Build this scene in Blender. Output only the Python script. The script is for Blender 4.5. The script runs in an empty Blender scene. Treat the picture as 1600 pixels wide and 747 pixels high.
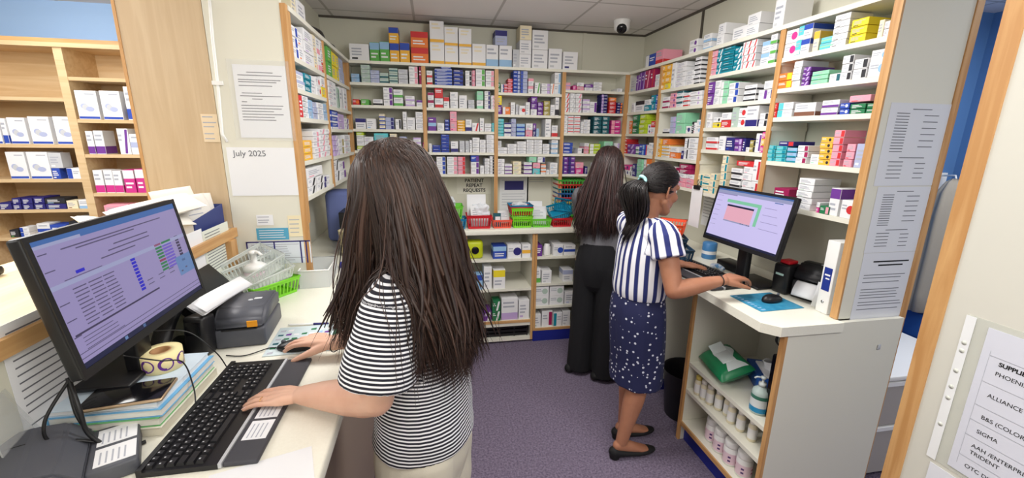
import bpy, bmesh, math, random
from mathutils import Vector, Matrix, noise
random.seed(7)
SC = bpy.context.scene
COL = SC.collection

# ------------------------------------------------------------------ camera
H = 1.70
F = 664.49
YAW, PIT, ROL = -0.18710, -0.24004, 0.01563
def _axes():
    cy, sy = math.cos(YAW), math.sin(YAW)
    fwd, right, up = Vector((-sy, cy, 0)), Vector((cy, sy, 0)), Vector((0, 0, 1))
    cp, sp = math.cos(PIT), math.sin(PIT)
    f2 = fwd*cp + up*sp; u2 = up*cp - fwd*sp
    cr, sr = math.cos(ROL), math.sin(ROL)
    return right*cr + u2*sr, u2*cr - right*sr, f2
CR, CU, CW = _axes()
cam = bpy.data.cameras.new('camera'); camo = bpy.data.objects.new('camera', cam); COL.objects.link(camo)
cam.sensor_width = 36.0; cam.lens = F/1600*36.0; cam.clip_start = 0.02
camo.matrix_world = Matrix(((CR.x, CU.x, -CW.x, 0), (CR.y, CU.y, -CW.y, 0), (CR.z, CU.z, -CW.z, H), (0, 0, 0, 1)))
SC.camera = camo
def ray(x, y): return (CR*(x-800) + CU*(373.5-y) + CW*F)/F
def atz(x, y, z):
    d = ray(x, y); return Vector((0, 0, H)) + d*((z-H)/d.z)
def aty(x, y, Y):
    d = ray(x, y); return Vector((0, 0, H)) + d*(Y/d.y)
def atx(x, y, X):
    d = ray(x, y); return Vector((0, 0, H)) + d*(X/d.x)

# ------------------------------------------------------------------ light
w = bpy.data.worlds.new('world'); SC.world = w; w.use_nodes = True
w.node_tree.nodes['Background'].inputs[0].default_value = (0.90, 0.95, 1.0, 1)
w.node_tree.nodes['Background'].inputs[1].default_value = 0.35
def area(name, loc, sx, sy, power, col=(1, 0.985, 0.96)):
    l = bpy.data.lights.new(name, 'AREA'); l.shape = 'RECTANGLE'; l.size = sx; l.size_y = sy
    l.energy = power; l.color = col
    o = bpy.data.objects.new(name, l); o.location = loc; COL.objects.link(o); return o
def fill_light(loc, power, r=0.22, col=(1, 0.985, 0.96)):      # added point light, no fitting of its own: lifts the ceiling
    l = bpy.data.lights.new('added_fill_light', 'POINT'); l.shadow_soft_size = r; l.energy = power; l.color = col
    o = bpy.data.objects.new('added_fill_light', l); o.location = loc; COL.objects.link(o)
for x, y, e, g in ((0.55, 1.75, 20, 20), (0.45, 0.1, 13, 7), (0.2, -1.6, 20, 16), (-2.1, 2.0, 34, 24), (-2.1, 0.2, 18, 11)):
    area('ceiling_lamp', (x, y, 2.50), 1.2, 0.6, e)
    fill_light((x, y, 2.20), g)
area('ceiling_lamp', (1.80, -0.3, 2.48), 0.6, 0.6, 24)
area('ceiling_lamp', (3.1, 1.3, 2.48), 0.9, 0.9, 22)
fill_light((3.1, 1.4, 2.2), 8)
fill_light((-2.3, 3.0, 2.42), 6, 0.1)  # added only to brighten the blue shop wall
SC.view_settings.view_transform = 'Standard'
try: SC.view_settings.look = 'None'
except Exception: pass
SC.view_settings.gamma = 1.0
SC.view_settings.use_curve_mapping = False
SC.view_settings.exposure = 0.0
SC.cycles.max_bounces = 8

# ------------------------------------------------------------------ materials
def lin(c):
    r = []
    for v in c[:3]:
        v = v/255.0
        r.append(v/12.92 if v <= 0.04045 else ((v+0.055)/1.055)**2.4)
    return (*r, 1)
MATS = {}
def mat(name, rgb, rough=0.5, metal=0.0, spec=0.5, alpha=None, trans=0.0, emit=None, es=1.0, bump=None, var=None, coat=0.0, ior=1.45):
    """plain procedural material; bump=(scale, strength), var=(scale, amount, second rgb)"""
    if name in MATS: return MATS[name]
    m = bpy.data.materials.new(name); m.use_nodes = True
    nt = m.node_tree; b = nt.nodes['Principled BSDF']
    b.inputs['Base Color'].default_value = lin(rgb); b.inputs['Roughness'].default_value = rough
    b.inputs['Metallic'].default_value = metal; b.inputs['Specular IOR Level'].default_value = spec
    b.inputs['IOR'].default_value = ior
    if trans: b.inputs['Transmission Weight'].default_value = trans
    if alpha is not None: b.inputs['Alpha'].default_value = alpha
    if coat: b.inputs['Coat Weight'].default_value = coat
    if emit: b.inputs['Emission Color'].default_value = lin(emit); b.inputs['Emission Strength'].default_value = es
    tc = nt.nodes.new('ShaderNodeTexCoord')
    if var:
        n = nt.nodes.new('ShaderNodeTexNoise'); n.inputs['Scale'].default_value = var[0]; n.inputs['Detail'].default_value = 4
        nt.links.new(tc.outputs['Object'], n.inputs['Vector'])
        mx = nt.nodes.new('ShaderNodeMix'); mx.data_type = 'RGBA'
        mx.inputs[6].default_value = lin(rgb); mx.inputs[7].default_value = lin(var[2])
        mr = nt.nodes.new('ShaderNodeMapRange'); mr.inputs[1].default_value = 0.35; mr.inputs[2].default_value = 0.65
        mr.inputs[4].default_value = var[1]
        nt.links.new(n.outputs['Fac'], mr.inputs[0]); nt.links.new(mr.outputs[0], mx.inputs[0])
        nt.links.new(mx.outputs[2], b.inputs['Base Color'])
    if bump:
        n = nt.nodes.new('ShaderNodeTexNoise'); n.inputs['Scale'].default_value = bump[0]; n.inputs['Detail'].default_value = 3
        nt.links.new(tc.outputs['Object'], n.inputs['Vector'])
        bp = nt.nodes.new('ShaderNodeBump'); bp.inputs['Strength'].default_value = bump[1]; bp.inputs['Distance'].default_value = 0.004
        nt.links.new(n.outputs['Fac'], bp.inputs['Height']); nt.links.new(bp.outputs['Normal'], b.inputs['Normal'])
    MATS[name] = m; return m
def nodes(m): return m.node_tree, m.node_tree.nodes, m.node_tree.links, m.node_tree.nodes['Principled BSDF']

def wood_mat(name, rgb, rgb2, axis=2, scale=14):
    m = mat(name, rgb, 0.42, bump=(60, 0.06)); nt, N, L, b = nodes(m)
    tc = N.new('ShaderNodeTexCoord'); mp = N.new('ShaderNodeMapping')
    s = [scale]*3; s[axis] = scale*0.06; mp.inputs['Scale'].default_value = s
    n = N.new('ShaderNodeTexNoise'); n.inputs['Scale'].default_value = 3.2; n.inputs['Detail'].default_value = 6; n.inputs['Distortion'].default_value = 0.8
    cr = N.new('ShaderNodeValToRGB'); cr.color_ramp.elements[0].color = lin(rgb2); cr.color_ramp.elements[1].color = lin(rgb)
    cr.color_ramp.elements[0].position = 0.38; cr.color_ramp.elements[1].position = 0.6
    L.new(tc.outputs['Object'], mp.inputs['Vector']); L.new(mp.outputs[0], n.inputs['Vector']); L.new(n.outputs['Fac'], cr.inputs['Fac'])
    L.new(cr.outputs['Color'], b.inputs['Base Color']); return m
M_WALL = mat('wall_paint', (216, 214, 198), 0.75, bump=(90, 0.05))
M_PANEL = mat('cream_melamine', (226, 224, 210), 0.45, bump=(120, 0.02))
M_SHELF = mat('shelf_melamine', (232, 230, 216), 0.45)
M_TOP = mat('worktop_laminate', (240, 238, 224), 0.35, var=(160, 0.25, (226, 222, 206)))
M_LIP = wood_mat('wood_lipping', (208, 162, 108), (190, 140, 86))
M_LIPX = wood_mat('wood_lipping_across', (208, 164, 110), (192, 144, 90), axis=0)
M_LIPY = wood_mat('wood_lipping_along', (208, 164, 110), (192, 144, 90), axis=1)
M_PLY = wood_mat('wood_panel_veneer', (208, 184, 150), (199, 173, 138), axis=2, scale=9)
M_BEECH = wood_mat('shop_shelf_wood', (222, 194, 152), (211, 179, 134), axis=0, scale=8)
M_LEDGE = wood_mat('ledge_wood', (238, 218, 180), (230, 205, 160), axis=1, scale=7)
M_BLUEPLINTH = mat('blue_plinth', (28, 38, 132), 0.5)
M_BLACK = mat('black_plastic', (22, 22, 25), 0.4)
M_BLACKG = mat('black_gloss', (14, 14, 18), 0.12)
M_DGREY = mat('dark_grey_plastic', (80, 82, 90), 0.45, bump=(400, 0.03))
M_MGREY = mat('mid_grey_plastic', (84, 88, 96), 0.45)
M_LGREY = mat('light_grey_plastic', (190, 192, 196), 0.4)
M_WHITE = mat('white_plastic', (238, 238, 236), 0.35)
M_PAPER = mat('paper', (236, 237, 240), 0.8)
M_INK = mat('ink', (112, 114, 122), 0.8)
M_INKL = mat('faint_ink', (176, 179, 190), 0.8)
M_BLACKINK = mat('black_ink', (20, 20, 22), 0.7)
M_CHROME = mat('metal', (190, 190, 194), 0.25, metal=1.0)
M_POLY = mat('clear_plastic', (240, 243, 244), 0.12, alpha=0.30, spec=0.6)
M_FROST = mat('frosted_plastic', (232, 236, 236), 0.3, alpha=0.62)

# ------------------------------------------------------------------ mesh helpers
class MB:
    def __init__(s): s.v = []; s.f = []; s.m = []; s.mats = []; s.sm = []
    def mi(s, m):
        if m not in s.mats: s.mats.append(m)
        return s.mats.index(m)
    def add(s, vs, fs, m, smooth=False, M=None):
        o = len(s.v); k = s.mi(m)
        for p in vs:
            p = Vector(p)
            s.v.append(M @ p if M is not None else p)
        for f in fs: s.f.append([i+o for i in f]); s.m.append(k); s.sm.append(smooth)
        return s
    def box(s, a, b, m, M=None):
        x0, y0, z0 = a; x1, y1, z1 = b
        return s.add([(x0,y0,z0),(x1,y0,z0),(x1,y1,z0),(x0,y1,z0),(x0,y0,z1),(x1,y0,z1),(x1,y1,z1),(x0,y1,z1)],
                     [(0,3,2,1),(4,5,6,7),(0,1,5,4),(1,2,6,5),(2,3,7,6),(3,0,4,7)], m, M=M)
    def quad(s, pts, m, M=None): return s.add(pts, [tuple(range(len(pts)))], m, M=M)
    def bm(s, bm, m, M=None, smooth=False):
        bm.verts.ensure_lookup_table(); bm.verts.index_update()
        s.add([v.co.copy() for v in bm.verts], [[v.index for v in f.verts] for f in bm.faces], m, smooth, M); bm.free(); return s
    def rbox(s, a, b, r, m, M=None, seg=2, smooth=True):
        bm = bmesh.new(); bmesh.ops.create_cube(bm, size=1)
        for v in bm.verts: v.co = Vector(((a[i]+b[i])/2 + v.co[i]*(b[i]-a[i]) for i in range(3)))
        bmesh.ops.bevel(bm, geom=list(bm.edges), offset=r, segments=seg, affect='EDGES', profile=0.5)
        return s.bm(bm, m, M, smooth)
    def lathe(s, prof, m, seg=20, M=None, cap=True, smooth=True):
        vs = []; fs = []; n = len(prof)
        for r, z in prof:
            for k in range(seg):
                t = 2*math.pi*k/seg; vs.append((r*math.cos(t), r*math.sin(t), z))
        for i in range(n-1):
            for k in range(seg):
                k2 = (k+1) % seg; fs.append((i*seg+k, i*seg+k2, (i+1)*seg+k2, (i+1)*seg+k))
        if cap:
            fs.append(tuple(range(seg))[::-1]); fs.append(tuple((n-1)*seg+k for k in range(seg)))
        return s.add(vs, fs, m, smooth, M)
    def tube(s, pts, r, m, seg=8, smooth=True, M=None, flat=1.0):
        pts = [Vector(p) for p in pts]; n = len(pts)
        rs = r if isinstance(r, (list, tuple)) else [r]*n
        vs = []; fs = []; up = Vector((0, 0, 1)); prev = None
        for i, p in enumerate(pts):
            t = (pts[min(i+1, n-1)]-pts[max(i-1, 0)]).normalized()
            if prev is None:
                a = t.cross(up)
                if a.length < 1e-3: a = t.cross(Vector((1, 0, 0)))
            else: a = prev - t*prev.dot(t)
            a.normalize(); prev = a; b = t.cross(a)
            for k in range(seg):
                q = 2*math.pi*k/seg; vs.append(p + a*rs[i]*math.cos(q) + b*rs[i]*math.sin(q)*flat)
        for i in range(n-1):
            for k in range(seg):
                k2 = (k+1) % seg; fs.append((i*seg+k, i*seg+k2, (i+1)*seg+k2, (i+1)*seg+k))
        fs.append(tuple(range(seg))[::-1]); fs.append(tuple((n-1)*seg+k for k in range(seg)))
        return s.add(vs, fs, m, smooth, M)
    def prism(s, poly, z0, z1, m, M=None, mtop=None):
        n = len(poly)
        vs = [(x, y, z0) for x, y in poly] + [(x, y, z1) for x, y in poly]
        s.add(vs, [tuple(range(n))[::-1]] + [(i, (i+1) % n, n+(i+1) % n, n+i) for i in range(n)], m, M=M)
        s.add([(x, y, z1) for x, y in poly], [tuple(range(n))], mtop or m, M=M); return s
    def build(s, name, parent=None, loc=None, rot=None):
        me = bpy.data.meshes.new(name); me.from_pydata(s.v, [], s.f)
        for m in s.mats: me.materials.append(m)
        me.polygons.foreach_set('material_index', s.m); me.polygons.foreach_set('use_smooth', s.sm); me.update()
        o = bpy.data.objects.new(name, me); COL.objects.link(o)
        if parent: o.parent = parent
        if loc is not None: o.location = loc
        if rot is not None: o.rotation_euler = rot
        return o
def tag(o, label=None, cat=None, group=None, kind=None):
    if label: o['label'] = label
    if cat: o['category'] = cat
    if group: o['group'] = group
    if kind: o['kind'] = kind
    return o
def thing(name, label, cat, loc=(0, 0, 0), rz=0.0, group=None):
    o = bpy.data.objects.new(name, None); o.empty_display_size = 0.05; COL.objects.link(o)
    o.location = loc; o.rotation_euler = (0, 0, rz); return tag(o, label, cat, group)
def dup(root, loc, rz, label=None):
    r = root.copy(); COL.objects.link(r); r.location = loc; r.rotation_euler = (0, 0, rz)
    if label: r['label'] = label
    for ch in list(root.children):
        c = ch.copy(); COL.objects.link(c); c.parent = r
        for g in ch.children:
            d = g.copy(); COL.objects.link(d); d.parent = c
    return r
def struct(o): o['kind'] = 'structure'; return o
def text_mesh(body, size, m, parent, M, name='lettering', align='LEFT', space=1.0, bold=0.0):
    c = bpy.data.curves.new(name, 'FONT'); c.body = body; c.size = size; c.align_x = align; c.space_line = space; c.extrude = 0.0002; c.offset = bold
    t = bpy.data.objects.new(name, c); COL.objects.link(t)
    bpy.context.view_layer.update()
    me = bpy.data.meshes.new_from_object(t.evaluated_get(bpy.context.evaluated_depsgraph_get()))
    COL.objects.unlink(t); bpy.data.objects.remove(t)
    me.materials.clear(); me.materials.append(m); me.transform(M)
    o = bpy.data.objects.new(name, me); COL.objects.link(o)
    if parent: o.parent = parent
    return o
def frame(o, ux, uz):
    """matrix whose local x = ux, local z = uz (normal), y = uz x ux"""
    ux = Vector(ux).normalized(); uz = Vector(uz).normalized(); uy = uz.cross(ux)
    return Matrix(((ux.x, uy.x, uz.x, o[0]), (ux.y, uy.y, uz.y, o[1]), (ux.z, uy.z, uz.z, o[2]), (0, 0, 0, 1)))
def bez(p, n=16):
    """smooth curve through points (Catmull-Rom)"""
    p = [Vector(q) for q in p]; out = []
    for i in range(len(p)-1):
        a, b, c, d = p[max(i-1, 0)], p[i], p[i+1], p[min(i+2, len(p)-1)]
        for k in range(n):
            t = k/n
            out.append(0.5*((2*b) + (c-a)*t + (2*a-5*b+4*c-d)*t*t + (3*b-a-3*c+d)*t**3))
    out.append(p[-1]); return out

def pillow(sx, sy, sz, m, M=None, amp=0.06):
    def hgt(x, y): return (max(0, 1-abs(x)**6)*max(0, 1-abs(y)**4))**0.5
    mb = MB(); vs = []; fs = []; nx, ny = 16, 12
    for s_ in (1, -1):
        for i in range(nx+1):
            for j in range(ny+1):
                x = -1+2*i/nx; y = -1+2*j/ny; z = hgt(x, y)*s_
                z += amp*noise.noise(Vector((x*4, y*4, s_)))*(1-max(abs(x), abs(y)))
                vs.append((x*sx, y*sy, sz*(z+1)/1))
    k = (nx+1)*(ny+1)
    for i in range(nx):
        for j in range(ny):
            a = i*(ny+1)+j; q = (a, a+ny+1, a+ny+2, a+1); fs.append(q); fs.append(tuple(c+k for c in q[::-1]))
    mb.add(vs, fs, m, True, M); return mb
# ------------------------------------------------------------------ room
ZC = 2.55; YB = 3.70; XR = 1.84; XL = -0.80
YF = 3.49; XRF = 1.626; XLF = -0.578; ZT = 0.98; ZS = 2.215
YP = 2.08; YE = 1.35
def carpet():
    m = mat('purple_carpet', (104, 92, 118), 0.95, spec=0.1); nt, N, L, b = nodes(m)
    tc = N.new('ShaderNodeTexCoord')
    n = N.new('ShaderNodeTexNoise'); n.inputs['Scale'].default_value = 260; n.inputs['Detail'].default_value = 3
    n2 = N.new('ShaderNodeTexNoise'); n2.inputs['Scale'].default_value = 90; n2.inputs['Detail'].default_value = 4
    ad = N.new('ShaderNodeMath'); ad.operation = 'ADD'
    cr = N.new('ShaderNodeValToRGB'); e = cr.color_ramp.elements
    e[0].position = 0.80; e[0].color = lin((94, 85, 103)); e[1].position = 1.18; e[1].color = lin((146, 132, 158))
    cr.color_ramp.elements.new(1.0).color = lin((110, 96, 124))
    sc = N.new('ShaderNodeMath'); sc.operation = 'MULTIPLY'; sc.inputs[1].default_value = 1.0
    mr = N.new('ShaderNodeMapRange'); mr.inputs[1].default_value = 0.65; mr.inputs[2].default_value = 1.35
    e[0].position = 0.2; e[1].position = 0.85; cr.color_ramp.elements[1].position = 0.5
    cr.color_ramp.elements[2].position = 0.85
    cr.color_ramp.elements[1].color = lin((120, 109, 129)); cr.color_ramp.elements[2].color = lin((144, 133, 153))
    L.new(tc.outputs['Object'], n.inputs['Vector']); L.new(tc.outputs['Object'], n2.inputs['Vector'])
    L.new(n.outputs['Fac'], ad.inputs[0]); L.new(n2.outputs['Fac'], ad.inputs[1])
    L.new(ad.outputs[0], mr.inputs[0]); L.new(mr.outputs[0], cr.inputs['Fac']); L.new(cr.outputs['Color'], b.inputs['Base Color'])
    bp = N.new('ShaderNodeBump'); bp.inputs['Strength'].default_value = 0.7; bp.inputs['Distance'].default_value = 0.006
    L.new(ad.outputs[0], bp.inputs['Height']); L.new(bp.outputs['Normal'], b.inputs['Normal']); return m
def ceiling_mat():
    m = mat('ceiling_tiles', (232, 229, 227), 0.9, bump=(220, 0.15)); nt, N, L, b = nodes(m)
    tc = N.new('ShaderNodeTexCoord'); mp = N.new('ShaderNodeMapping'); mp.inputs['Location'].default_value = (0.10, 0.08, 0)
    br = N.new('ShaderNodeTexBrick'); br.offset = 0.0; br.squash = 1.0
    br.inputs['Scale'].default_value = 1.0; br.inputs['Brick Width'].default_value = 0.6; br.inputs['Row Height'].default_value = 0.6
    br.inputs['Mortar Size'].default_value = 0.011; br.inputs['Mortar Smooth'].default_value = 0.3
    br.inputs['Color1'].default_value = lin((236, 232, 230)); br.inputs['Color2'].default_value = lin((228, 224, 222)); br.inputs['Mortar'].default_value = lin((190, 186, 182))
    L.new(tc.outputs['Object'], mp.inputs['Vector']); L.new(mp.outputs[0], br.inputs['Vector']); L.new(br.outputs['Color'], b.inputs['Base Color']); return m
M_BLUEWALL = mat('blue_wall_paint', (86, 128, 180), 0.65)
M_SHOPBLUE = mat('shop_blue_wall', (172, 208, 252), 0.6)
struct(MB().box((-4.2, -2.6, -0.05), (4.6, 4.2, 0.0), carpet()).build('floor'))
struct(MB().box((-4.2, -2.6, ZC), (4.6, 4.2, ZC+0.05), ceiling_mat()).build('ceiling'))
struct(MB().box((XL-0.08, YB, 0), (XR+0.1, YB+0.08, ZC), M_WALL).build('wall_back'))
struct(MB().box((XR, YE+0.03, 0), (XR+0.1, YB, ZC), M_WALL).build('wall_right'))
struct(MB().box((XL-0.08, YP+0.033, 0), (XL, YB, ZC), M_WALL).build('wall_left'))
struct(MB().box((-4.2, -2.6, 0), (4.6, -2.5, ZC), M_WALL).build('wall_behind'))
struct(MB().box((-4.2, -2.5, 0), (-4.1, 3.75, ZC), M_WALL).build('wall_shop_side'))
struct(MB().box((-4.1, 3.75, 0), (XL-0.08, 3.85, ZC), M_SHOPBLUE).build('wall_shop_back'))
# dark shadow-gap trim where wall meets ceiling
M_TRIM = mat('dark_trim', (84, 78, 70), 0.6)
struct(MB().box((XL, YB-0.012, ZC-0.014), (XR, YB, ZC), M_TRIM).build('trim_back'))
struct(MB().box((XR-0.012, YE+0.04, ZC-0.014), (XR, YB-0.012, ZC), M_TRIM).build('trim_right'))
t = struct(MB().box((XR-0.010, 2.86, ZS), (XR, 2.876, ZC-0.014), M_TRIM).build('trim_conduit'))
struct(MB().box((1.28, YB-0.008, ZS), (1.31, YB, ZC-0.014), M_WALL).build('trim_wall_joint'))
# wall end panel beside the left desk (papers hang on it)
o = struct(MB().box((-0.890, YP, ZT+0.002), (XLF-0.022, YP+0.03, ZC), M_PANEL).build('wall_left_end'))
MB().box((XLF-0.022, YP-0.002, ZT+0.002), (XLF, YP+0.03, ZS), M_LIP).build('edge_lipping', o)
# partition between desk and shop, with timber ledge
o = struct(MB().box((-0.95, -0.6, 0), (-0.892, YP, 1.235), M_WALL).build('wall_partition'))
LED = struct(MB().box((-1.36, -0.6, 1.238), (-0.898, YP-0.002, 1.272), M_LEDGE).build('trim_ledge'))
MB().box((-0.898, -0.6, 1.234), (-0.876, YP-0.002, 1.274), M_LIPY).build('edge_lipping', LED)
MB().box((-0.892, YP-0.10, ZT+0.002), (-0.866, YP-0.045, 1.233), M_LIP).build('upright', LED)
# shop front of the reception counter
struct(MB().box((-1.30, -0.6, 0), (-1.27, YP, 1.236), M_PLY).build('wall_counter_front'))
# right-hand passage: end panel, near wall end with timber edge, blue room beyond
o = struct(MB().box((XRF+0.002, YE, ZT+0.002), (1.935, YE+0.03, ZC), M_PANEL).build('wall_right_end'))
MB().box((1.936, YE-0.004, 0), (1.968, YE+0.034, ZC), M_LIP).build('edge_lipping', o)
struct(MB().box((1.936, YE+0.036, 0), (1.966, YB, ZC), M_BLUEWALL).build('wall_passage_left'))
o = struct(MB().box((1.0, -2.5, 0), (1.06, 0.618, ZC), mat('near_wall_paint', (212, 210, 200), 0.6)).build('wall_near_right'))
MB().box((0.998, 0.618, 0), (1.062, 0.652, ZC), M_LIP).build('edge_lipping', o)
struct(MB().box((3.77, -2.5, 0), (3.87, 4.1, ZC), M_BLUEWALL).build('wall_passage_far'))
struct(MB().box((1.968, 2.51, 0), (3.77, 2.61, ZC), M_BLUEWALL).build('wall_passage_back'))
# ------------------------------------------------------------------ wall shelving
ORD = ['zeroth', 'first', 'second', 'third', 'fourth', 'fifth', 'sixth', 'seventh', 'eighth', 'ninth', 'tenth', 'eleventh', 'twelfth', 'thirteenth', 'fourteenth', 'fifteenth', 'sixteenth', 'seventeenth', 'eighteenth', 'nineteenth', 'twentieth']
PT = 0.030            # post thickness
ST = 0.020            # shelf thickness
def shelving(name, label, wall, posts, bays, z0s, depth=0.205, topw=None):
    """wall 'B' faces -Y, 'R' faces -X, 'L' faces +X. posts = positions along the wall (centres); bays[i] = shelf heights between post i and i+1"""
    t = thing(name, label, 'shelving', {'B': ((posts[0]+posts[-1])/2, YF, ZT), 'R': (XRF, posts[0], ZT), 'L': (XLF, posts[0], ZT)}[wall])
    def bx(mb, u0, u1, d0, d1, za, zb, m):
        L = t.location
        if wall == 'B': a, b = (u0, YF+d0, za), (u1, YF+d1, zb)
        elif wall == 'R': a, b = (XRF+d0, u0, za), (XRF+d1, u1, zb)
        else: a, b = (XLF-d1, u0, za), (XLF-d0, u1, zb)
        return mb.box(tuple(a[i]-L[i] for i in range(3)), tuple(b[i]-L[i] for i in range(3)), m)
    for i, p in enumerate(posts):
        mb = MB(); bx(mb, p-PT/2, p+PT/2, 0, 0.008, z0s[i], ZS-ST, M_LIP)
        bx(mb, p-PT/2+0.004, p+PT/2-0.004, 0.008, depth, z0s[i], ZS-ST, M_SHELF); mb.build('post', t)
    for i, hs in enumerate(bays):
        for z in hs:
            mb = MB(); bx(mb, posts[i]+PT/2+0.0005, posts[i+1]-PT/2-0.0005, 0.003, depth, z-ST, z, M_SHELF); mb.build('shelf', t)
    mb = MB(); a, b = topw or (posts[0]-PT/2, posts[-1]+PT/2)
    bx(mb, a, b, -0.004, depth, ZS-ST, ZS, M_SHELF); mb.build('top_board', t)
    return t

# ---- heights read off each bay, turned into metres on the shelf-front plane
def zB(x, y): return aty(x, y, YF).z
def zR(x, y): return atx(x, y, XRF).z
def zL(x, y): return atx(x, y, XLF).z
PB = [aty(546, 180, YF).x-0.006, aty(664, 190, YF).x, aty(775.5, 190, YF).x, aty(879, 190, YF).x, XRF-PT/2]
BB = [[zB(605, 129.8), zB(605, 165), zB(600, 202), zB(655, 236), zB(672, 272.4)],
      [zB(718, 133.8), zB(718, 169.2), zB(718, 205), zB(718, 238.3), zB(720, 272.4)],
      [zB(828, 145.8), zB(828, 179.7), zB(828, 213.5), zB(828, 240.6), zB(828, 272.4)],
      [zB(928, 141.8), zB(928, 176.5), zB(928, 208.8), zB(920, 240.3), zB(910, 272)]]
PR = [YF-PT/2+0.03, (atx(1034, 100, XRF).y + atx(1025, 205, XRF).y)/2, (atx(1111, 75, XRF).y + atx(1096, 200, XRF).y)/2, (atx(1228, 40, XRF).y + atx(1200, 190, XRF).y)/2, YE+0.015]
BR = [[zR(1008, 138.9), zR(1005, 173.7), zR(1000, 209), zR(999, 242), zR(981, 274)],
      [zR(1068, 134.3), zR(1066, 166.4), zR(1061, 208.6), zR(1056, 247.8), zR(1072, 293.6)],
      [zR(1157, 108.3), zR(1156, 159.3), zR(1152, 198.8), zR(1145, 236.2), zR(1103, 301.5)],
      [zR(1311, 71.5), zR(1302, 127.8), zR(1292, 179.8), zR(1277, 257.5), zR(1292, 336)]]
PL = [YP+0.013, (atx(508, 90, XLF).y+atx(514, 186, XLF).y+atx(520, 246, XLF).y)/3, YF-PT/2+0.03]
BL = [[zL(475, 96), zL(488, 145.4), zL(491, 185.6), zL(497, 247.7), zL(502, 297.8)],
      [zL(526, 124.5), zL(529, 168.8), zL(533, 201.7), zL(534, 241.9), zL(536, 280)]]
zlowR = [b[-1]-ST for b in BR]
SB = shelving('wall_shelving_unit', 'cream wall shelving with timber-edged posts across the back wall', 'B', PB, BB, [ZT+0.001]*5, topw=(XLF-0.2, XRF+0.2))
SR = shelving('wall_shelving_unit', 'cream wall shelving with timber-edged posts along the right wall', 'R', PR[:4], BR[:3]+[], [ZT+0.001, min(zlowR[0], zlowR[1]), min(zlowR[1], zlowR[2]), min(zlowR[2], zlowR[3])], topw=(YE, YF-0.005))
# nearest bay ends on the right end panel
for z in BR[3]:
    L = SR.location
    MB().box((XRF+0.003-L.x, YE+0.031-L.y, z-ST-L.z), (XRF+0.205-L.x, PR[3]-PT/2-0.0005-L.y, z-L.z), M_SHELF).build('shelf', SR)
mb = MB(); L = SR.location
mb.box((XRF-0.008-L.x, YE-0.002-L.y, ZT+0.002-L.z), (XRF+0.0005-L.x, YE+0.030-L.y, ZS-ST-L.z), M_LIP); mb.build('end_lipping', SR)
SL = shelving('wall_shelving_unit', 'cream wall shelving with timber-edged posts on the left, above the desk', 'L', [PL[0]+0.032, PL[1], PL[2]], BL, [ZT+0.3, BL[0][-1]-ST, ZT+0.001], topw=(YP+0.031, YF-0.005))

# ------------------------------------------------------------------ medicine cartons
PAL = dict(w=(236,236,238,'white'), g=(200,202,206,'grey'), c=(240,228,196,'cream'), b=(44,76,176,'blue'), n=(44,40,116,'navy'), k=(150,190,226,'pale-blue'),
  t=(0,136,158,'teal'), T=(28,92,104,'dark-teal'), a=(96,200,208,'aqua'), m=(208,52,140,'magenta'), p=(238,160,178,'pink'), P=(112,56,150,'purple'), l=(196,170,220,'lilac'),
  v=(176,184,216,'lavender'), r=(208,48,52,'red'), R=(160,28,84,'crimson'), o=(236,126,52,'orange'), y=(238,216,44,'yellow'), Y=(242,184,64,'amber'), e=(186,212,48,'lime'),
  G=(96,176,80,'green'), D=(36,120,76,'dark-green'), x=(150,218,178,'mint'), z=(40,40,46,'black'), s=(180,200,188,'sage'), B=(126,84,66,'brown'), O=(170,156,84,'olive'))
PM = {k: mat('card_'+v[3], v[:3], 0.55) for k, v in PAL.items()}
M_TXT = mat('print_grey', (176, 179, 190), 0.6)
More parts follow.
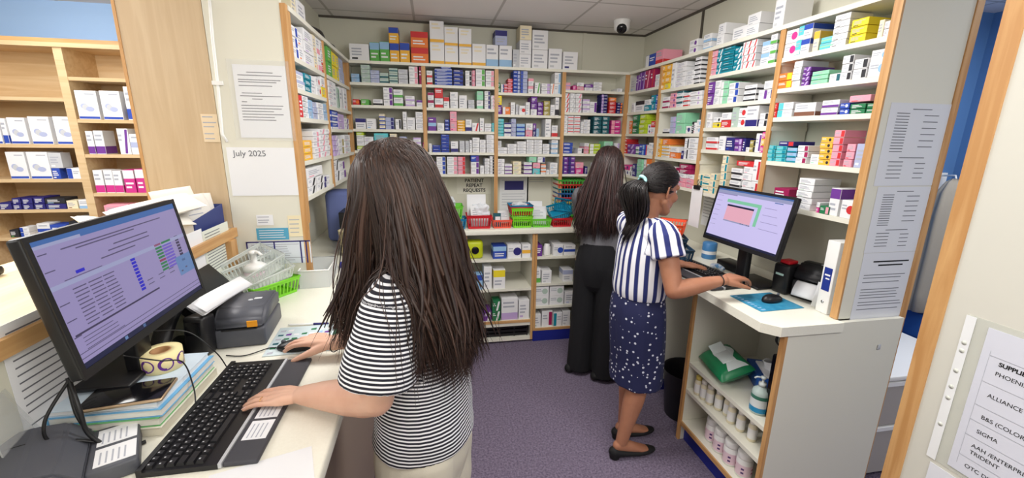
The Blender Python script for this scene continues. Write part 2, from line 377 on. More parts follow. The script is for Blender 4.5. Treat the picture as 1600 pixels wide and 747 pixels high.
def carton_mesh(w, d, h, base, acc, sty, rnd, brand=None):
    mb = MB(); x0, x1 = -w/2, w/2; B = PM[base]; A = PM[acc]
    y0, y1 = -d/2, d/2; c = min(0.0012, h*0.08)
    mb.rbox((x0, y0, 0), (x1, y1, h), c, B, seg=1, smooth=False)
    e = y0-0.0004
    def pr(u0, u1, v0, v1, m): mb.quad([(x0+u0*w, e, v0*h), (x0+u1*w, e, v0*h), (x0+u1*w, e, v1*h), (x0+u0*w, e, v1*h)], m)
    def prs(v0, v1, m):       # same print on the side faces
        for sx in (x0-0.0004, x1+0.0004):
            q = [(sx, y0+0.002, v0*h), (sx, y1-0.002, v0*h), (sx, y1-0.002, v1*h), (sx, y0+0.002, v1*h)]
            mb.quad(q if sx > 0 else q[::-1], m)
    def lines(u0, u1, v, n, m=M_TXT):
        for i in range(n):
            uu = u1 - rnd.random()*0.35*(u1-u0); pr(u0, uu, v-0.17*i-0.05, v-0.17*i+0.03, m)
    T = M_TXT if base in 'wgcxskvlpay' else PM['w']
    if sty == 'l': lines(0.12, 0.8, 0.72, 3, T); pr(0.12, 0.42, 0.1, 0.2, A)
    elif sty == 'b': pr(0.02, 0.36, 0.03, 0.97, A); lines(0.44, 0.92, 0.7, 2, T)
    elif sty == 'r': pr(0.66, 0.97, 0.08, 0.92, A); lines(0.08, 0.6, 0.7, 2, T)
    elif sty == 't': pr(0.01, 0.99, 0.62, 0.98, A); prs(0.62, 0.98, A); lines(0.12, 0.85, 0.42, 2, T)
    elif sty == 'u': pr(0.01, 0.99, 0.03, 0.34, A); prs(0.03, 0.34, A); lines(0.1, 0.85, 0.8, 2, T)
    elif sty == 'm': pr(0.01, 0.99, 0.34, 0.6, A); lines(0.15, 0.8, 0.84, 1, T)
    elif sty == 'o':
        n = 12; cx, cz, r = x0+0.72*w, 0.5*h, 0.30*min(w, h)
        mb.quad([(cx+r*math.cos(6.2832*i/n), e, cz+r*math.sin(6.2832*i/n)) for i in range(n)], A); lines(0.08, 0.55, 0.72, 2, T)
    elif sty == 'c':      # a machine pictured on the front, blue strip along the foot
        pr(0.02, 0.98, 0.02, 0.10, A)
        for cx_, cz_, rx_, rz_, m_ in ((0.34, 0.46, 0.17, 0.10, PM['v']), (0.40, 0.42, 0.16, 0.11, PM['g']), (0.60, 0.36, 0.20, 0.09, PM['v']), (0.30, 0.48, 0.05, 0.07, PM['z'])):
            mb.quad([(x0+(cx_+rx_*math.cos(6.2832*i/14))*w, e-0.0001*(cx_*10), (cz_+rz_*math.sin(6.2832*i/14))*h) for i in range(14)], m_)
        pr(0.45, 0.9, 0.86, 0.9, T)
    elif sty == 'h': pr(0.01, 0.99, 0.02, 0.16, A); prs(0.02, 0.16, A); lines(0.15, 0.8, 0.86, 2, PM['c'] if acc == 'Y' else PM['v'])
    elif sty == 'd':
        mb.quad([(x0+0.45*w, e, 0.04*h), (x0+0.68*w, e, 0.04*h), (x0+0.95*w, e, 0.96*h), (x0+0.72*w, e, 0.96*h)], A); lines(0.06, 0.45, 0.74, 2, T)
    else: pr(0.1, 0.75, 0.55, 0.68, T)
    me = bpy.data.meshes.new('medicine_carton'); me.from_pydata(mb.v, [], mb.f)
    for m in mb.mats: me.materials.append(m)
    me.polygons.foreach_set('material_index', mb.m); me.update(); return me
CART = []     # (apparent size, mesh, location, rz, label, group)
def proj_scale(p):
    v = Vector(p)-Vector((0, 0, H)); return F/max(0.2, v.dot(CW))
def shelf_items(wall, bay, zshelf, origin, s, spec, shelf, bayname, ymax=None, inset=0.004, dep=(0.10, 0.15), zmax=None, plane=None):
    ox, oy = origin; placed = []; rows = []
    for ln in spec.strip().split(';'):
        q = ln.split()
        if q: rows.append(q)
    rows.sort(key=lambda q: len(q) > 7)
    n = 0
    for q in rows:
        a0, a1, yt, cnt = float(q[0]), float(q[1]), float(q[2]), int(q[3])
        bases = q[4].split('/'); acc = q[5] if len(q) > 5 else 'g'; sty = q[6] if len(q) > 6 else 'l'
        px0, px1 = ox+a0/s, ox+a1/s; py = oy+yt/s
        P = (plane or {'B': YF, 'R': XRF, 'L': XLF}[wall])
        f = (lambda x, y: aty(x, y, P+inset)) if wall == 'B' else ((lambda x, y: atx(x, y, P+inset)) if wall == 'R' else (lambda x, y: atx(x, y, P-inset)))
        A = f(px0, py); Bp = f(px1, py)
        # columns lean in the photo: read both edges halfway down the stack
        zt = f((px0+px1)/2, py).z
        if wall == 'B':
            mid = (zt+zshelf)/2
            u0, u1 = A.x, Bp.x
        else: u0, u1 = A.y, Bp.y
        lo, hi = min(u0, u1), max(u0, u1)
        zb = zshelf
        if len(q) > 7:
            for (l2, h2, z2) in placed:
                if l2 < hi-0.004 and h2 > lo+0.004 and z2 > zb and z2 < zt-0.005: zb = z2
        if zmax: zt = min(zt, zmax-0.004)
        if zt-zb < 0.012: zt = zb+0.014
        wdt = max(0.008, (hi-lo)*0.965); h = (zt-zb)/cnt; n += 1
        rnd = random.Random(int(a0*31+yt*7+bay*101+zb*1000))
        d = rnd.uniform(*dep); um = (lo+hi)/2
        meshes = {}
        for k in range(cnt):
            bs = bases[min(k, len(bases)-1)] if len(bases) > 1 else bases[0]
            if bs not in meshes: meshes[bs] = carton_mesh(wdt, d, h-(0.0018 if cnt > 1 else 0.0008), bs, acc, sty, rnd)
            j = rnd.uniform(0, 0.006) if cnt > 1 else rnd.uniform(0, 0.012)
            if wall == 'B': loc = (um, P+inset+d/2+j, zb+0.0004+k*h); rz = 0
            elif wall == 'R': loc = (P+inset+d/2+j, um, zb+0.0004+k*h); rz = -math.pi/2
            else: loc = (P-inset-d/2-j, um, zb+0.0004+k*h); rz = math.pi/2
            cn = PAL[bs][3]; an = PAL[acc][3]
            colr = cn if sty == 'l' or an == cn or acc == 'g' else cn+' and '+an
            on = 'stack' if cnt > 1 else 'carton'
            if cnt > 1: lab = f'{colr} carton, {ORD[k+1]} up in {ORD[n]} stack, {shelf}, {bayname}'
            else: lab = f'{colr} medicine carton, {ORD[n]} pile from left, {shelf}, {bayname}'
            sc = proj_scale(loc)
            CART.append((wdt*h*sc*sc, meshes[bs], loc, rz, lab, f'medicine cartons on {shelf}, {bayname}'))
        placed.append((lo, hi, zt))
def bay_items(wall, bay, hs, bayname, specs):
    names = ['top shelf', 'second shelf', 'third shelf', 'fourth shelf', 'lowest shelf']
    for i, (org, s, sp) in enumerate(specs):
        zmax = (ZS-ST) if i == 0 else hs[i-1]-ST
        shelf_items(wall, bay, hs[i], org, s, sp, names[i], bayname, zmax=zmax)
C1 = ((530, 90), 7.47); C2 = ((530, 180), 7.47)
bay_items('B', 0, BB[0], 'first back-wall bay', [
 (*C1, '135 230 185 2 k w l; 245 353 80 4 s w l; 357 465 145 3 v w l; 468 573 175 2 s T u; 577 680 120 3 s T m; 685 798 135 3 g w l; 808 913 85 3 w p r; 928 980 88 1 R p d'),
 (*C1, '152 232 485 1 r o o; 245 343 485 1 G e l; 390 505 485 1 w z u; 508 618 345 3 w P r; 628 740 370 2 w G u; 768 880 445 2 w l u; 900 990 495 1 w P t'),
 (*C2, '180 305 35 1 w n t; 310 425 40 1 w k l; 462 530 -17 4 c b u; 535 635 25 3 v n r; 652 718 45 1 w z r; 738 783 -42 2 w g l; 788 882 25 1 w g l; 888 998 -40 3 w g l'),
 (*C2, '195 282 185 4 e/w/w/e w u; 288 398 250 3 w l l; 402 570 210 2 a T l; 588 670 215 3 c B l; 718 782 325 1 Y o u; 700 786 250 1 v y u 325; 862 955 260 3 w l t; 975 1008 320 1 m w l'),
 (*C2, '190 300 560 2 w p u; 320 440 540 3 w k l; 460 560 560 2 l w r; 590 700 530 3 w G r; 720 850 560 2 w b t; 925 972 525 2 w p l; 985 1020 580 1 w r l')])
C1 = ((660, 90), 7.47); C2 = ((660, 180), 7.47)
bay_items('B', 1, BB[1], 'second back-wall bay', [
 (*C1, '48 115 150 2 w r u; 138 350 130 5 b v t; 358 475 140 4 n b u; 500 575 150 3 w z r; 580 614 145 3 p m l; 622 732 105 3 w G r; 738 838 150 3 w p r; 212 335 82 1 b v t 130'),
 (*C1, '60 132 405 2 w R t; 140 238 345 2 w/r r u; 246 314 460 1 w r t; 322 415 400 2 w g l; 428 522 440 1 w g l; 532 608 490 2 g w l; 635 712 390 2 w/x x u; 725 792 390 4 w n r; 802 845 440 4 w p d'),
 (*C2, '65 162 25 1 P k m; 172 255 90 1 w g l; 262 315 50 3 b n u; 320 400 -65 2 p m l; 405 498 60 4 Y o l; 503 575 50 1 w n u; 580 665 90 1 w r d; 672 720 35 1 w p l; 726 806 95 2 w g l; 812 838 90 1 a t l'),
 (*C2, '75 107 330 2 w p l; 115 212 350 2 b n m; 216 312 225 5 b n m; 330 418 305 1 w n u; 432 495 300 1 g w l; 502 545 300 1 g w l; 550 580 290 1 w g l; 585 668 260 3 w g l; 670 740 285 3 w g l; 747 838 225 4 w g l'),
 (*C2, '82 155 545 3 l p l; 162 270 485 4 w b r; 285 408 485 4 w p r; 412 500 485 4 p r r; 565 662 470 3 w/w/b P r; 676 722 590 1 w g l; 728 784 505 5 w g l; 788 838 480 6 w z r')])
C1 = ((760, 90), 7.47); C2 = ((760, 180), 7.47)
bay_items('B', 2, BB[2], 'third back-wall bay', [
 (*C1, '137 165 290 2 D w l; 170 204 310 2 w b r; 208 248 305 3 p r u; 251 308 245 4 r p u; 316 398 130 6 b v r; 402 484 130 6 v b b; 492 552 240 2 w p t; 570 635 290 1 w G d; 645 748 300 3 w l r; 755 798 300 1 w o d; 802 874 170 2 w k r'),
 (*C1, '130 182 435 2 P/y P l; 190 283 575 1 o w b; 287 340 520 1 w g l; 345 378 545 1 g w l; 385 458 560 1 w r o; 462 510 520 1 w k l; 525 596 455 3 w/P/P l l; 600 666 520 3 P l l; 672 746 505 3 O c l; 752 805 550 1 w g l; 810 856 460 1 w z u'),
 (*C2, '125 206 40 6 a t l; 210 290 85 3 w n t; 293 348 40 4 v P l; 354 452 100 3 k b u; 462 544 95 2 p/w m l; 548 582 95 2 n/P w l; 586 616 155 1 k w l; 692 760 45 1 w g l; 766 836 120 1 w r u'),
 (*C2, '135 243 375 2 w g l; 247 358 335 3 w g l; 362 468 305 4 w g l; 472 558 280 5 w g l; 562 656 285 5 w g l; 660 740 335 3 w g l; 762 840 280 3 w k u; 130 180 300 1 g w l 375'),
 (*C2, '132 214 510 4 w P l; 217 302 570 3 w P u; 312 410 540 3 c x l; 440 535 550 3 w P u; 546 630 555 2 a/p r l; 640 698 570 3 w o t; 702 740 640 1 w g l; 744 834 555 2 w k l; 600 690 470 1 w n r 570; 500 590 468 1 x t l 550')])
C1 = ((860, 90), 7.47); C2 = ((860, 180), 7.47)
bay_items('B', 3, BB[3], 'fourth back-wall bay', [
 (*C1, '162 240 290 2 p l u; 266 310 325 1 m p l; 316 396 290 2 p/w z l; 402 500 310 2 w/P l l; 506 606 285 3 w g l; 782 845 360 1 w k l'),
 (*C1, '165 228 415 4 w r d; 236 300 415 4 w g d; 303 375 415 4 w p d; 386 465 485 3 w l t; 466 550 515 1 w P r; 602 675 425 6 n l b; 692 775 465 4 r/r/r/o p l; 782 845 525 4 n o r'),
 (*C2, '152 206 -10 4 w g l; 212 280 -15 5 w r m; 284 355 -15 5 w r m; 360 392 75 3 w k l; 396 470 50 4 w v l; 506 604 15 4 T w l; 612 696 15 4 T a l; 716 825 60 3 m p b'),
 (*C2, '147 265 320 3 b n l; 325 396 385 1 w z r; 400 455 325 3 p/p/w o l; 462 590 335 3 e w b; 628 735 305 2 x G l; 748 810 325 4 w l r'),
 (*C2, '137 212 485 4 P n b; 216 292 485 4 P n b; 296 390 550 2 m/p w l; 404 438 600 1 n w l; 520 620 560 3 w m l; 680 780 540 3 w k l')])
# right wall, far to near
C1 = ((970, 60), 7.47); C2 = ((970, 150), 7.47); C3 = ((970, 220), 7.47)
bay_items('R', 4, BR[0], 'farthest right-wall bay', [
 (*C1, '112 172 455 1 g k l; 177 214 430 1 P l d; 218 244 400 1 P l d; 248 286 385 1 P l d; 290 348 370 1 R p d; 352 394 355 1 R r d; 400 470 415 2 w p l'),
 (*C2, '130 162 80 1 w g l; 168 274 55 1 w z t; 278 354 40 2 t/w k l; 358 402 -10 2 t k l; 406 440 -20 2 b k l'),
 (*C2, '98 138 290 2 o w l; 142 216 220 3 D G l; 220 306 215 4 e y l; 315 348 330 2 w P o; 352 415 290 2 w/r r l'),
 (*C2, '45 72 500 4 r w m; 76 166 560 2 P l d; 172 210 590 2 w D u; 214 276 565 2 b k r; 282 318 570 1 w r b; 322 400 545 2 w k o'),
 (*C3, '30 98 280 2 w/m n o; 102 130 300 2 w z r; 134 186 270 2 n P l; 190 252 215 5 x w l; 256 284 220 1 w g l; 288 380 210 1 o w l')])
bay_items('R', 5, BR[1], 'second-farthest right-wall bay', [
 (*C1, '492 534 270 4 Y o l; 538 600 275 4 y/Y/Y/Y o l; 605 650 285 1 w g l; 656 764 275 5 w l l; 768 862 370 3 w g l; 872 945 215 6 w z u'),
 (*C2, '492 570 10 2 w R u; 578 648 -35 3 p P o; 655 730 -60 3 w T t; 735 804 -40 3 w r u; 812 950 -60 3 w l o'),
 (*C2, '480 575 380 1 w z u; 580 642 240 3 v l r; 652 758 195 2 x w l; 762 812 350 1 w n o; 820 850 300 1 z g l; 855 882 310 1 w p l; 886 945 275 2 w k o'),
 (*C2, '440 472 500 3 Y o l; 476 568 570 4 w Y t; 574 670 590 2 o/w w l; 690 742 640 1 n m r; 746 796 490 2 w z r; 802 905 485 4 w g l; 480 560 500 1 o w l 560'),
 (*C3, '520 640 300 2 w R t; 662 760 380 3 p/p/w m l; 766 865 395 3 p/p/w m l; 680 820 275 2 R w l 330')])
C1 = ((1080, 10), 7.47); C2 = ((1080, 100), 7.47); C3 = ((1080, 190), 6.225)
bay_items('R', 6, BR[2], 'second-nearest right-wall bay', [
 (*C1, '248 312 475 4 p w l; 316 376 465 4 t w d; 380 505 450 5 t T m; 512 600 470 4 t w d; 606 644 400 4 w r d; 648 714 370 4 w r d; 718 780 340 4 w r d; 830 932 400 2 w k t; 936 1010 320 3 w G u'),
 (*C2, '202 276 210 2 P l l; 280 348 190 3 w g l; 352 438 200 3 x w b; 442 558 215 3 w b r; 620 760 240 3 w z u; 772 876 300 1 w P r; 882 952 290 1 w n r; 856 954 195 1 w g l 285'),
 (*C2, '185 244 560 2 w g l; 252 346 620 2 y/w z o; 352 462 565 2 r/w w l; 472 552 490 1 s w l; 560 640 510 2 w r o; 646 792 420 1 w n u; 800 900 570 2 w z r'),
 (*C3, '147 262 150 2 w r u; 266 330 140 1 w g l; 336 420 155 1 n b l; 424 496 165 2 P l r; 500 524 165 1 n w l; 528 566 250 1 w g l; 572 630 180 2 O z r; 636 690 115 1 w P r; 694 736 80 3 m/Y/m w l'),
 (*C3, '50 112 510 3 c t r; 116 182 510 3 c t m; 186 246 505 3 c t r; 302 362 330 5 c t r; 388 500 455 5 w z u; 506 600 440 5 w p l; 612 682 370 2 w r r; 425 600 385 1 r p l 445')])
C1 = ((1200, 0), 6.226); C2 = ((1180, 80), 5.335); C3 = ((1180, 180), 4.152)
bay_items('R', 7, BR[3], 'nearest right-wall bay', [
 (*C1, '187 300 285 2 w m o; 306 358 210 2 a w u; 362 448 180 2 w b t; 452 508 300 1 c Y t; 514 652 350 2 a x m; 662 812 90 5 w z l; 822 984 175 3 y z l; 1080 1130 190 1 c w l; 1134 1186 200 2 w p l; 1190 1262 170 2 r/g w l'),
 (*C2, '192 316 180 2 o y r; 326 395 80 4 w s l; 400 462 130 4 P l d; 472 612 160 3 x a l; 618 714 185 1 w T r; 734 828 30 3 w z r; 834 948 60 2 w z r; 956 1120 75 1 w k o; 958 1120 -20 1 w k o 70'),
 (*C2, '150 186 430 2 r w l; 192 316 425 2 w a b; 322 498 430 1 w B u; 556 700 405 2 w P u; 706 786 430 2 b w o; 792 920 435 2 D w l; 930 1045 430 2 D e r; 780 960 365 1 p r l 430'),
 (*C3, '86 132 195 4 a t r; 136 202 200 4 a t r; 206 270 210 3 k t u; 276 346 195 3 w R r; 352 420 255 1 w x l; 428 512 140 5 Y z o; 518 586 95 5 p r r; 592 648 185 3 p r l; 652 735 185 1 v w l; 150 250 170 1 n r r 205'),
 (*C3, '115 215 475 1 R w u; 282 388 410 5 w s l; 394 416 565 2 m/w w l; 420 482 590 1 D p r; 488 556 475 1 w P t; 560 655 555 1 w r o')])
# left wall, near to far
C1 = ((440, 0), 6.225); C2 = ((440, 90), 6.225); C3 = ((440, 190), 5.336)
bay_items('L', 8, BL[0], 'nearer left-wall bay', [
 (*C1, '88 148 250 3 w b r; 152 202 310 2 w o l; 206 296 300 3 w l l; 300 328 310 2 c o l; 332 364 330 2 w p u; 370 400 390 3 r/w/w r l'),
 (*C2, '132 216 130 2 w v t; 224 290 160 3 t T l; 294 332 180 1 w g l; 336 380 190 2 w r o; 384 424 190 2 y/w o l'),
 (*C2, '162 196 365 1 r w l; 200 258 370 4 w D l; 262 300 410 2 k w l; 304 346 430 3 v w l; 350 404 440 3 w v l; 408 446 450 2 k w l'),
 (*C3, '182 255 155 3 Y y l; 262 310 80 5 w p r; 314 362 60 5 w p d; 366 418 60 5 w m d'),
 (*C3, '222 290 470 2 w z d; 300 350 450 2 w z d; 355 405 450 2 w n b; 212 345 380 1 w p l 450')])
bay_items('L', 9, BL[1], 'farther left-wall bay', [
 (*C1, '440 480 450 2 G e l; 485 520 510 2 y e l; 525 550 540 2 y w l; 555 598 570 2 v w l'),
 (*C2, '455 502 215 4 w p l; 506 532 240 1 w g l; 536 562 290 1 s D r; 566 600 290 1 w g r; 604 636 300 1 w p l'),
 (*C2, '486 546 520 3 b w u; 550 608 550 2 l w l; 612 655 590 2 w P d'),
 (*C3, '432 472 115 4 l w d; 476 520 140 2 w O r; 525 570 110 3 w p l'),
 (*C3, '436 480 320 2 w z d; 484 530 330 2 w P r')])
# on top of the shelving
ZTOP = ZS
def on_top(wall, origin, s, spec, bayname, inset=0.02, dep=(0.1, 0.16)):
    shelf_items(wall, 20, ZTOP, origin, s, spec, 'top board', bayname, zmax=ZC-0.02, inset=inset, dep=dep)
on_top('B', (530, 20), 7.47, '105 343 358 1 w z l; 347 463 340 1 G k t; 466 580 335 1 G k t; 584 698 350 1 Y b t; 702 820 345 1 Y b t; 826 1036 215 2 o r t; 1048 1222 90 2 w Y h; 570 688 165 1 Y b t 340', 'left half of back wall')
on_top('B', (680, 20), 7.47, '102 266 160 2 w Y h; 272 424 180 2 w Y h; 430 592 360 1 w Y h; 596 743 370 1 w k u; 747 900 380 1 w k u; 906 986 425 1 g w l; 990 1132 130 3 w/w/c g l; 1137 1326 200 2 w g l; 1330 1490 415 1 w g l; 1496 1672 455 1 w n l; 700 845 200 1 v n t 375', 'middle of back wall')
on_top('R', (970, 60), 7.47, '280 396 185 1 b w b; 406 492 135 1 p r u', 'far end of right wall')
on_top('R', (1080, 10), 7.47, '-20 75 385 2 w P o; 150 240 320 2 w k u; 320 402 195 2 w g l; 480 640 235 1 w g l; 662 810 75 2 w g l; 990 1110 -95 1 w g l', 'middle of right wall')
on_top('L', (440, 0), 6.225, '110 150 -60 1 c w l; 160 235 20 1 w c l', 'left wall')

# ------------------------------------------------------------------ shop shelving seen past the counter
YS = 3.40
def sx(x, y): return aty(x, y, YS).x
def sz(x, y): return aty(x, y, YS).z
SHOP = thing('shop_shelving_unit', 'light wood shop shelving beyond the counter, in front of the blue wall', 'shelving', (sx(95, 70), YS, 0))
sp = [sx(-60, 250), sx(121, 223), sx(300, 223)]; o0 = SHOP.location
ztop = sz(95, 66)
for p in sp: MB().box((p-0.025-o0.x, 0, 0), (p+0.025-o0.x, 0.30, ztop-0.03), M_BEECH).build('post', SHOP)
MB().box((sp[0]-0.025-o0.x, 0.285, 0.02), (sp[2]+0.02-o0.x, 0.30, ztop-0.03), M_BEECH).build('back_panel', SHOP)
MB().box((sp[0]-0.03-o0.x, -0.012, ztop-0.03), (sp[2]+0.03-o0.x, 0.31, ztop-0.004), M_BEECH).build('top_board', SHOP)
MB().box((sp[0]-0.03-o0.x, -0.004, ztop-0.004), (sp[2]+0.03-o0.x, 0.31, ztop+0.022), M_LIPX).build('cornice', SHOP)
LS = [sz(60, 152), sz(60, 225.5), sz(60, 280), sz(60, 327.5), sz(35, 371)]
RS = [sz(155, 121.5), sz(165, 187), sz(175, 241.5), sz(188, 301.7), sz(195, 350)]
for i, hs in enumerate((LS, RS)):
    for z in hs: MB().box((sp[i]+0.0255-o0.x, 0.002, z-0.022), (sp[i+1]-0.0255-o0.x, 0.284, z), M_BEECH).build('shelf', SHOP)
mainC = CART; CART = []
def shop_items(side, i, org, s, sp_, nm):
    hs = (LS, RS)[side]
    shelf_items('B', 30+side, hs[i], org, s, sp_, nm, ('left', 'right')[side]+' bay of shop shelving', plane=YS, zmax=(hs[i-1]-0.022) if i else None, dep=(0.08, 0.14))
shop_items(0, 1, (0, 40), 3.733, '-150 -20 545 1 w b c; -12 18 540 1 w b u; 22 130 535 1 w b c; 148 274 530 1 w b c; 292 412 530 1 w b c', 'second shelf')
shop_items(0, 2, (0, 220), 3.733, '15 128 65 1 w b c; 140 268 65 1 w b c; 296 344 160 1 b w l; 380 468 160 1 w b b; 272 350 70 1 g w l 200', 'third shelf')
shop_items(0, 3, (0, 220), 3.733, '-20 55 362 1 n w l; 60 110 335 2 n w l; 118 180 335 2 n w l; 186 250 330 2 n w l; 255 375 335 2 n/z k l; 380 445 350 1 c B l; 452 520 345 1 w k u', 'fourth shelf')
shop_items(0, 4, (0, 220), 3.733, '50 104 520 1 z G l; 110 165 505 2 w b b; 200 280 485 1 w b m; 285 385 490 1 b w l; 395 440 470 1 z w l; 450 545 440 1 w g l', 'lowest shelf')
shop_items(1, 1, (0, 40), 3.733, '425 555 378 1 w b c; 572 692 380 1 w b c; 706 772 355 1 w b u', 'second shelf')
shop_items(1, 2, (0, 40), 3.733, '488 530 615 1 w P u; 534 590 612 1 w P u; 668 735 600 1 w P d; 742 815 632 1 w v m', 'third shelf')
shop_items(1, 3, (0, 220), 3.733, '532 588 172 1 w m u; 592 645 172 1 w m u; 650 700 175 1 w m u; 706 772 170 1 m w t; 778 842 165 1 m w t', 'fourth shelf')
shop_items(1, 4, (0, 220), 3.733, '598 742 376 2 p r o; 610 745 372 1 p w l', 'lowest shelf')
SHOPC = CART; CART = mainC
for i, (a, me, loc, rz, lab, grp) in enumerate(SHOPC):
    o = bpy.data.objects.new('product_carton', me); COL.objects.link(o); o.location = loc
    tag(o, lab.replace(' medicine carton', ' product carton'), 'box', grp.replace('medicine', 'product'))

# the 300 medicine cartons that show largest are things; the small remainder is one object
CART.sort(key=lambda c: -c[0])
NKEEP = 300
for i, (a, me, loc, rz, lab, grp) in enumerate(CART[:NKEEP]):
    o = bpy.data.objects.new('medicine_carton', me); COL.objects.link(o); o.location = loc
    o.rotation_euler = (0, 0, rz + random.Random(i).uniform(-0.012, 0.012)); tag(o, lab, 'medicine box', grp)
mb = MB()
for (a, me, loc, rz, lab, grp) in CART[NKEEP:]:
    M = Matrix.Translation(loc) @ Matrix.Rotation(rz, 4, 'Z')
    o = len(mb.v); mb.v += [M @ v.co for v in me.vertices]
    for p in me.polygons:
        mb.f.append([k+o for k in p.vertices]); mb.m.append(mb.mi(me.materials[p.material_index])); mb.sm.append(False)
if mb.v: tag(mb.build('medicine_cartons'), 'smaller medicine cartons packed along the farther wall shelves', 'medicine boxes', kind='stuff')
print('cartons', len(CART), 'shop', len(SHOPC))
mb = MB(); mb.tube(bez([(-0.63, 2.62, ZS+0.022), (-0.61, 2.80, ZS+0.03), (-0.63, 2.98, ZS+0.022), (-0.62, 3.18, ZS+0.025)], 8), [0.020]*25, M_BLACK, 8); mb.tube(bez([(-0.66, 2.66, ZS+0.013), (-0.68, 2.9, ZS+0.03), (-0.66, 3.15, ZS+0.013)], 8), [0.012]*17, M_BLACK, 8)
tag(mb.build('black_strap'), 'black coiled strap lying on top of the left shelving', 'strap')
# ------------------------------------------------------------------ worktops and base units
mb = MB(); mb.rbox((XL+0.002, 3.195, 0.94), (XR-0.002, YB-0.002, ZT), 0.004, M_TOP)
tag(mb.build('back_worktop'), 'long cream worktop across the back wall, carrying the coloured baskets', 'worktop')
mb = MB(); mb.rbox((-0.890, -0.55, 0.94), (-0.2565, 3.193, ZT), 0.006, M_TOP)
tag(mb.build('desk_worktop'), 'cream desk worktop on the left, under the keyboard and printers', 'worktop')
mb = MB(); mb.prism([(1.335, 1.318), (XRF, 1.318), (XRF, YE+0.032), (XR-0.002, YE+0.032), (XR-0.002, 3.193), (1.285, 3.193), (1.285, 1.372)], 0.94, ZT, M_TOP)
tag(mb.build('right_worktop'), 'cream worktop with a clipped corner, under the right-hand computer', 'worktop')
# left desk carcase
o = thing('desk_carcase', 'cream panelled carcase under the left desk worktop', 'base unit', (-0.55, 1.2, 0))
MB().box((0.20, -1.74, 0.0), (0.218, 1.985, 0.938), mat('desk_panel_shaded', (150, 132, 116), 0.55)).build('front_panel', o)  # shade under the worktop is put into this panel's brown colour
for y in (-1.0, 0.6): MB().box((-0.335, y, 0.0), (0.199, y+0.018, 0.938), M_PANEL).build('side_panel', o)
# back base units
def base_bay(name, label, x0, x1, zs, plinth, y=3.212, depth=0.45):
    t = thing(name, label, 'base unit', ((x0+x1)/2, y, 0)); L = t.location
    for s_ in (x0, x1-0.02):
        mb = MB(); mb.box((s_-L.x, 0, plinth), (s_+0.02-L.x, 0.006, 0.938), M_LIP); mb.box((s_-L.x, 0.006, plinth), (s_+0.02-L.x, depth, 0.938), M_SHELF); mb.build('side_panel', t)
    MB().box((x0+0.0205-L.x, depth-0.01, plinth), (x1-0.0205-L.x, depth, 0.938), M_SHELF).build('back_panel', t)
    for i, z in enumerate(zs):
        mb = MB(); last = i == len(zs)-1
        mb.box((x0+0.0205-L.x, 0.004 if not last else -0.002, z-0.02), (x1-0.0205-L.x, 0.012, z), M_LIPX if last else M_SHELF)
        mb.box((x0+0.0205-L.x, 0.012, z-0.02), (x1-0.0205-L.x, depth-0.011, z), M_SHELF); mb.build('shelf', t)
    return t
BZ1 = [0.734, 0.481, 0.200]; BZ2 = [0.742, 0.511, 0.312, 0.115]
b0 = base_bay('open_base_unit', 'open cream base unit at the left end under the back worktop', -0.235, 0.232, [0.734, 0.60, 0.46, 0.2], 0.02)
b1 = base_bay('open_base_unit', 'open cream base unit holding the lime-yellow dispenser, under the back worktop', 0.234, 0.796, BZ1, 0.02)
MB().box((-0.26, 0.0, 0.02), (0.26, 0.44, 0.045), M_SHELF).build('plinth', b1)
MB().box((-0.26, 0.004, 0.150), (0.26, 0.02, 0.178), M_SHELF).build('rail', b1)
b2 = base_bay('open_base_unit', 'open cream base unit with blue plinth, left of the woman in black trousers', 0.798, 1.33, BZ2, 0.095)
MB().box((-0.264, 0.0, 0.0), (0.264, 0.02, 0.093), M_BLUEPLINTH).build('plinth', b2)
LOWC = CART; CART = []
bz = ['top shelf', 'second shelf', 'third shelf', 'bottom shelf']
def low(bay, z, sp_, nm, bn, zmax): shelf_items('B', 40+bay, z, (700, 360), 4.152, sp_, nm, bn, plane=3.222, zmax=zmax, dep=(0.09, 0.16))
low(1, BZ1[0], '292 382 105 1 b k t; 386 478 95 1 w n o; 482 540 95 1 w Y m', bz[0], 'base unit with lime dispenser', 0.93)
low(1, BZ1[1], '132 226 290 1 k b t; 232 286 238 1 w g l; 294 374 258 1 w y t', bz[1], 'base unit with lime dispenser', 0.71)
low(1, BZ1[2], '230 284 530 1 P w d; 288 342 460 2 D w d; 346 456 440 1 w l u; 460 530 455 1 w l l', bz[2], 'base unit with lime dispenser', 0.46)
low(2, BZ2[0], '575 615 100 1 P n l; 685 750 92 1 w b o; 754 832 98 1 w b m', bz[0], 'base unit with blue plinth', 0.93)
low(2, BZ2[1], '566 604 250 1 w G u; 610 674 262 1 w g l; 748 815 258 1 w v t', bz[1], 'base unit with blue plinth', 0.72)
low(2, BZ2[2], '562 658 365 2 w s o; 662 756 362 2 w s o; 760 830 400 1 w v l', bz[2], 'base unit with blue plinth', 0.49)
low(2, BZ2[3], '556 604 545 1 w s l; 612 682 525 1 w R r; 686 742 535 1 w t b; 746 796 525 1 w g l', bz[3], 'base unit with blue plinth', 0.29)
low(0, 0.734, '60 108 90 1 P w l', bz[0], 'left-end base unit', 0.93)
low(0, 0.60, '55 108 140 1 w P m', bz[1], 'left-end base unit', 0.71)
for i, (a, me, loc, rz, lab, grp) in enumerate(CART):
    o = bpy.data.objects.new('stock_carton', me); COL.objects.link(o); o.location = loc; o.rotation_euler = (0, 0, rz)
    tag(o, lab.replace(' medicine carton', ' stock carton'), 'box', grp.replace('medicine', 'stock'))
CART = LOWC
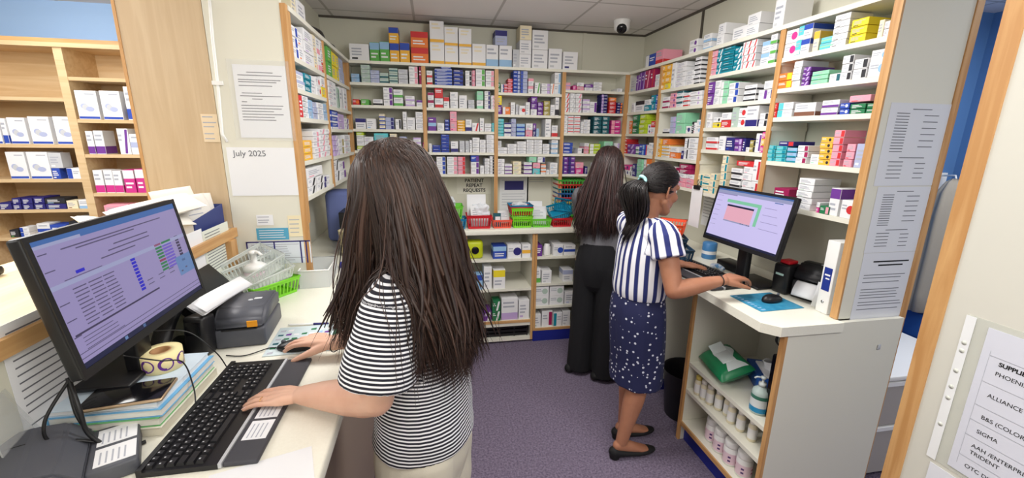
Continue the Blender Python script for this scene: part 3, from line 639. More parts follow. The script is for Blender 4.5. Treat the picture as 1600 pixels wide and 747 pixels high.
# lime dispenser with round black window
p = aty(742, 399, 3.24); t = thing('lime_dispenser', 'lime-yellow square dispenser with a round black window', 'dispenser', (p.x, 3.30, BZ1[0]+0.0005))
MB().rbox((-0.068, -0.05, 0), (0.068, 0.05, 0.145), 0.022, mat('lime_plastic', (196, 206, 30), 0.4)).build('body', t)
MB().lathe([(0.030, 0), (0.030, 0.006), (0.024, 0.007)], M_BLACKG, 20, frame((0.004, -0.0505, 0.072), (1, 0, 0), (0, -1, 0))).build('window', t)
# white lidded pot
p = aty(865, 401, 3.25); mb = MB(); mb.lathe([(0.028, 0), (0.030, 0.01), (0.030, 0.07), (0.022, 0.078), (0.022, 0.095)], M_WHITE, 18)
tag(mb.build('white_pot', loc=(aty(854, 400, 3.27).x, 3.27, BZ2[0]+0.0005)), 'small white screw-top pot beside a purple box, under the back worktop', 'pot')
# black crate under the unit
t = thing('black_crate', 'slatted black plastic crate on the floor under the back base unit', 'crate', (0.52, 3.40, 0.046))
mb = MB(); mb.box((-0.24, -0.15, 0), (0.24, 0.15, 0.008), M_BLACK)
for z in (0.0, 0.034, 0.068): mb.box((-0.24, -0.155, z+0.004), (0.24, -0.147, z+0.026), M_BLACK); mb.box((-0.24, 0.147, z+0.004), (0.24, 0.155, z+0.026), M_BLACK)
for x in (-0.24, -0.12, 0, 0.12, 0.23): mb.box((x, -0.158, 0), (x+0.012, -0.146, 0.096), M_BLACK)
for x in (-0.245, 0.237): mb.box((x, -0.15, 0), (x+0.008, 0.15, 0.09), M_BLACK)
mb.build('slatted_body', t); MB().tube([(-0.245, -0.155, 0.097), (0.245, -0.155, 0.097), (0.245, 0.155, 0.097), (-0.245, 0.155, 0.097), (-0.245, -0.155, 0.097)], 0.004, M_BLACK, 6).build('rim', t)

# ------------------------------------------------------------------ slotted baskets on the back worktop
def plastic(nm, rgb): return mat('basket_'+nm, rgb, 0.38)
BK = dict(lime=plastic('lime', (128, 214, 44)), green=plastic('green', (112, 206, 60)), red=plastic('red', (196, 26, 40)), coral=plastic('coral', (238, 92, 70)), orange=plastic('orange', (236, 84, 44)),
          blue=plastic('blue', (26, 122, 168)), teal=plastic('teal', (22, 140, 176)), slate=plastic('slate', (44, 74, 100)), clear=plastic('clear', (226, 232, 228)))
def basket_mb(L, W, Ht, m, taper=0.86, n=9):
    """open tray with slotted sides; L along x, W along y"""
    mb = MB(); wl = 0.0025; hb, hr = 0.16*Ht, 0.20*Ht
    def ring(za, zb):
        ka = taper+(1-taper)*za/Ht; kb = taper+(1-taper)*zb/Ht
        for (ax, ay), (bx, by) in (((-1, -1), (1, -1)), ((1, -1), (1, 1)), ((1, 1), (-1, 1)), ((-1, 1), (-1, -1))):
            q = []
            for k, z in ((ka, za), (kb, zb)): q.append((k, z))
            o = [(ax*L/2*ka, ay*W/2*ka, za), (bx*L/2*ka, by*W/2*ka, za), (bx*L/2*kb, by*W/2*kb, zb), (ax*L/2*kb, ay*W/2*kb, zb)]
            i = [(x-math.copysign(wl, x), y-math.copysign(wl, y), z) for x, y, z in o]
            mb.add(o+i, [(0, 1, 2, 3), (7, 6, 5, 4), (3, 2, 6, 7), (0, 4, 5, 1)], m)
    ring(0, hb); ring(Ht-hr, Ht)
    mb.box((-L/2*taper, -W/2*taper, 0), (L/2*taper, W/2*taper, 0.003), m)
    ka = taper+(1-taper)*hb/Ht; kb = taper+(1-taper)*(Ht-hr)/Ht
    def slats(n, f):
        for i in range(n+1):
            u = -1+2*i/n; du = 0.32/n
            if abs(u) > 0.99: u = math.copysign(1-du, u)
            a = [f(u-du, ka, hb), f(u+du, ka, hb), f(u+du, kb, Ht-hr), f(u-du, kb, Ht-hr)]
            c = Vector((0, 0, Ht/2)); b_ = []
            for p in a:
                d = Vector((p[0], p[1], 0)); d = Vector((math.copysign(wl, p[0]) if abs(abs(p[0])-L/2*ka) < abs(abs(p[1])-W/2*ka) else 0, math.copysign(wl, p[1]) if abs(abs(p[1])-W/2*ka) <= abs(abs(p[0])-L/2*ka) else 0, 0))
                b_.append((p[0]-d.x, p[1]-d.y, p[2]))
            mb.add(a+b_, [(0, 1, 2, 3), (7, 6, 5, 4), (1, 5, 6, 2), (0, 3, 7, 4)], m)
    nw = max(4, int(n*W/L))
    for sg in (-1, 1):
        slats(n, lambda u, k, z: (u*L/2*k, sg*W/2*k, z)); slats(nw, lambda u, k, z: (sg*L/2*k, u*W/2*k, z))
    # rolled rim
    e = 0.004
    mb.tube([(-L/2, -W/2, Ht), (L/2, -W/2, Ht), (L/2, W/2, Ht), (-L/2, W/2, Ht), (-L/2, -W/2, Ht)], e, m, 6); return mb
def basket(label, x, y, z, L, W, Ht, m, rz=0, tilt=(0, 0), grp='slotted baskets on the back worktop', n=9):
    mb = basket_mb(L, W, Ht, m, n=n); return tag(mb.build('slotted_basket', loc=(x, y, z), rot=(tilt[0], tilt[1], rz)), label, 'basket', grp)
def crumple(name, label, cat, loc, sx, sy, sz, m, seed, grp=None, n=3, rz=0):
    """a creased bag or wad: displaced, flattened sphere"""
    bm = bmesh.new(); bmesh.ops.create_icosphere(bm, subdivisions=n, radius=1)
    for v in bm.verts:
        d = noise.noise(v.co*2.1+Vector((seed, 0, 0)))*0.45 + noise.noise(v.co*5+Vector((0, seed, 0)))*0.22
        v.co = v.co*(1+d); v.co = Vector((max(-1.0, min(1.0, v.co.x))*sx, max(-1.0, min(1.0, v.co.y))*sy, max(-0.95, min(1.3, v.co.z))*sz))
    mb = MB(); mb.bm(bm, m, smooth=False); return tag(mb.build(name, loc=loc, rot=(0, 0, rz)), label, cat, grp)
def paper_sheet(mb, w, h, m, M, curl=0.0, n=6, th=0.0004):
    vs = []; fs = []
    for s_ in (0, 1):
        for i in range(n+1):
            x = -w/2+w*i/n; z = curl*math.sin(math.pi*i/n)
            for y in (-h/2, h/2): vs.append((x, y, z+s_*th))
    k = 2*(n+1)
    for i in range(n):
        fs.append((2*i+k, 2*i+2+k, 2*i+3+k, 2*i+1+k)); fs.append((2*i, 2*i+1, 2*i+3, 2*i+2))
    for i in range(n): fs.append((2*i, 2*i+2, 2*i+2+k, 2*i+k)); fs.append((2*i+1, 2*i+1+k, 2*i+3+k, 2*i+3))
    mb.add(vs, fs, m, True, M)
YBK = 3.315
x1 = aty(715, 350, YBK-0.06).x
basket('blue slotted basket under a lime basket, left end of back worktop', x1-0.03, YBK, ZT+0.0005, 0.20, 0.14, 0.078, BK['blue'])
basket('lime slotted basket stacked on a blue one, white bags inside', x1-0.055, YBK+0.01, ZT+0.080, 0.20, 0.15, 0.10, BK['green'])
crumple('prescription_bag', 'white crumpled bag heaped in the lime basket on the blue one', 'paper bag', (x1-0.085, YBK+0.02, ZT+0.185), 0.075, 0.055, 0.065, mat('bag_film', (224, 228, 234), 0.35), 3.1, 'white bags in the baskets')
x2 = aty(749, 350, YBK-0.06).x
basket('red slotted basket with standing white envelopes, below the repeat requests sign', x2, YBK, ZT+0.0005, 0.195, 0.15, 0.105, BK['red'])
def envelope(label, loc, w, h, lean, rz, m=M_PAPER, lines=True, grp='papers standing in the baskets', name='envelope'):
    t = thing(name, label, 'envelope' if name == 'envelope' else 'paper', loc, rz, grp)
    M = Matrix.Translation((0, 0, 0)) @ Matrix.Rotation(math.pi/2-lean, 4, 'X') @ Matrix.Translation((0, h/2, 0))
    mb = MB(); paper_sheet(mb, w, h, m, M, 0.004, 8, 0.0015); mb.build('sheet', t)
    if lines:
        mb = MB()
        for i in range(4): mb.quad([(-w*0.4, h*(0.75-0.1*i), 0.0065), (w*(0.1+0.2*(i % 2)), h*(0.75-0.1*i), 0.0065), (w*(0.1+0.2*(i % 2)), h*(0.78-0.1*i), 0.0065), (-w*0.4, h*(0.78-0.1*i), 0.0065)], M_INKL, Matrix.Rotation(math.pi/2-lean, 4, 'X'))
        mb.build('printed_lines', t)
    return t
envelope('tall white envelope standing at the back of the red basket', (x2-0.01, YBK+0.05, ZT+0.02), 0.15, 0.235, 0.10, 0, lines=False)
envelope('white printed envelope leaning in the front of the red basket', (x2+0.01, YBK-0.02, ZT+0.012), 0.14, 0.165, 0.22, 0.1)
crumple('prescription_bag', 'clear crumpled bag between envelopes in the red basket', 'paper bag', (x2+0.02, YBK+0.02, ZT+0.12), 0.075, 0.03, 0.065, mat('bag_film', (224, 228, 234), 0.35), 5.7, 'white bags in the baskets')
x3 = aty(785, 350, YBK-0.06).x
basket('coral-red low slotted basket between the red and stacked green baskets', x3, YBK, ZT+0.0005, 0.155, 0.15, 0.065, BK['coral'])
t = thing('small_leaflet_box', 'small dark box with white label standing in the coral basket', 'box', (x3-0.045, YBK, ZT+0.005))
mb = MB(); mb.box((-0.02, -0.012, 0), (0.04, 0.012, 0.105), PM['T']); mb.quad([(-0.005, -0.0125, 0.04), (0.035, -0.0125, 0.04), (0.035, -0.0125, 0.08), (-0.005, -0.0125, 0.08)], M_PAPER); mb.build('body', t)
envelope('white folded paper lying back in the coral basket', (x3+0.03, YBK+0.02, ZT+0.03), 0.09, 0.10, 0.5, 0.1)
x4 = aty(815.5, 350, YBK-0.06).x
basket('lowest green slotted basket of the tall nested stack', x4+0.004, YBK, ZT+0.0005, 0.165, 0.15, 0.090, BK['lime'])
basket('second green basket up in the tall nested stack', x4+0.002, YBK+0.004, ZT+0.050, 0.175, 0.15, 0.105, BK['lime'])
basket('red basket nested near the top of the tall green stack', x4-0.004, YBK+0.008, ZT+0.102, 0.182, 0.15, 0.062, BK['red'])
basket('blue basket nested on top of the tall green stack', x4-0.004, YBK+0.010, ZT+0.126, 0.186, 0.15, 0.052, BK['blue'])
crumple('prescription_bag', 'white crumpled bag in the blue basket atop the green stack', 'paper bag', (x4-0.01, YBK+0.01, ZT+0.178), 0.06, 0.045, 0.02, mat('bag_film', (224, 228, 234), 0.35), 8.2, 'white bags in the baskets')
x5 = aty(846, 350, YBK-0.06).x
basket('low green basket of white envelopes right of the nested stack', x5, YBK, ZT+0.0005, 0.16, 0.15, 0.068, BK['green'])
envelope('white envelope tilted in the low green basket', (x5-0.01, YBK+0.01, ZT+0.01), 0.13, 0.15, 0.35, -0.25)
envelope('white envelope behind another in the low green basket', (x5-0.03, YBK+0.045, ZT+0.01), 0.12, 0.185, 0.2, -0.15)
x6 = aty(878, 350, YBK-0.06).x
basket('dark red basket under the tilted teal baskets, beside the long-haired woman', x6, YBK, ZT+0.0005, 0.17, 0.15, 0.07, BK['red'])
basket('teal slotted basket tilted onto the dark red one', x6-0.015, YBK+0.0, ZT+0.085, 0.17, 0.13, 0.07, BK['teal'], 0.1, (0.55, -0.22))
basket('teal slotted basket lying behind another teal one, near the coloured trays', x6+0.045, YBK+0.09, ZT+0.115, 0.16, 0.12, 0.07, BK['teal'], -0.2, (0.8, 0.15))
# stack of flat coloured trays at the back
xt = aty(892, 300, 3.55).x; TC = [('green', (70, 170, 62)), ('red', (190, 50, 46)), ('teal', (30, 120, 130)), ('blue', (40, 90, 150)), ('red', (176, 40, 60)), ('yellow', (220, 190, 60)), ('green', (60, 150, 70)), ('teal', (34, 110, 120)), ('green', (80, 190, 60))]
for i, (nm, rgb) in enumerate(reversed(TC)):
    mb = basket_mb(0.27, 0.17, 0.052, mat('tray_%s_%d' % (nm, rgb[0]), rgb, 0.4), 0.9, 10)
    tag(mb.build('shallow_tray', loc=(xt, 3.57, ZT+0.001+i*0.0375)), f'{nm} shallow tray, {ORD[i+1]} up in the tray stack by the back wall', 'tray', 'nested coloured trays on the back worktop')
# ---- notices on the back panel above the baskets
def flat_sheet(label, M, w, h, m=M_PAPER, name='notice', th=0.0008, cat='notice', grp=None):
    t = bpy.data.objects.new(name, None); t.empty_display_size = 0.05; COL.objects.link(t); tag(t, label, cat, grp)
    mb = MB(); mb.box((-w/2, -h/2, 0), (w/2, h/2, th), m, M); mb.build('sheet', t); return t
def print_lines(t, M, w, h, rows, m=M_INKL, seed=1, x0=0.08, x1=0.92, th=0.004, z=0.0011, name='printed_lines', gap=0.3):
    rnd = random.Random(seed); mb = MB()
    for r in rows:
        y, a, b = (r if isinstance(r, tuple) else (r, x0, None)); bb = b if b else x1-gap*rnd.random()
        mb.quad([((a-0.5)*w, (y-0.5)*h-th/2, z), ((bb-0.5)*w, (y-0.5)*h-th/2, z), ((bb-0.5)*w, (y-0.5)*h+th/2, z), ((a-0.5)*w, (y-0.5)*h+th/2, z)], m, M)
    return mb.build(name, t)
YBP = 3.6985
def MB_back(px, py, y=YBP):
    p = aty(px, py, y); return frame((p.x, y, p.z), (1, 0, 0), (0, -1, 0))
M = MB_back(741, 287.5); t = flat_sheet('white notice reading PATIENT REPEAT REQUESTS above the red basket', M, 0.30, 0.17, M_PANEL)
text_mesh('PATIENT\nREPEAT\nREQUESTS', 0.042, M_BLACKINK, t, M @ Matrix.Translation((0, 0.016, 0.001)), align='CENTER', space=1.0, bold=0.001)
M = MB_back(803, 303); t = flat_sheet('white notice with a dark blue block above the nested baskets', M, 0.26, 0.30, M_PAPER)
mb = MB(); mb.box((-0.085, 0.035, 0.0009), (0.085, 0.115, 0.0012), PM['n'], M); mb.build('blue_block', t); print_lines(t, M, 0.26, 0.30, [0.9, 0.5, 0.42, 0.34, 0.26, 0.18], seed=4)
M = MB_back(842, 300); t = flat_sheet('plain pale sheet pinned right of the blue notice', M, 0.22, 0.31, M_PANEL); print_lines(t, M, 0.22, 0.31, [0.92, 0.86, 0.8], seed=5)
mb = MB(); M = MB_back(690, 292); t = flat_sheet('white notice half hidden behind the dark-haired woman at the desk', M, 0.10, 0.13, M_PANEL); print_lines(t, M, 0.10, 0.13, [0.8, 0.6, 0.4], M_INK, seed=9)
# ---- dome camera on the ceiling
p = atz(972, 36, ZC-0.02); t = thing('dome_camera', 'white dome security camera on the ceiling near the back corner', 'security camera', (p.x, p.y, ZC-0.0005))
MB().lathe([(0.002, 0), (0.062, 0), (0.064, -0.008), (0.060, -0.018), (0.058, -0.055), (0.054, -0.07), (0.030, -0.083), (0.002, -0.086)][::-1], M_WHITE, 24, cap=False).build('housing', t)
dv = (Vector((0, 0, H))-Vector((p.x, p.y, ZC-0.05))); dv.z = -0.55*dv.length; dv.normalize()
Mc = frame(Vector((0, 0, -0.045))+dv*0.012, dv.cross(Vector((0, 0, 1))), dv)
MB().lathe([(0.038, 0.0), (0.040, 0.022), (0.037, 0.034), (0.030, 0.042), (0.012, 0.047), (0.001, 0.048)], M_BLACKG, 20, Mc, cap=False).build('lens', t)
# ------------------------------------------------------------------ left desk
def emi(name, rgb, s=1.0): return mat(name, tuple(int(v*0.35) for v in rgb), 0.35, emit=rgb, es=s)
def monitor(label, C, w, h, yaw, tilt, facing, zbase, back=0.09):
    """centre C of the panel; local frame: x = viewer's right, y = up, z = out of the screen"""
    n = Vector((math.cos(yaw), math.sin(yaw), 0)); u = Vector((-math.sin(yaw), math.cos(yaw), 0)); z = Vector((0, 0, 1))
    n2 = n*math.cos(tilt)+z*math.sin(tilt)
    t = thing('computer_monitor', label, 'computer monitor', (C[0]-n.x*back, C[1]-n.y*back, zbase))
    L = Vector(t.location); M = Matrix.Translation(-L) @ frame(C, u, n2)
    MB().rbox((-w/2, -h/2, -0.028), (w/2, h/2, -0.001), 0.006, M_BLACK, M).build('casing', t)
    mb = MB(); b = 0.012
    for a, c in (((-w/2, h/2-b), (w/2, h/2)), ((-w/2, -h/2), (w/2, -h/2+0.020)), ((-w/2, -h/2+0.020), (-w/2+b, h/2-b)), ((w/2-b, -h/2+0.020), (w/2, h/2-b))):
        mb.box((a[0], a[1], -0.001), (c[0], c[1], 0.002), M_BLACK, M)
    mb.build('bezel', t)
    base = Vector((0, 0, 0))
    MB().rbox((-0.085, -0.10, 0), (0.085, 0.10, 0.012), 0.005, M_BLACK, Matrix.Rotation(yaw, 4, 'Z')).build('stand_base', t)
    top = M @ Vector((0, -0.04, -0.03))
    MB().rbox((-0.018, -0.03, 0.010), (0.018, 0.03, top.z+0.03), 0.006, M_BLACK, Matrix.Translation((top.x-n.x*0.012, top.y-n.y*0.012, 0)) @ Matrix.Rotation(yaw, 4, 'Z')).build('stand_neck', t)
    return t, M, (w-2*b, h-b-0.020, (b-0.020)/-2.0)
def screen_ui(t, M, dims, base, items):
    w, h, oy = dims; cy = 0.004
    def q(mb, x0, y0, x1, y1, m, z): mb.quad([((x0-0.5)*w, (0.5-y1)*h+cy, z), ((x1-0.5)*w, (0.5-y1)*h+cy, z), ((x1-0.5)*w, (0.5-y0)*h+cy, z), ((x0-0.5)*w, (0.5-y0)*h+cy, z)], m, M)
    mb = MB(); q(mb, 0, 0, 1, 1, base, 0.0002)
    for k, it in enumerate(items): q(mb, *it[:4], it[4], 0.0004+0.00005*(k % 6))
    return mb.build('screen', t)
E_BASE = emi('screen_lavender', (150, 140, 186), 0.80); E_BAR = emi('screen_titlebar', (64, 104, 168), 0.8); E_PALE = emi('screen_pale', (160, 164, 202), 0.75)
E_TXT = emi('screen_text', (96, 88, 124), 0.6); E_BLUE = emi('screen_blue', (44, 40, 190), 0.8); E_GRN = emi('screen_green', (52, 130, 84), 0.7); E_RED = emi('screen_red', (150, 62, 96), 0.7)
E_VIO = emi('screen_violet', (112, 92, 196), 0.75); E_DARK = emi('screen_dark', (70, 62, 96), 0.6); E_TASK = emi('screen_taskbar', (28, 34, 74), 0.6); E_TEAL = emi('screen_steel', (104, 136, 186), 0.75)
E_PNK = emi('screen_pink', (226, 168, 186), 0.9); E_LAV = emi('screen_bright_lavender', (196, 188, 232), 0.95); E_GBAR = emi('screen_green_bar', (126, 196, 160), 0.9); E_TXT2 = emi('screen_text_pale', (150, 142, 190), 0.8)
t, M, dm = monitor('large black computer monitor on the left desk, lavender prescription list on screen', (-0.757, 1.206, 1.339), 0.522, 0.312, 0.018, 0.152, 1, ZT+0.085)
rnd = random.Random(3); it = [(0, 0, 1, 0.035, E_BAR), (0, 0.035, 0.25, 0.06, E_PALE), (0.25, 0.035, 1, 0.055, E_BAR), (0, 0.955, 1, 1, E_TASK)]
for i in range(6): it.append((0.01, 0.1+0.13*i, 0.05+0.02*rnd.random(), 0.108+0.13*i, E_TXT))
for y in (0.10, 0.125, 0.19, 0.23, 0.27): it.append((0.12+0.3*rnd.random(), y, 0.5+0.4*rnd.random(), y+0.010, E_TXT))
it += [(0.08, 0.33, 0.30, 0.336, E_TXT), (0.0, 0.34, 1.0, 0.375, E_PALE), (0.15, 0.29, 0.20, 0.315, E_BLUE)]
for r in range(10):
    y = 0.41+0.032*r
    for c in range(3): it.append((0.10+0.09*c, y, 0.165+0.09*c+0.02*rnd.random(), y+0.009, E_TXT))
    it.append((0.485, y-0.035, 0.52, y-0.012, E_BLUE))
    if r < 9:
        it.append((0.70, y-0.07, 0.76, y-0.05, E_RED if r in (0, 5) else E_GRN)); it.append((0.765, y-0.07, 0.855, y-0.05, E_VIO if r > 0 else E_GRN)); it.append((0.90, y-0.075, 0.935, y-0.052, E_DARK))
it += [(0.02, 0.735, 0.62, 0.75, E_DARK), (0.84, 0.55, 1.0, 0.75, E_TEAL), (0.86, 0.70, 0.88, 0.715, E_TXT), (0.91, 0.68, 0.93, 0.695, E_TXT), (0.0, 0.88, 1, 0.886, E_TXT), (0.0, 0.92, 1, 0.926, E_TXT)]
for i in range(6): it.append((0.55+0.1*(i % 3), 0.62+0.04*(i//3), 0.6+0.1*(i % 3), 0.628+0.04*(i//3), E_TXT))
for i in range(4): it.append((0.05, 0.78+0.03*i, 0.2+0.1*rnd.random(), 0.786+0.03*i, E_TXT))
for i in range(5): it.append((0.26+0.035*i, 0.962, 0.28+0.035*i, 0.99, E_PALE if i % 2 else E_TEAL))
screen_ui(t, M, dm, E_BASE, it)
# stack of catalogues under the monitor
BK_ = [('thick cream catalogue at the foot of the pile under the monitor', (216, 210, 190), (222, 218, 204), 0.026, (-0.895, -0.655, 1.02, 1.30)),
       ('white and green catalogue, second in the pile under the monitor', (220, 218, 208), (104, 176, 110), 0.022, (-0.892, -0.66, 1.025, 1.295)),
       ('white catalogue with blue cover, third in the pile under the monitor', (228, 226, 220), (110, 176, 220), 0.020, (-0.89, -0.655, 1.03, 1.29)),
       ('topmost pale blue magazine of the pile under the monitor', (226, 226, 226), (206, 222, 236), 0.014, (-0.89, -0.665, 1.035, 1.285))]
z = ZT+0.0005
for i, (lab, pg, cv, hh, (xa, xb, ya, yb)) in enumerate(BK_):
    t = thing('catalogue', lab, 'catalogue', ((xa+xb)/2, (ya+yb)/2, z), 0.0, 'catalogues under the left monitor')
    w_, d_ = (xb-xa)/2, (yb-ya)/2; cm = mat('cover_%d' % i, cv, 0.3); pm_ = mat('page_block_%d' % i, pg, 0.8, bump=(900, 0.2))
    mb = MB(); mb.box((-w_+0.003, -d_+0.003, 0.002), (w_-0.002, d_-0.003, hh-0.002), pm_); mb.build('pages', t)
    mb = MB(); mb.box((-w_, -d_, 0), (w_, d_, 0.0010), cm); mb.box((-w_, -d_, hh-0.0018), (w_, d_, hh-0.0003), cm); mb.box((-w_, -d_, 0.0018), (-w_+0.0025, d_, hh-0.0018), cm); mb.build('cover', t)
    z += hh
ZBK = z
# phone lying on the pile
t = thing('tablet_phone', 'black glass phone with gold edge lying on the catalogues under the monitor', 'phone', (-0.745, 1.075, ZBK+0.0005), 0.15)
MB().rbox((-0.085, -0.05, 0), (0.085, 0.05, 0.009), 0.004, mat('gold_metal', (196, 170, 140), 0.3, metal=0.7)).build('body', t)
MB().rbox((-0.082, -0.047, 0.0085), (0.082, 0.047, 0.0102), 0.0008, M_BLACKG).build('glass', t)
# label roll with purple printed rings
t = thing('label_roll', 'roll of cream labels printed with purple rings, on the catalogues', 'label roll', (-0.745, 1.215, ZBK+0.0005))
M_CRM = mat('roll_cream', (236, 222, 168), 0.6); M_PRP = mat('purple_print', (96, 44, 138), 0.5)
R_ = 0.048
MB().lathe([(0.024, 0), (R_, 0), (R_, 0.050), (0.024, 0.050), (0.024, 0)], M_CRM, 40, cap=False).build('paper', t)
MB().lathe([(0.0205, 0.001), (0.0238, 0.001), (0.0238, 0.0505), (0.0205, 0.0505), (0.0205, 0.001)], mat('kraft_core', (170, 128, 86), 0.7), 30, cap=False).build('core', t)
mb = MB()
for k in range(7):
    a0 = k*2*math.pi/7
    for j in range(20):
        p0, p1 = 2*math.pi*j/20, 2*math.pi*(j+1)/20
        def pt(a, r): return ((R_+0.0004)*math.cos(a0+r*math.cos(a)/R_), (R_+0.0004)*math.sin(a0+r*math.cos(a)/R_), 0.025+r*math.sin(a))
        th_ = 0.0035 if math.cos(p0) > -0.3 else 0.007
        mb.quad([pt(p0, 0.018), pt(p1, 0.018), pt(p1, 0.018-th_), pt(p0, 0.018-th_)], M_PRP)
mb.build('purple_rings', t)
# acrylic leaflet stand behind
t = thing('acrylic_stand', 'clear bent acrylic stand behind the catalogue pile', 'leaflet holder', (-0.865, 0.99, ZT+0.0005), 0.3)
mb = MB(); mb.box((-0.01, -0.10, 0.0), (0.05, 0.10, 0.003), M_POLY); mb.box((-0.012, -0.10, 0.003), (-0.009, 0.10, 0.19), M_POLY, Matrix.Rotation(-0.12, 4, 'Y')); mb.build('bent_sheet', t)
# keyboard with palm rest
KEYM = mat('key_black', (30, 30, 34), 0.45); KB = mat('keyboard_body', (24, 24, 27), 0.4); M_RESTB = mat('palm_rest', (66, 66, 72), 0.6)
def keyboard(label, loc, rz, rest=True):
    """length along local y (0.455), depth along local x (0.155); +x towards the typist"""
    t = thing('keyboard', label, 'keyboard', loc, rz)
    mb = MB(); mb.prism([(-0.078, -0.228), (0.078, -0.228), (0.078, 0.228), (-0.078, 0.228)], 0, 0.012, KB); 
    mb.box((-0.078, -0.228, 0.012), (-0.066, 0.228, 0.018), KB); mb.build('body', t)
    mk = MB(); ml = MB()
    rows = [(-0.058, 0.9), (-0.036, 1), (-0.017, 1), (0.002, 1), (0.021, 1), (0.040, 1)]
    rnd = random.Random(5)
    for ri, (x, sc) in enumerate(rows):
        y = -0.220; i = 0
        blocks = [(-0.220, 0.055), (0.066, 0.118), (0.128, 0.204)]
        for bi, (ya, yb) in enumerate(blocks):
            if bi == 1 and ri == 3: continue
            y = ya
            while y < yb-0.012:
                wd = 0.0178
                if bi == 0:
                    if ri == 5 and y > ya+0.05 and y < ya+0.07: wd = 0.108
                    elif y == ya: wd = (0.0178, 0.0178, 0.026, 0.030, 0.039, 0.024)[ri]
                    if yb-(y+wd) < 0.016: wd = yb-y
                mk_x0, mk_x1 = x-0.0080*sc, x+0.0080*sc
                a = [(mk_x0, y+0.0008, 0.0118), (mk_x1, y+0.0008, 0.0118), (mk_x1, y+wd-0.0014, 0.0118), (mk_x0, y+wd-0.0014, 0.0118)]
                b = [(mk_x0+0.0022, y+0.0030, 0.0195), (mk_x1-0.0016, y+0.0030, 0.0185), (mk_x1-0.0016, y+wd-0.0036, 0.0185), (mk_x0+0.0022, y+wd-0.0036, 0.0195)]
                mk.add(a+b, [(4, 5, 6, 7), (0, 1, 5, 4), (1, 2, 6, 5), (2, 3, 7, 6), (3, 0, 4, 7)], KEYM)
                if wd < 0.03: ml.quad([(x-0.004, y+wd*0.3, 0.0197), (x-0.0005, y+wd*0.3, 0.0195), (x-0.0005, y+wd*0.48, 0.0195), (x-0.004, y+wd*0.48, 0.0197)], M_LGREY)
                y += wd+0.0008
    mk.build('keys', t); ml.build('key_legends', t)
    if rest:
        MB().rbox((0.086, -0.226, 0), (0.158, 0.226, 0.012), 0.004, M_RESTB).build('palm_rest', t)
        MB().box((0.0785, -0.228, 0.002), (0.0855, 0.228, 0.0135), M_LGREY).build('silver_edge', t)
    return t
t = keyboard('black keyboard with palm rest on the left desk, under the woman in stripes\u2019 hand', (-0.556, 1.112, ZT+0.001), 0.0)
t['label'] = 'black keyboard with labelled palm rest, typed on by the woman in fine stripes'
for (ya, yb) in ((-0.155, -0.085), (-0.075, -0.015)):
    mb = MB(); mb.box((0.097, ya, 0.0121), (0.150, yb, 0.0126), M_PAPER)
    for i in range(4): mb.quad([(0.105+0.01*i, ya+0.006, 0.0128), (0.108+0.01*i, ya+0.006, 0.0128), (0.108+0.01*i, yb-0.012, 0.0128), (0.105+0.01*i, yb-0.012, 0.0128)], M_INKL)
    mb.build('sticker', t)
# mouse mat, mouse, pen
M_MATG = mat('mat_green_edge', (52, 110, 84), 0.6)
t = thing('mouse_mat', 'pale printed mouse mat with green end, under the right hand on the left desk', 'mouse mat', (-0.455, 1.50, ZT+0.0005), 0.05)
MB().rbox((-0.115, -0.108, 0), (0.115, 0.108, 0.003), 0.0012, mat('mat_pale', (206, 220, 224), 0.5)).build('pad', t)
mb = MB(); mb.box((0.083, -0.106, 0.0030), (0.113, 0.106, 0.0033), M_MATG)
rnd = random.Random(11)
for i in range(7):
    for j in range(6):
        if rnd.random() < 0.75:
            x = -0.105+0.026*i; y = -0.098+0.033*j
            mb.quad([(x, y, 0.0034), (x+0.018, y, 0.0034), (x+0.018, y+0.010+0.01*rnd.random(), 0.0034), (x, y+0.012, 0.0034)], rnd.choice([PM['k'], PM['D'], PM['P'], M_INKL, PM['w'], PM['T']]))
mb.build('print', t)
text_mesh('dermal', 0.034, M_MATG, t, Matrix.Translation((-0.095, -0.05, 0.0036)) @ Matrix.Rotation(math.pi/2, 4, 'Z'), name='lettering') if False else None
def mouse(label, loc, rz):
    t = thing('computer_mouse', label, 'computer mouse', loc, rz)
    bm = bmesh.new(); bmesh.ops.create_uvsphere(bm, u_segments=24, v_segments=14, radius=1)
    for v in bm.verts:
        x, y, z = v.co; z = max(z, -0.25)
        k = 1.0-0.18*max(0, x)**2
        v.co = Vector((x*0.058, y*0.031*k*(1-0.10*(1-abs(x))), (z+0.25)*0.026*(1.0-0.25*x)))
    mb = MB(); mb.bm(bm, M_BLACK, smooth=True); mb.build('shell', t)
    MB().lathe([(0.0075, -0.0025), (0.0075, 0.0025)], M_MGREY, 14, Matrix.Translation((0.034, 0, 0.0262)) @ Matrix.Rotation(math.pi/2, 4, 'X')).build('scroll_wheel', t)
    return t
mouse('black mouse under the right hand of the woman in fine stripes', (-0.475, 1.425, ZT+0.0045), math.pi-0.1)
MB_ = MB(); MB_.tube(bez([(-0.53, 1.43, ZT+0.008), (-0.56, 1.435, ZT+0.007), (-0.62, 1.40, ZT+0.004), (-0.68, 1.41, ZT+0.004)], 10), 0.0018, M_BLACK, 6)
tag(MB_.build('mouse_cable'), 'thin black mouse cable running towards the label printer', 'cable')
t = thing('ballpoint_pen', 'white ballpoint pen with dark blue cap beside the mouse mat', 'pen', (-0.48, 1.617, ZT+0.0055), -0.06)
MR = Matrix.Rotation(math.pi/2, 4, 'Y')
MB().lathe([(0.0015, -0.075), (0.0035, -0.066), (0.0035, 0.02)], M_WHITE, 10, MR).build('barrel', t)
MB().lathe([(0.0043, 0.018), (0.0043, 0.07), (0.002, 0.074)], PM['n'], 10, MR).build('cap', t)
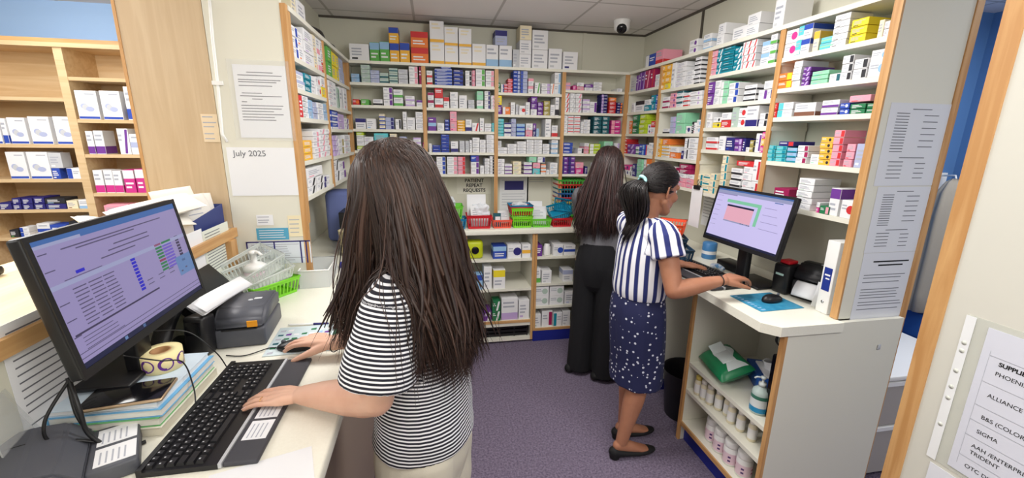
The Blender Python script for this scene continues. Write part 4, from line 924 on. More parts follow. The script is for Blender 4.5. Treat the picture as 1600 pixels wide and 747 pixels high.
# label printer (left desk, far one)
def label_printer(label, loc, rz, sx, sy, sz, sticker=None, paper=None):
    t = thing('label_printer', label, 'label printer', loc, rz)
    MB().rbox((-sx/2, -sy/2, 0), (sx/2, sy/2, sz*0.52), 0.008, M_DGREY).build('base_shell', t)
    mb = MB(); prof = [(-sy/2+0.002, sz*0.525), (sy/2-0.002, sz*0.525), (sy/2-0.002, sz*0.93), (sy/2-0.05, sz), (-sy/2+0.055, sz), (-sy/2+0.014, sz*0.80), (-sy/2+0.002, sz*0.62)]
    bm = bmesh.new(); vs = [bm.verts.new((sx_, y, z_)) for sx_ in (-sx/2+0.001, sx/2-0.001) for y, z_ in prof]; n = len(prof)
    bm.faces.new(vs[:n]); bm.faces.new(vs[n:][::-1])
    for i in range(n): bm.faces.new((vs[i], vs[n+i], vs[n+(i+1) % n], vs[(i+1) % n]))
    bmesh.ops.recalc_face_normals(bm, faces=list(bm.faces)); bmesh.ops.bevel(bm, geom=list(bm.edges), offset=0.008, segments=3, affect='EDGES')
    mb.bm(bm, M_DGREY, smooth=True); mb.build('lid', t)
    MB().box((-sx*0.34, -sy/2-0.0015, sz*0.50), (sx*0.34, -sy/2+0.004, sz*0.535), M_BLACK).build('label_slot', t)
    if sticker: MB().box((sx*0.16, -sy/2-0.001, sz*0.56), (sx*0.36, -sy/2+0.004, sz*0.72), sticker).build('orange_sticker', t)
    MB().lathe([(0.008, 0), (0.008, 0.0018)], M_LGREY, 16, Matrix.Translation((sx*0.08, -0.005, sz))).build('feed_button', t)
    mb = MB(); mb.box((sx*0.14, 0.0, sz), (sx*0.3, 0.016, sz+0.0008), M_LGREY); mb.build('emblem', t)
    return t
label_printer('dark grey label printer with orange sticker on the left desk', (-0.668, 1.585, ZT+0.0005), 0.10, 0.155, 0.235, 0.128, sticker=mat('orange_label', (240, 160, 30), 0.5))
# handset cradle with small screen
t = thing('card_reader', 'black card reader with small screen between monitor and label printer', 'card reader', (-0.765, 1.44, ZT+0.0005), -0.2)
MB().rbox((-0.035, -0.03, 0), (0.035, 0.03, 0.135), 0.012, M_BLACK, Matrix.Rotation(-0.10, 4, 'X')).build('body', t)
MB().box((-0.022, -0.035, 0.075), (0.024, -0.0295, 0.118), M_BLACKG, Matrix.Rotation(-0.10, 4, 'X')).build('screen', t)
t = thing('desk_telephone', 'black curved telephone stand behind the card reader', 'telephone', (-0.845, 1.46, ZT+0.0005))
mb = MB(); pts = bez([(0.0, -0.12, 0.01), (0.0, -0.06, 0.09), (0.0, 0.02, 0.15), (0.0, 0.10, 0.18)], 8); mb.tube(pts, [0.028]*len(pts), M_BLACK, 10, flat=0.7); mb.build('handset', t)
MB().rbox((-0.04, -0.13, 0), (0.04, 0.08, 0.03), 0.01, M_BLACK).build('base', t)
# black ring binder leaning, white papers on it
a = frame((-0.822, 1.655, ZT+0.118), (0, 1, 0), (0.75, 0.0, 0.65))
t = thing('black_folder', 'black hardback book with cream page edges leaning behind the monitor', 'book', (-0.84, 1.66, ZT+0.12)); L = Matrix.Translation(-Vector(t.location))
mb = MB(); mb.rbox((-0.15, -0.105, -0.014), (0.15, 0.105, -0.011), 0.001, M_BLACK, L @ a); mb.rbox((-0.15, -0.105, 0.011), (0.15, 0.105, 0.014), 0.001, M_BLACK, L @ a); mb.box((-0.15, -0.105, -0.011), (-0.146, 0.105, 0.011), M_BLACK, L @ a); mb.build('cover', t)
MB().box((-0.145, -0.102, -0.0108), (0.147, 0.102, 0.0108), mat('page_edges', (206, 178, 140), 0.8), L @ a).build('pages', t)
for i, (dx, dz, ang) in enumerate(((0.0, 0.0, 0.0), (0.006, 0.005, 0.015), (0.012, 0.011, -0.01))):
    a = frame((-0.752+dx, 1.595, ZT+0.146+dz), (0, 1, -0.085+ang), (0.62, 0.05, 0.78))
    mb = MB(); paper_sheet(mb, 0.36, 0.055, M_PAPER, a, 0.004)
    tag(mb.build('loose_paper'), ('white sheet lowest of three resting on the label printer', 'white sheet between two others resting on the label printer', 'uppermost white sheet of three resting on the label printer')[i], 'paper', 'loose sheets on the label printer')
# near label printer at the bottom left edge
def near_printer():
    t = thing('receipt_printer', 'dark grey printer with labels at its mouth, nearest on the left desk', 'printer', (-0.825, 0.900, ZT+0.0005), 0.50)
    bm = bmesh.new(); prof = [(-0.13, 0.0), (0.085, 0.0), (0.085, 0.034), (0.050, 0.070), (0.0, 0.080), (-0.13, 0.082)]
    vs = [bm.verts.new((x, y, z_)) for y in (-0.10, 0.10) for x, z_ in prof]; n = len(prof)
    bm.faces.new(vs[:n]); bm.faces.new(vs[n:][::-1])
    for i in range(n): bm.faces.new((vs[i], vs[n+i], vs[n+(i+1) % n], vs[(i+1) % n]))
    bmesh.ops.recalc_face_normals(bm, faces=list(bm.faces)); bmesh.ops.bevel(bm, geom=list(bm.edges), offset=0.005, segments=2, affect='EDGES')
    MB().bm(bm, M_DGREY, smooth=False).build('body', t)
    MB().box((-0.12, 0.028, 0.0825), (-0.005, 0.030, 0.0832), M_BLACK).build('lid_seam', t)
    MB().rbox((0.084, -0.085, 0.0), (0.168, 0.085, 0.036), 0.005, M_DGREY).build('label_tray', t)
    for ya in (-0.072, 0.006):
        mb = MB(); mb.box((0.096, ya, 0.0362), (0.164, ya+0.066, 0.0372), M_PAPER)
        for i in range(5): mb.quad([(0.104+0.01*i, ya+0.006, 0.0375), (0.107+0.01*i, ya+0.006, 0.0375), (0.107+0.01*i, ya+0.050, 0.0375), (0.104+0.01*i, ya+0.050, 0.0375)], M_INKL)
        mb.build('label', t)
    MB().box((0.02, -0.1012, 0.040), (0.06, -0.0998, 0.048), M_LGREY).build('emblem', t)
near_printer()
# cables falling from the monitor
for i, (lab, pts, r) in enumerate((
    ('thick black cable looping from the left monitor down to the desk', [(-0.80, 1.00, 1.16), (-0.775, 0.975, 1.10), (-0.765, 0.97, 1.04), (-0.72, 0.975, ZT+0.008), (-0.68, 1.0, ZT+0.006)], 0.0045),
    ('black cable bowed out left of the catalogue pile', [(-0.80, 1.0, 1.16), (-0.82, 0.95, 1.10), (-0.82, 0.945, 1.05), (-0.78, 0.965, 1.03), (-0.70, 0.985, ZT+0.006)], 0.0035),
    ('third black cable hanging behind the near printer', [(-0.81, 1.01, 1.16), (-0.79, 0.985, 1.08), (-0.76, 0.985, ZT+0.02), (-0.74, 0.985, ZT+0.005)], 0.004),
    ('thin black cable trailing over the label roll', [(-0.77, 1.12, 1.15), (-0.70, 1.13, 1.125), (-0.665, 1.16, 1.10), (-0.645, 1.15, 1.03), (-0.63, 1.12, ZT+0.02)], 0.0018),
    ('thin black cable arching over the catalogue pile towards the card reader', [(-0.80, 1.26, 1.15), (-0.72, 1.30, 1.125), (-0.66, 1.31, 1.05), (-0.645, 1.33, ZT+0.006)], 0.0018))):
    mb = MB(); mb.tube(bez(pts, 10), r, M_BLACK, 8); tag(mb.build('cable'), lab, 'cable', 'cables round the left monitor')
# papers on the partition below the ledge
def on_partition(px, py): p = atx(px, py, -0.8915); return p
def part_sheet(label, px, py, w, h, rows, seed, m=M_PAPER, ink=M_INK):
    p = on_partition(px, py); M = frame((-0.8905, p.y, p.z), (0, 1, 0), (1, 0, 0)); t = flat_sheet(label, M, w, h, m); print_lines(t, M, w, h, rows, ink, seed, th=0.0035); return t
part_sheet('printed sheet in a sleeve on the partition behind the left monitor', 85, 575, 0.21, 0.30, [0.93, 0.9, 0.8, 0.72, 0.66, 0.6, 0.54, 0.48, 0.42, 0.36, 0.3, 0.2], 21)
part_sheet('blank white sheet on the partition right of the left monitor', 305, 410, 0.15, 0.23, [], 22)
part_sheet('densely printed chart on the partition beside the timber upright', 341, 390, 0.22, 0.20, [0.92-0.06*i for i in range(14)], 23, mat('paper_greenish', (222, 226, 214), 0.8))
mb = MB(); p = on_partition(336, 425); M = frame((-0.8895, p.y, ZT+0.09), (0, 1, 0), (1, 0, 0)); mb.box((-0.05, -0.02, 0), (0.05, 0.02, 0.001), mat('note_yellow', (236, 230, 60), 0.7), M)
tag(mb.build('sticky_note'), 'yellow sticky note below the printed chart on the partition', 'note')
# green basket with clear trays, clear box, pump bottle
t0 = basket('lime green slotted basket at the back of the left desk', -0.745, 2.0-0.03, ZT+0.0005, 0.22, 0.17, 0.075, BK['lime'], 0.95, grp='baskets on the left desk', n=11)
M_TRAYC = mat('clear_tray', (228, 234, 230), 0.2, alpha=0.5)
mb = basket_mb(0.24, 0.15, 0.07, M_TRAYC, 0.9, 14); tag(mb.build('clear_tray', loc=(-0.79, 1.96, ZT+0.105), rot=(0.25, -0.3, 0.95)), 'clear slotted tray tipped into the lime basket on the left desk', 'tray', 'clear trays on the left desk')
mb = basket_mb(0.23, 0.15, 0.06, M_TRAYC, 0.9, 14); tag(mb.build('clear_tray', loc=(-0.755, 1.95, ZT+0.085), rot=(0.35, -0.2, 0.8)), 'lower clear slotted tray inside the lime basket on the left desk', 'tray', 'clear trays on the left desk')
mb = MB(); M = Matrix.Translation((-0.567, 2.16, ZT+0.0005)) @ Matrix.Rotation(0.05, 4, 'Z')
for a, b in (((-0.066, -0.12, 0), (0.066, 0.12, 0.002)), ((-0.066, -0.12, 0.002), (0.066, -0.118, 0.085)), ((-0.066, 0.118, 0.002), (0.066, 0.12, 0.085)), ((-0.066, -0.118, 0.002), (-0.064, 0.118, 0.085)), ((0.064, -0.118, 0.002), (0.066, 0.118, 0.085))): mb.box(a, b, M_FROST, M)
mb.tube([M @ Vector(q) for q in ((-0.066, -0.12, 0.086), (0.066, -0.12, 0.086), (0.066, 0.12, 0.086), (-0.066, 0.12, 0.086), (-0.066, -0.12, 0.086))], 0.0035, M_WHITE, 6)
tag(mb.build('clear_box'), 'frosted clear storage box of oddments on the left desk', 'storage box')
mb = MB(); mb.tube([(-0.60, 2.08, ZT+0.02), (-0.53, 2.14, ZT+0.055)], [0.010, 0.010], mat('tube_white', (232, 226, 216), 0.5), 12); tag(mb.build('ointment_tube'), 'white tube lying slanted in the frosted storage box', 'tube')
crumple('tissue_wad', 'pinkish wad lying in the frosted storage box', 'tissue', (-0.60, 2.10, ZT+0.018), 0.035, 0.03, 0.014, mat('wad', (206, 178, 160), 0.8), 2.2)
t = thing('pump_bottle', 'white pump-top sanitiser bottle against the left end panel', 'sanitiser bottle', (aty(396, 400, 1.985).x, 1.985, ZT+0.0005))
MB().lathe([(0.045, 0), (0.048, 0.01), (0.048, 0.10), (0.042, 0.125), (0.018, 0.14)], mat('bottle_pinkish', (226, 208, 216), 0.25), 24).build('body', t)
MB().lathe([(0.047, 0.118), (0.047, 0.138), (0.03, 0.15), (0.012, 0.155), (0.012, 0.19), (0.018, 0.192), (0.018, 0.205), (0.004, 0.208)], M_WHITE, 24).build('pump', t)
mb = MB(); mb.tube([(0, 0, 0.20), (0.03, -0.02, 0.202), (0.045, -0.03, 0.192)], 0.006, M_WHITE, 8); mb.build('nozzle', t)
# beige pot and white board beyond the end panel
mb = MB(); mb.lathe([(0.045, 0), (0.06, 0.15), (0.062, 0.152), (0.055, 0.15), (0.042, 0.01)], mat('beige_pot', (206, 194, 156), 0.6), 20, cap=False)
tag(mb.build('beige_tub', loc=(-0.50, 2.62, ZT+0.001)), 'beige tapered tub on the desk below the left shelves', 'tub')
mb = MB(); mb.box((-0.57, 2.72, ZT+0.001), (-0.42, 2.90, ZT+0.24), M_BLACK); tag(mb.build('black_case'), 'black case on the desk beyond the beige tub', 'case')
mb = MB(); mb.rbox((-0.70, 2.95, ZT+0.001), (-0.42, 3.14, ZT+0.34), 0.03, mat('blue_grey_fabric', (104, 116, 168), 0.8)); tag(mb.build('blue_grey_bag'), 'blue-grey bag standing under the left shelves', 'bag')
mb = MB(); mb.lathe([(0.012, 0), (0.014, 0.006), (0.012, 0.026), (0.006, 0.03)], mat('cap_blue', (40, 50, 170), 0.4), 14); tag(mb.build('blue_bottle_cap', loc=(-0.50, 2.36, ZT+0.001)), 'small blue cap on the desk beyond the frosted box', 'bottle cap')
mb = MB(); mb.box((-0.1, -0.06, 0), (0.1, 0.06, 0.0006), M_PAPER, Matrix.Translation((-0.375, 0.84, ZT+0.0005)) @ Matrix.Rotation(0.3, 4, 'Z')); tag(mb.build('paper_slip'), 'white printed slip by the palm rest at the near desk edge', 'paper')
# ---- papers on the left end panel
def on_end(px, py): return aty(px, py, YP-0.001)
def end_sheet(label, x0, y0, x1, y1, m=M_PAPER, rows=(), ink=M_INKL, seed=1, name='notice', th=0.004, lift=0.0):
    a = on_end(x0, y0); b = on_end(x1, y1); w_ = abs(b.x-a.x); h_ = abs(a.z-b.z)
    M = frame(((a.x+b.x)/2, YP-0.001-lift, (a.z+b.z)/2), (1, 0, 0), (0, -1, 0)); t = flat_sheet(label, M, w_, h_, m, name=name)
    if rows: print_lines(t, M, w_, h_, rows, ink, seed, th=th)
    return t, M, w_, h_
t, M, w_, h_ = end_sheet('typed notice in a clear sleeve, upper sheet on the left end panel', 362, 100, 457, 216, rows=[(0.90, 0.25, 0.75), 0.86, 0.8, 0.77, 0.72, (0.62, 0.12, 0.5), 0.58, (0.54, 0.3, 0.5), (0.5, 0.1, 0.2), 0.45, 0.41, 0.37, 0.33, 0.29, 0.25], seed=31, ink=M_INK, th=0.0035)
MB().box((-w_/2-0.02, -h_/2-0.012, 0.0012), (w_/2+0.015, h_/2+0.02, 0.0016), mat('sleeve_film', (240, 242, 244), 0.15, alpha=0.12), M).build('clear_sleeve', t)
t, M, w_, h_ = end_sheet('handwritten July 2025 calendar sheet on the left end panel', 353, 230, 473, 305)
mb = MB(); mw = mat('calendar_line', (166, 170, 192), 0.8)
for i in range(1, 6): mb.quad([(-w_/2+0.01, h_/2-0.045-i*0.028, 0.0011), (w_/2-0.08, h_/2-0.045-i*0.028, 0.0011), (w_/2-0.08, h_/2-0.0425-i*0.028, 0.0011), (-w_/2+0.01, h_/2-0.0425-i*0.028, 0.0011)], mw)
for i in range(0, 6): mb.quad([(-w_/2+0.02+i*0.045, -h_/2+0.02, 0.0011), (-w_/2+0.0225+i*0.045, -h_/2+0.02, 0.0011), (-w_/2+0.0225+i*0.045, h_/2-0.05, 0.0011), (-w_/2+0.02+i*0.045, h_/2-0.05, 0.0011)], mw)
rnd = random.Random(8)
for i in range(16):
    x = -w_/2+0.02+rnd.random()*w_*0.65; y = h_/2-0.07-rnd.random()*(h_-0.10); mb.quad([(x, y, 0.0012), (x+0.034, y+0.002, 0.0012), (x+0.034, y+0.007, 0.0012), (x, y+0.006, 0.0012)], M_INK)
mb.build('grid', t)
text_mesh('July 2025', 0.036, M_INK, t, M @ Matrix.Translation((-w_/2+0.025, h_/2-0.038, 0.0012)), name='handwriting')
t, M, w_, h_ = end_sheet('blue and white form fixed low on the left end panel', 400, 357, 452, 374, mat('form_blue', (86, 166, 200), 0.7), seed=33)
print_lines(t, M, w_, h_, [0.8, 0.6, 0.4, 0.2], PM['w'], 33, th=0.003, gap=0.1)
end_sheet('small white printed slip above the blue form', 400, 336, 428, 352, rows=[0.8, 0.5, 0.3], seed=34)
end_sheet('cream lined card right of the blue form', 449, 337, 476, 369, mat('cream_card', (238, 226, 190), 0.8), [0.8, 0.6, 0.4, 0.2], seed=35)
t, M, w_, h_ = end_sheet('wide ruled chart along the foot of the left end panel', 384, 378, 488, 410, mat('chart_blue_white', (222, 228, 236), 0.8), [0.85-0.1*i for i in range(8)], seed=36, th=0.003)
mb = MB()
for u in (-0.5, -0.08, 0.33, 0.42): mb.box((u*w_, -h_/2, 0.001), (u*w_+0.006, h_/2, 0.0014), PM['n'], M)
mb.box((-w_/2, h_/2-0.006, 0.001), (w_/2, h_/2, 0.0014), PM['n'], M); mb.build('chart_rules', t)
mb = MB(); pts = [on_end(x, y) for x, y in ((328, 0), (333, 60), (341, 130), (348, 210), (356, 222))]
mb.tube([(p.x, YP-0.005, p.z) for p in pts], 0.006, M_WHITE, 8); 
p = on_end(341, 130); mb.box((p.x-0.02, YP-0.012, p.z-0.008), (p.x+0.02, YP-0.001, p.z+0.008), M_WHITE)
o = mb.build('trim_cable_conduit'); struct(o)
# veneered panel closing the shop end of the ledge
mb = MB(); mb.box((aty(205, 143, YP).x-0.0, YP, 1.274), (-0.892, YP+0.032, ZC-0.003), M_PLY)
o = tag(mb.build('veneered_panel'), 'tall plain veneered wood panel at the far end of the counter ledge', 'panel')
MB().box((aty(205, 143, YP).x-0.012, YP-0.002, 1.274), (aty(205, 143, YP).x-0.0005, YP+0.034, ZC-0.003), M_LIP).build('edge_lipping', o)
t, M, w_, h_ = end_sheet('small buff label card taped to the veneered panel', 313, 178, 345, 222, mat('buff_card', (232, 212, 180), 0.8), [0.9, 0.7, 0.55, 0.3, 0.12], seed=37)
# blue prescription box with bags on the ledge
t = thing('blue_storage_box', 'dark blue cut-away storage box on the timber ledge, full of bags', 'storage box', (-1.0, 1.93, 1.2725), 0.0)
M_BX = mat('box_navy', (44, 58, 120), 0.5)
mb = MB(); mb.box((-0.09, -0.12, 0), (0.09, 0.12, 0.003), M_BX)
def sidep(x0, x1, ya, za, yb, zb): mb.add([(x0, ya, 0), (x1, ya, 0), (x1, yb, 0), (x0, yb, 0), (x0, ya, za), (x1, ya, za), (x1, yb, zb), (x0, yb, zb)], [(0, 3, 2, 1), (4, 5, 6, 7), (0, 1, 5, 4), (1, 2, 6, 5), (2, 3, 7, 6), (3, 0, 4, 7)], M_BX)
sidep(0.087, 0.09, -0.12, 0.085, 0.12, 0.115); sidep(-0.09, -0.087, -0.12, 0.085, 0.12, 0.115); sidep(-0.087, 0.087, -0.12, 0.085, -0.117, 0.085); sidep(-0.087, 0.087, 0.117, 0.115, 0.12, 0.115); mb.build('shell', t)
mb = MB(); mb.box((-0.08, -0.1212, 0.01), (0.085, -0.1202, 0.075), M_PAPER)
for i in range(4): mb.quad([(-0.07, -0.1214, 0.02+0.013*i), (0.05, -0.1214, 0.02+0.013*i), (0.05, -0.1214, 0.024+0.013*i), (-0.07, -0.1214, 0.024+0.013*i)], M_INKL)
mb.build('label', t)
M_BAG = mat('bag_paper', (232, 228, 220), 0.7)
bl = ['large white paper bag lying over the near end of the blue box', 'white paper bag standing in the middle of the blue box', 'white printed bag at the far end of the blue box', 'cream bag tucked behind the others in the blue box', 'pale printed bag hanging out towards the shop side of the blue box', 'second white bag lying under the large one at the near end']
for i, (loc, rx, ry, rz, sx_, sy_, sz_) in enumerate((((-1.02, 1.80, 1.395), 0.25, -0.15, 0.9, 0.135, 0.075, 0.016), ((-0.975, 1.92, 1.375), 1.25, 0.0, 1.25, 0.085, 0.065, 0.016), ((-0.99, 2.005, 1.37), 1.3, 0.1, 0.9, 0.065, 0.065, 0.015), ((-1.04, 1.95, 1.405), 1.2, -0.2, 1.1, 0.075, 0.06, 0.014), ((-1.14, 1.74, 1.345), 0.35, 0.3, 1.1, 0.10, 0.06, 0.015), ((-1.03, 1.77, 1.355), 0.15, 0.1, 0.7, 0.12, 0.065, 0.014))):
    t = thing('prescription_bag', bl[i], 'paper bag', loc, 0, 'prescription bags in the blue box')
    M = Matrix.Rotation(rz, 4, 'Z') @ Matrix.Rotation(rx, 4, 'X') @ Matrix.Rotation(ry, 4, 'Y')
    mb = pillow(sx_, sy_, sz_, M_BAG, M, 0.28); mb.build('bag', t)
    mb = MB()
    for q in range(3): mb.quad([(-sx_*0.5, -sy_*0.3+0.018*q, sz_*2.06), (sx_*0.3, -sy_*0.3+0.018*q, sz_*2.06), (sx_*0.3, -sy_*0.3+0.018*q+0.004, sz_*2.06), (-sx_*0.5, -sy_*0.3+0.018*q+0.004, sz_*2.06)], M_INKL, M)
    mb.build('printed_lines', t)
# dark object on the ledge far left
t = thing('black_desk_phone', 'small black item at the shop end of the ledge, far left', 'telephone', (-1.30, 1.42, 1.2725)); MB().rbox((-0.05, -0.04, 0), (0.04, 0.05, 0.03), 0.012, M_BLACK).build('body', t)
# ------------------------------------------------------------------ right-hand base unit and what is in it
t = thing('open_base_cabinet', 'cream open cabinet with blue plinth under the right-hand computer', 'base unit', (1.36, 1.6, 0)); L = Vector(t.location)
XC = 1.362; Y0, Y1 = 1.326, 1.905
def cb(mb, a, b, m): return mb.box(tuple(a[i]-L[i] for i in range(3)), tuple(b[i]-L[i] for i in range(3)), m)
mb = MB(); cb(mb, (XC+0.016, Y0, 0.0), (1.934, Y0+0.019, 0.938), M_PANEL); cb(mb, (XC, Y0-0.001, 0.0), (XC+0.016, Y0+0.020, 0.938), M_LIP); mb.build('side_panel', t)
mb = MB(); cb(mb, (XRF+0.004, Y0, 0.938), (1.934, Y0+0.019, 0.978), M_PANEL); mb.build('upstand', t)
mb = MB(); cb(mb, (XC+0.008, Y1, 0.0), (1.80, Y1+0.019, 0.938), M_PANEL); cb(mb, (XC-0.006, Y1-0.001, 0.0), (XC+0.008, Y1+0.020, 0.938), M_LIP); mb.build('side_panel', t)
mb = MB(); cb(mb, (1.79, Y0+0.02, 0.1), (1.80, Y1-0.001, 0.938), M_PANEL); mb.build('back_panel', t)
for z, lip in ((0.125, True), (0.333, False), (0.497, False)):
    mb = MB(); cb(mb, (XC+0.006, Y0+0.0205, z-0.02), (1.789, Y1-0.0015, z), M_SHELF)
    if lip: cb(mb, (XC-0.002, Y0+0.0205, z-0.024), (XC+0.006, Y1-0.0015, z+0.001), M_LIPY)
    mb.build('shelf', t)
mb = MB(); cb(mb, (XC+0.03, Y0+0.021, 0.0), (XC+0.045, Y1-0.002, 0.10), M_BLUEPLINTH); mb.build('plinth', t)
# far base unit beyond the knee space
t = thing('closed_base_cabinet', 'cream base cabinet between the two women at the back, under the right worktop', 'base unit', (1.36, 2.75, 0))
MB().box((0.0, -0.38, 0.09), (0.42, 0.44, 0.938), M_PANEL).build('body', t); MB().box((-0.012, -0.378, 0.10), (-0.001, 0.03, 0.93), M_PANEL).build('door', t); MB().box((-0.012, 0.034, 0.10), (-0.001, 0.438, 0.93), M_PANEL).build('door', t); MB().box((0.03, -0.37, 0.0), (0.4, 0.43, 0.089), M_BLUEPLINTH).build('plinth', t)
# black bin in the knee space
t = thing('black_bin', 'black waste bin in the dark knee space behind the polka-dot skirt', 'bin', (1.52, 2.12, 0.001))
MB().lathe([(0.11, 0), (0.14, 0.30), (0.145, 0.31), (0.136, 0.30), (0.106, 0.01)], M_BLACK, 24, cap=False).build('bucket', t)
# wipes pack (green and white)
M_GW = mat('wipes_green', (28, 132, 84), 0.3); M_WT = mat('wipes_white', (222, 232, 232), 0.3)
p = atx(1122, 578, 1.47)
t = thing('wipes_pack', 'green and white soft pack of wipes on the upper cabinet shelf', 'wipes', (1.465, 1.750, 0.4975), 1.40)
t.rotation_euler = (-0.42, 0, 1.40); t.location.z += 0.038; t.location.x += 0.02
pillow(0.128, 0.088, 0.036, M_GW).build('pack', t)
mb = MB()
for i in range(14):
    a0, a1 = -0.11+0.22*i/14, -0.11+0.22*(i+1)/14
    f = lambda a: 0.073-0.03*(abs(a)/0.11)**6
    w0 = 0.040+0.018*math.sin(a0*40); w1 = 0.040+0.018*math.sin(a1*40)
    g = lambda x, y: 0.036*((max(0, 1-abs(x/0.128)**6)*max(0, 1-abs(y/0.088)**4))**0.5+1)+0.0035
    for q in range(6):
        ya0, yb0 = -w0-0.012+(1.6*w0+0.012)*q/6, -w0-0.012+(1.6*w0+0.012)*(q+1)/6; ya1, yb1 = -w1-0.012+(1.6*w1+0.012)*q/6, -w1-0.012+(1.6*w1+0.012)*(q+1)/6
        mb.quad([(a0, ya0, g(a0, ya0)), (a1, ya1, g(a1, ya1)), (a1, yb1, g(a1, yb1)), (a0, yb0, g(a0, yb0))], M_WT)
mb.build('white_wave', t)
mb = MB(); mb.rbox((-0.055, -0.038, 0.0735), (0.04, 0.03, 0.0785), 0.002, M_WT); mb.build('flap', t)
mb = MB(); mb.box((-0.055, -0.038, 0.0), (0.045, 0.032, 0.002), M_WT, Matrix.Translation((0.05, 0.0, 0.079)) @ Matrix.Rotation(-0.5, 4, 'Y')); mb.build('open_lid', t)
# blue tissue box with tissue
t = thing('tissue_box', 'blue tissue box with a white tissue pulled up, on the upper cabinet shelf', 'tissue box', (1.615, 1.640, 0.4975), 1.15)
MB().rbox((-0.12, -0.058, 0), (0.12, 0.058, 0.075), 0.004, mat('tissue_box_blue', (40, 96, 186), 0.4)).build('box', t)
M_TIS = mat('tissue', (236, 238, 242), 0.85)
mb = MB(); n = 14; vs = []; fs = []
for i in range(n+1):
    for j in range(7):
        u = -1+2*i/n; v = j/6; r = 0.05*(1-v*0.55)
        vs.append((u*0.075*(1-0.35*v)+0.015*v, 0.02*math.sin(u*5+v*2)*(0.3+v)-0.01*v, 0.0755+v*0.055*(1-0.6*abs(u)**1.5)+0.006*math.sin(u*9)))
for i in range(n):
    for j in range(6): a = i*7+j; fs.append((a, a+7, a+8, a+1))
mb.add(vs, fs, M_TIS, True); o = mb.build('tissue', t); md = o.modifiers.new('thickness', 'SOLIDIFY'); md.thickness = 0.002
mb = MB(); mb.rbox((-0.08, -0.03, 0.0752), (0.085, 0.028, 0.086), 0.005, M_TIS); mb.build('folded_tissue', t)
# hand sanitiser bottle
t = thing('gel_bottle', 'clear pump bottle of hand gel with teal label on the upper cabinet shelf', 'sanitiser bottle', (1.425, 1.455, 0.4975))
M_GEL = mat('gel_clear', (206, 226, 222), 0.08, alpha=0.75)
MB().lathe([(0.034, 0), (0.038, 0.006), (0.038, 0.095), (0.034, 0.112), (0.014, 0.128), (0.014, 0.134)], M_GEL, 24).build('bottle', t)
mb = MB(); mb.lathe([(0.0385, 0.022), (0.0385, 0.088)], mat('gel_label_white', (226, 232, 232), 0.4), 24, cap=False); mb.build('label', t)
mb = MB(); mb.lathe([(0.0388, 0.075), (0.0388, 0.092)], mat('gel_label_teal', (60, 120, 100), 0.4), 24, cap=False); mb.build('label_band', t); mb = MB(); mb.lathe([(0.0388, 0.012), (0.0388, 0.036)], mat('gel_label_blue', (40, 140, 190), 0.4), 24, cap=False); mb.build('label_band', t)
mb = MB(); mb.lathe([(0.016, 0.130), (0.016, 0.146), (0.005, 0.148), (0.005, 0.165), (0.011, 0.166), (0.011, 0.175), (0.003, 0.176)], mat('pump_clear', (206, 216, 216), 0.2), 16); mb.tube([(0, 0, 0.171), (-0.025, 0.01, 0.172), (-0.034, 0.014, 0.165)], 0.004, mat('pump_clear', (0, 0, 0)), 8); mb.build('pump', t)
# PC tower standing at the near end of the upper shelf, cables above
t = thing('computer_tower', 'black computer tower at the near end of the upper cabinet shelf', 'computer', (1.60, 1.392, 0.4975))
MB().rbox((-0.17, -0.042, 0), (0.17, 0.042, 0.30), 0.004, M_BLACK).build('case', t); MB().box((-0.173, -0.038, 0.004), (-0.1695, 0.038, 0.296), M_BLACKG).build('front', t)
for i, pts in enumerate(([(1.43, 1.40, 0.938), (1.42, 1.40, 0.88), (1.45, 1.41, 0.84), (1.47, 1.40, 0.80)], [(1.45, 1.43, 0.938), (1.43, 1.425, 0.86), (1.47, 1.43, 0.83), (1.5, 1.42, 0.80)], [(1.47, 1.42, 0.938), (1.46, 1.44, 0.90), (1.44, 1.44, 0.85), (1.49, 1.40, 0.80)])):
    mb = MB(); mb.tube(bez(pts, 8), 0.003, M_BLACK, 6); tag(mb.build('cable'), ('black cable hanging outermost above the computer tower', 'black cable hanging between two others above the computer tower', 'black cable hanging innermost above the computer tower')[i], 'cable', 'cables above the tower')
# small cream bottles on the middle shelf
M_CB = mat('bottle_cream', (232, 224, 196), 0.4); M_CAPY = mat('cap_cream', (238, 236, 226), 0.4)
bx = [(1.40, 1.845), (1.405, 1.80), (1.41, 1.755), (1.425, 1.705), (1.44, 1.655), (1.42, 1.60), (1.425, 1.54), (1.43, 1.47)]
for i, (x, y) in enumerate(bx):
    t = thing('medicine_bottle', f'cream medicine bottle, {ORD[i+1]} from the far end of the middle cabinet shelf', 'bottle', (x, y, 0.3335), 0, 'cream bottles on the middle cabinet shelf')
    MB().lathe([(0.018, 0), (0.020, 0.004), (0.020, 0.075), (0.014, 0.088), (0.014, 0.09)], M_CB, 18).build('body', t)
    MB().lathe([(0.0165, 0.0885), (0.0165, 0.108), (0.014, 0.110)], mat('cap_yellow', (226, 206, 110), 0.4) if i == 0 else M_CAPY, 18).build('cap', t)
    MB().lathe([(0.0204, 0.015), (0.0204, 0.066)], M_WHITE, 18, cap=False).build('label', t)
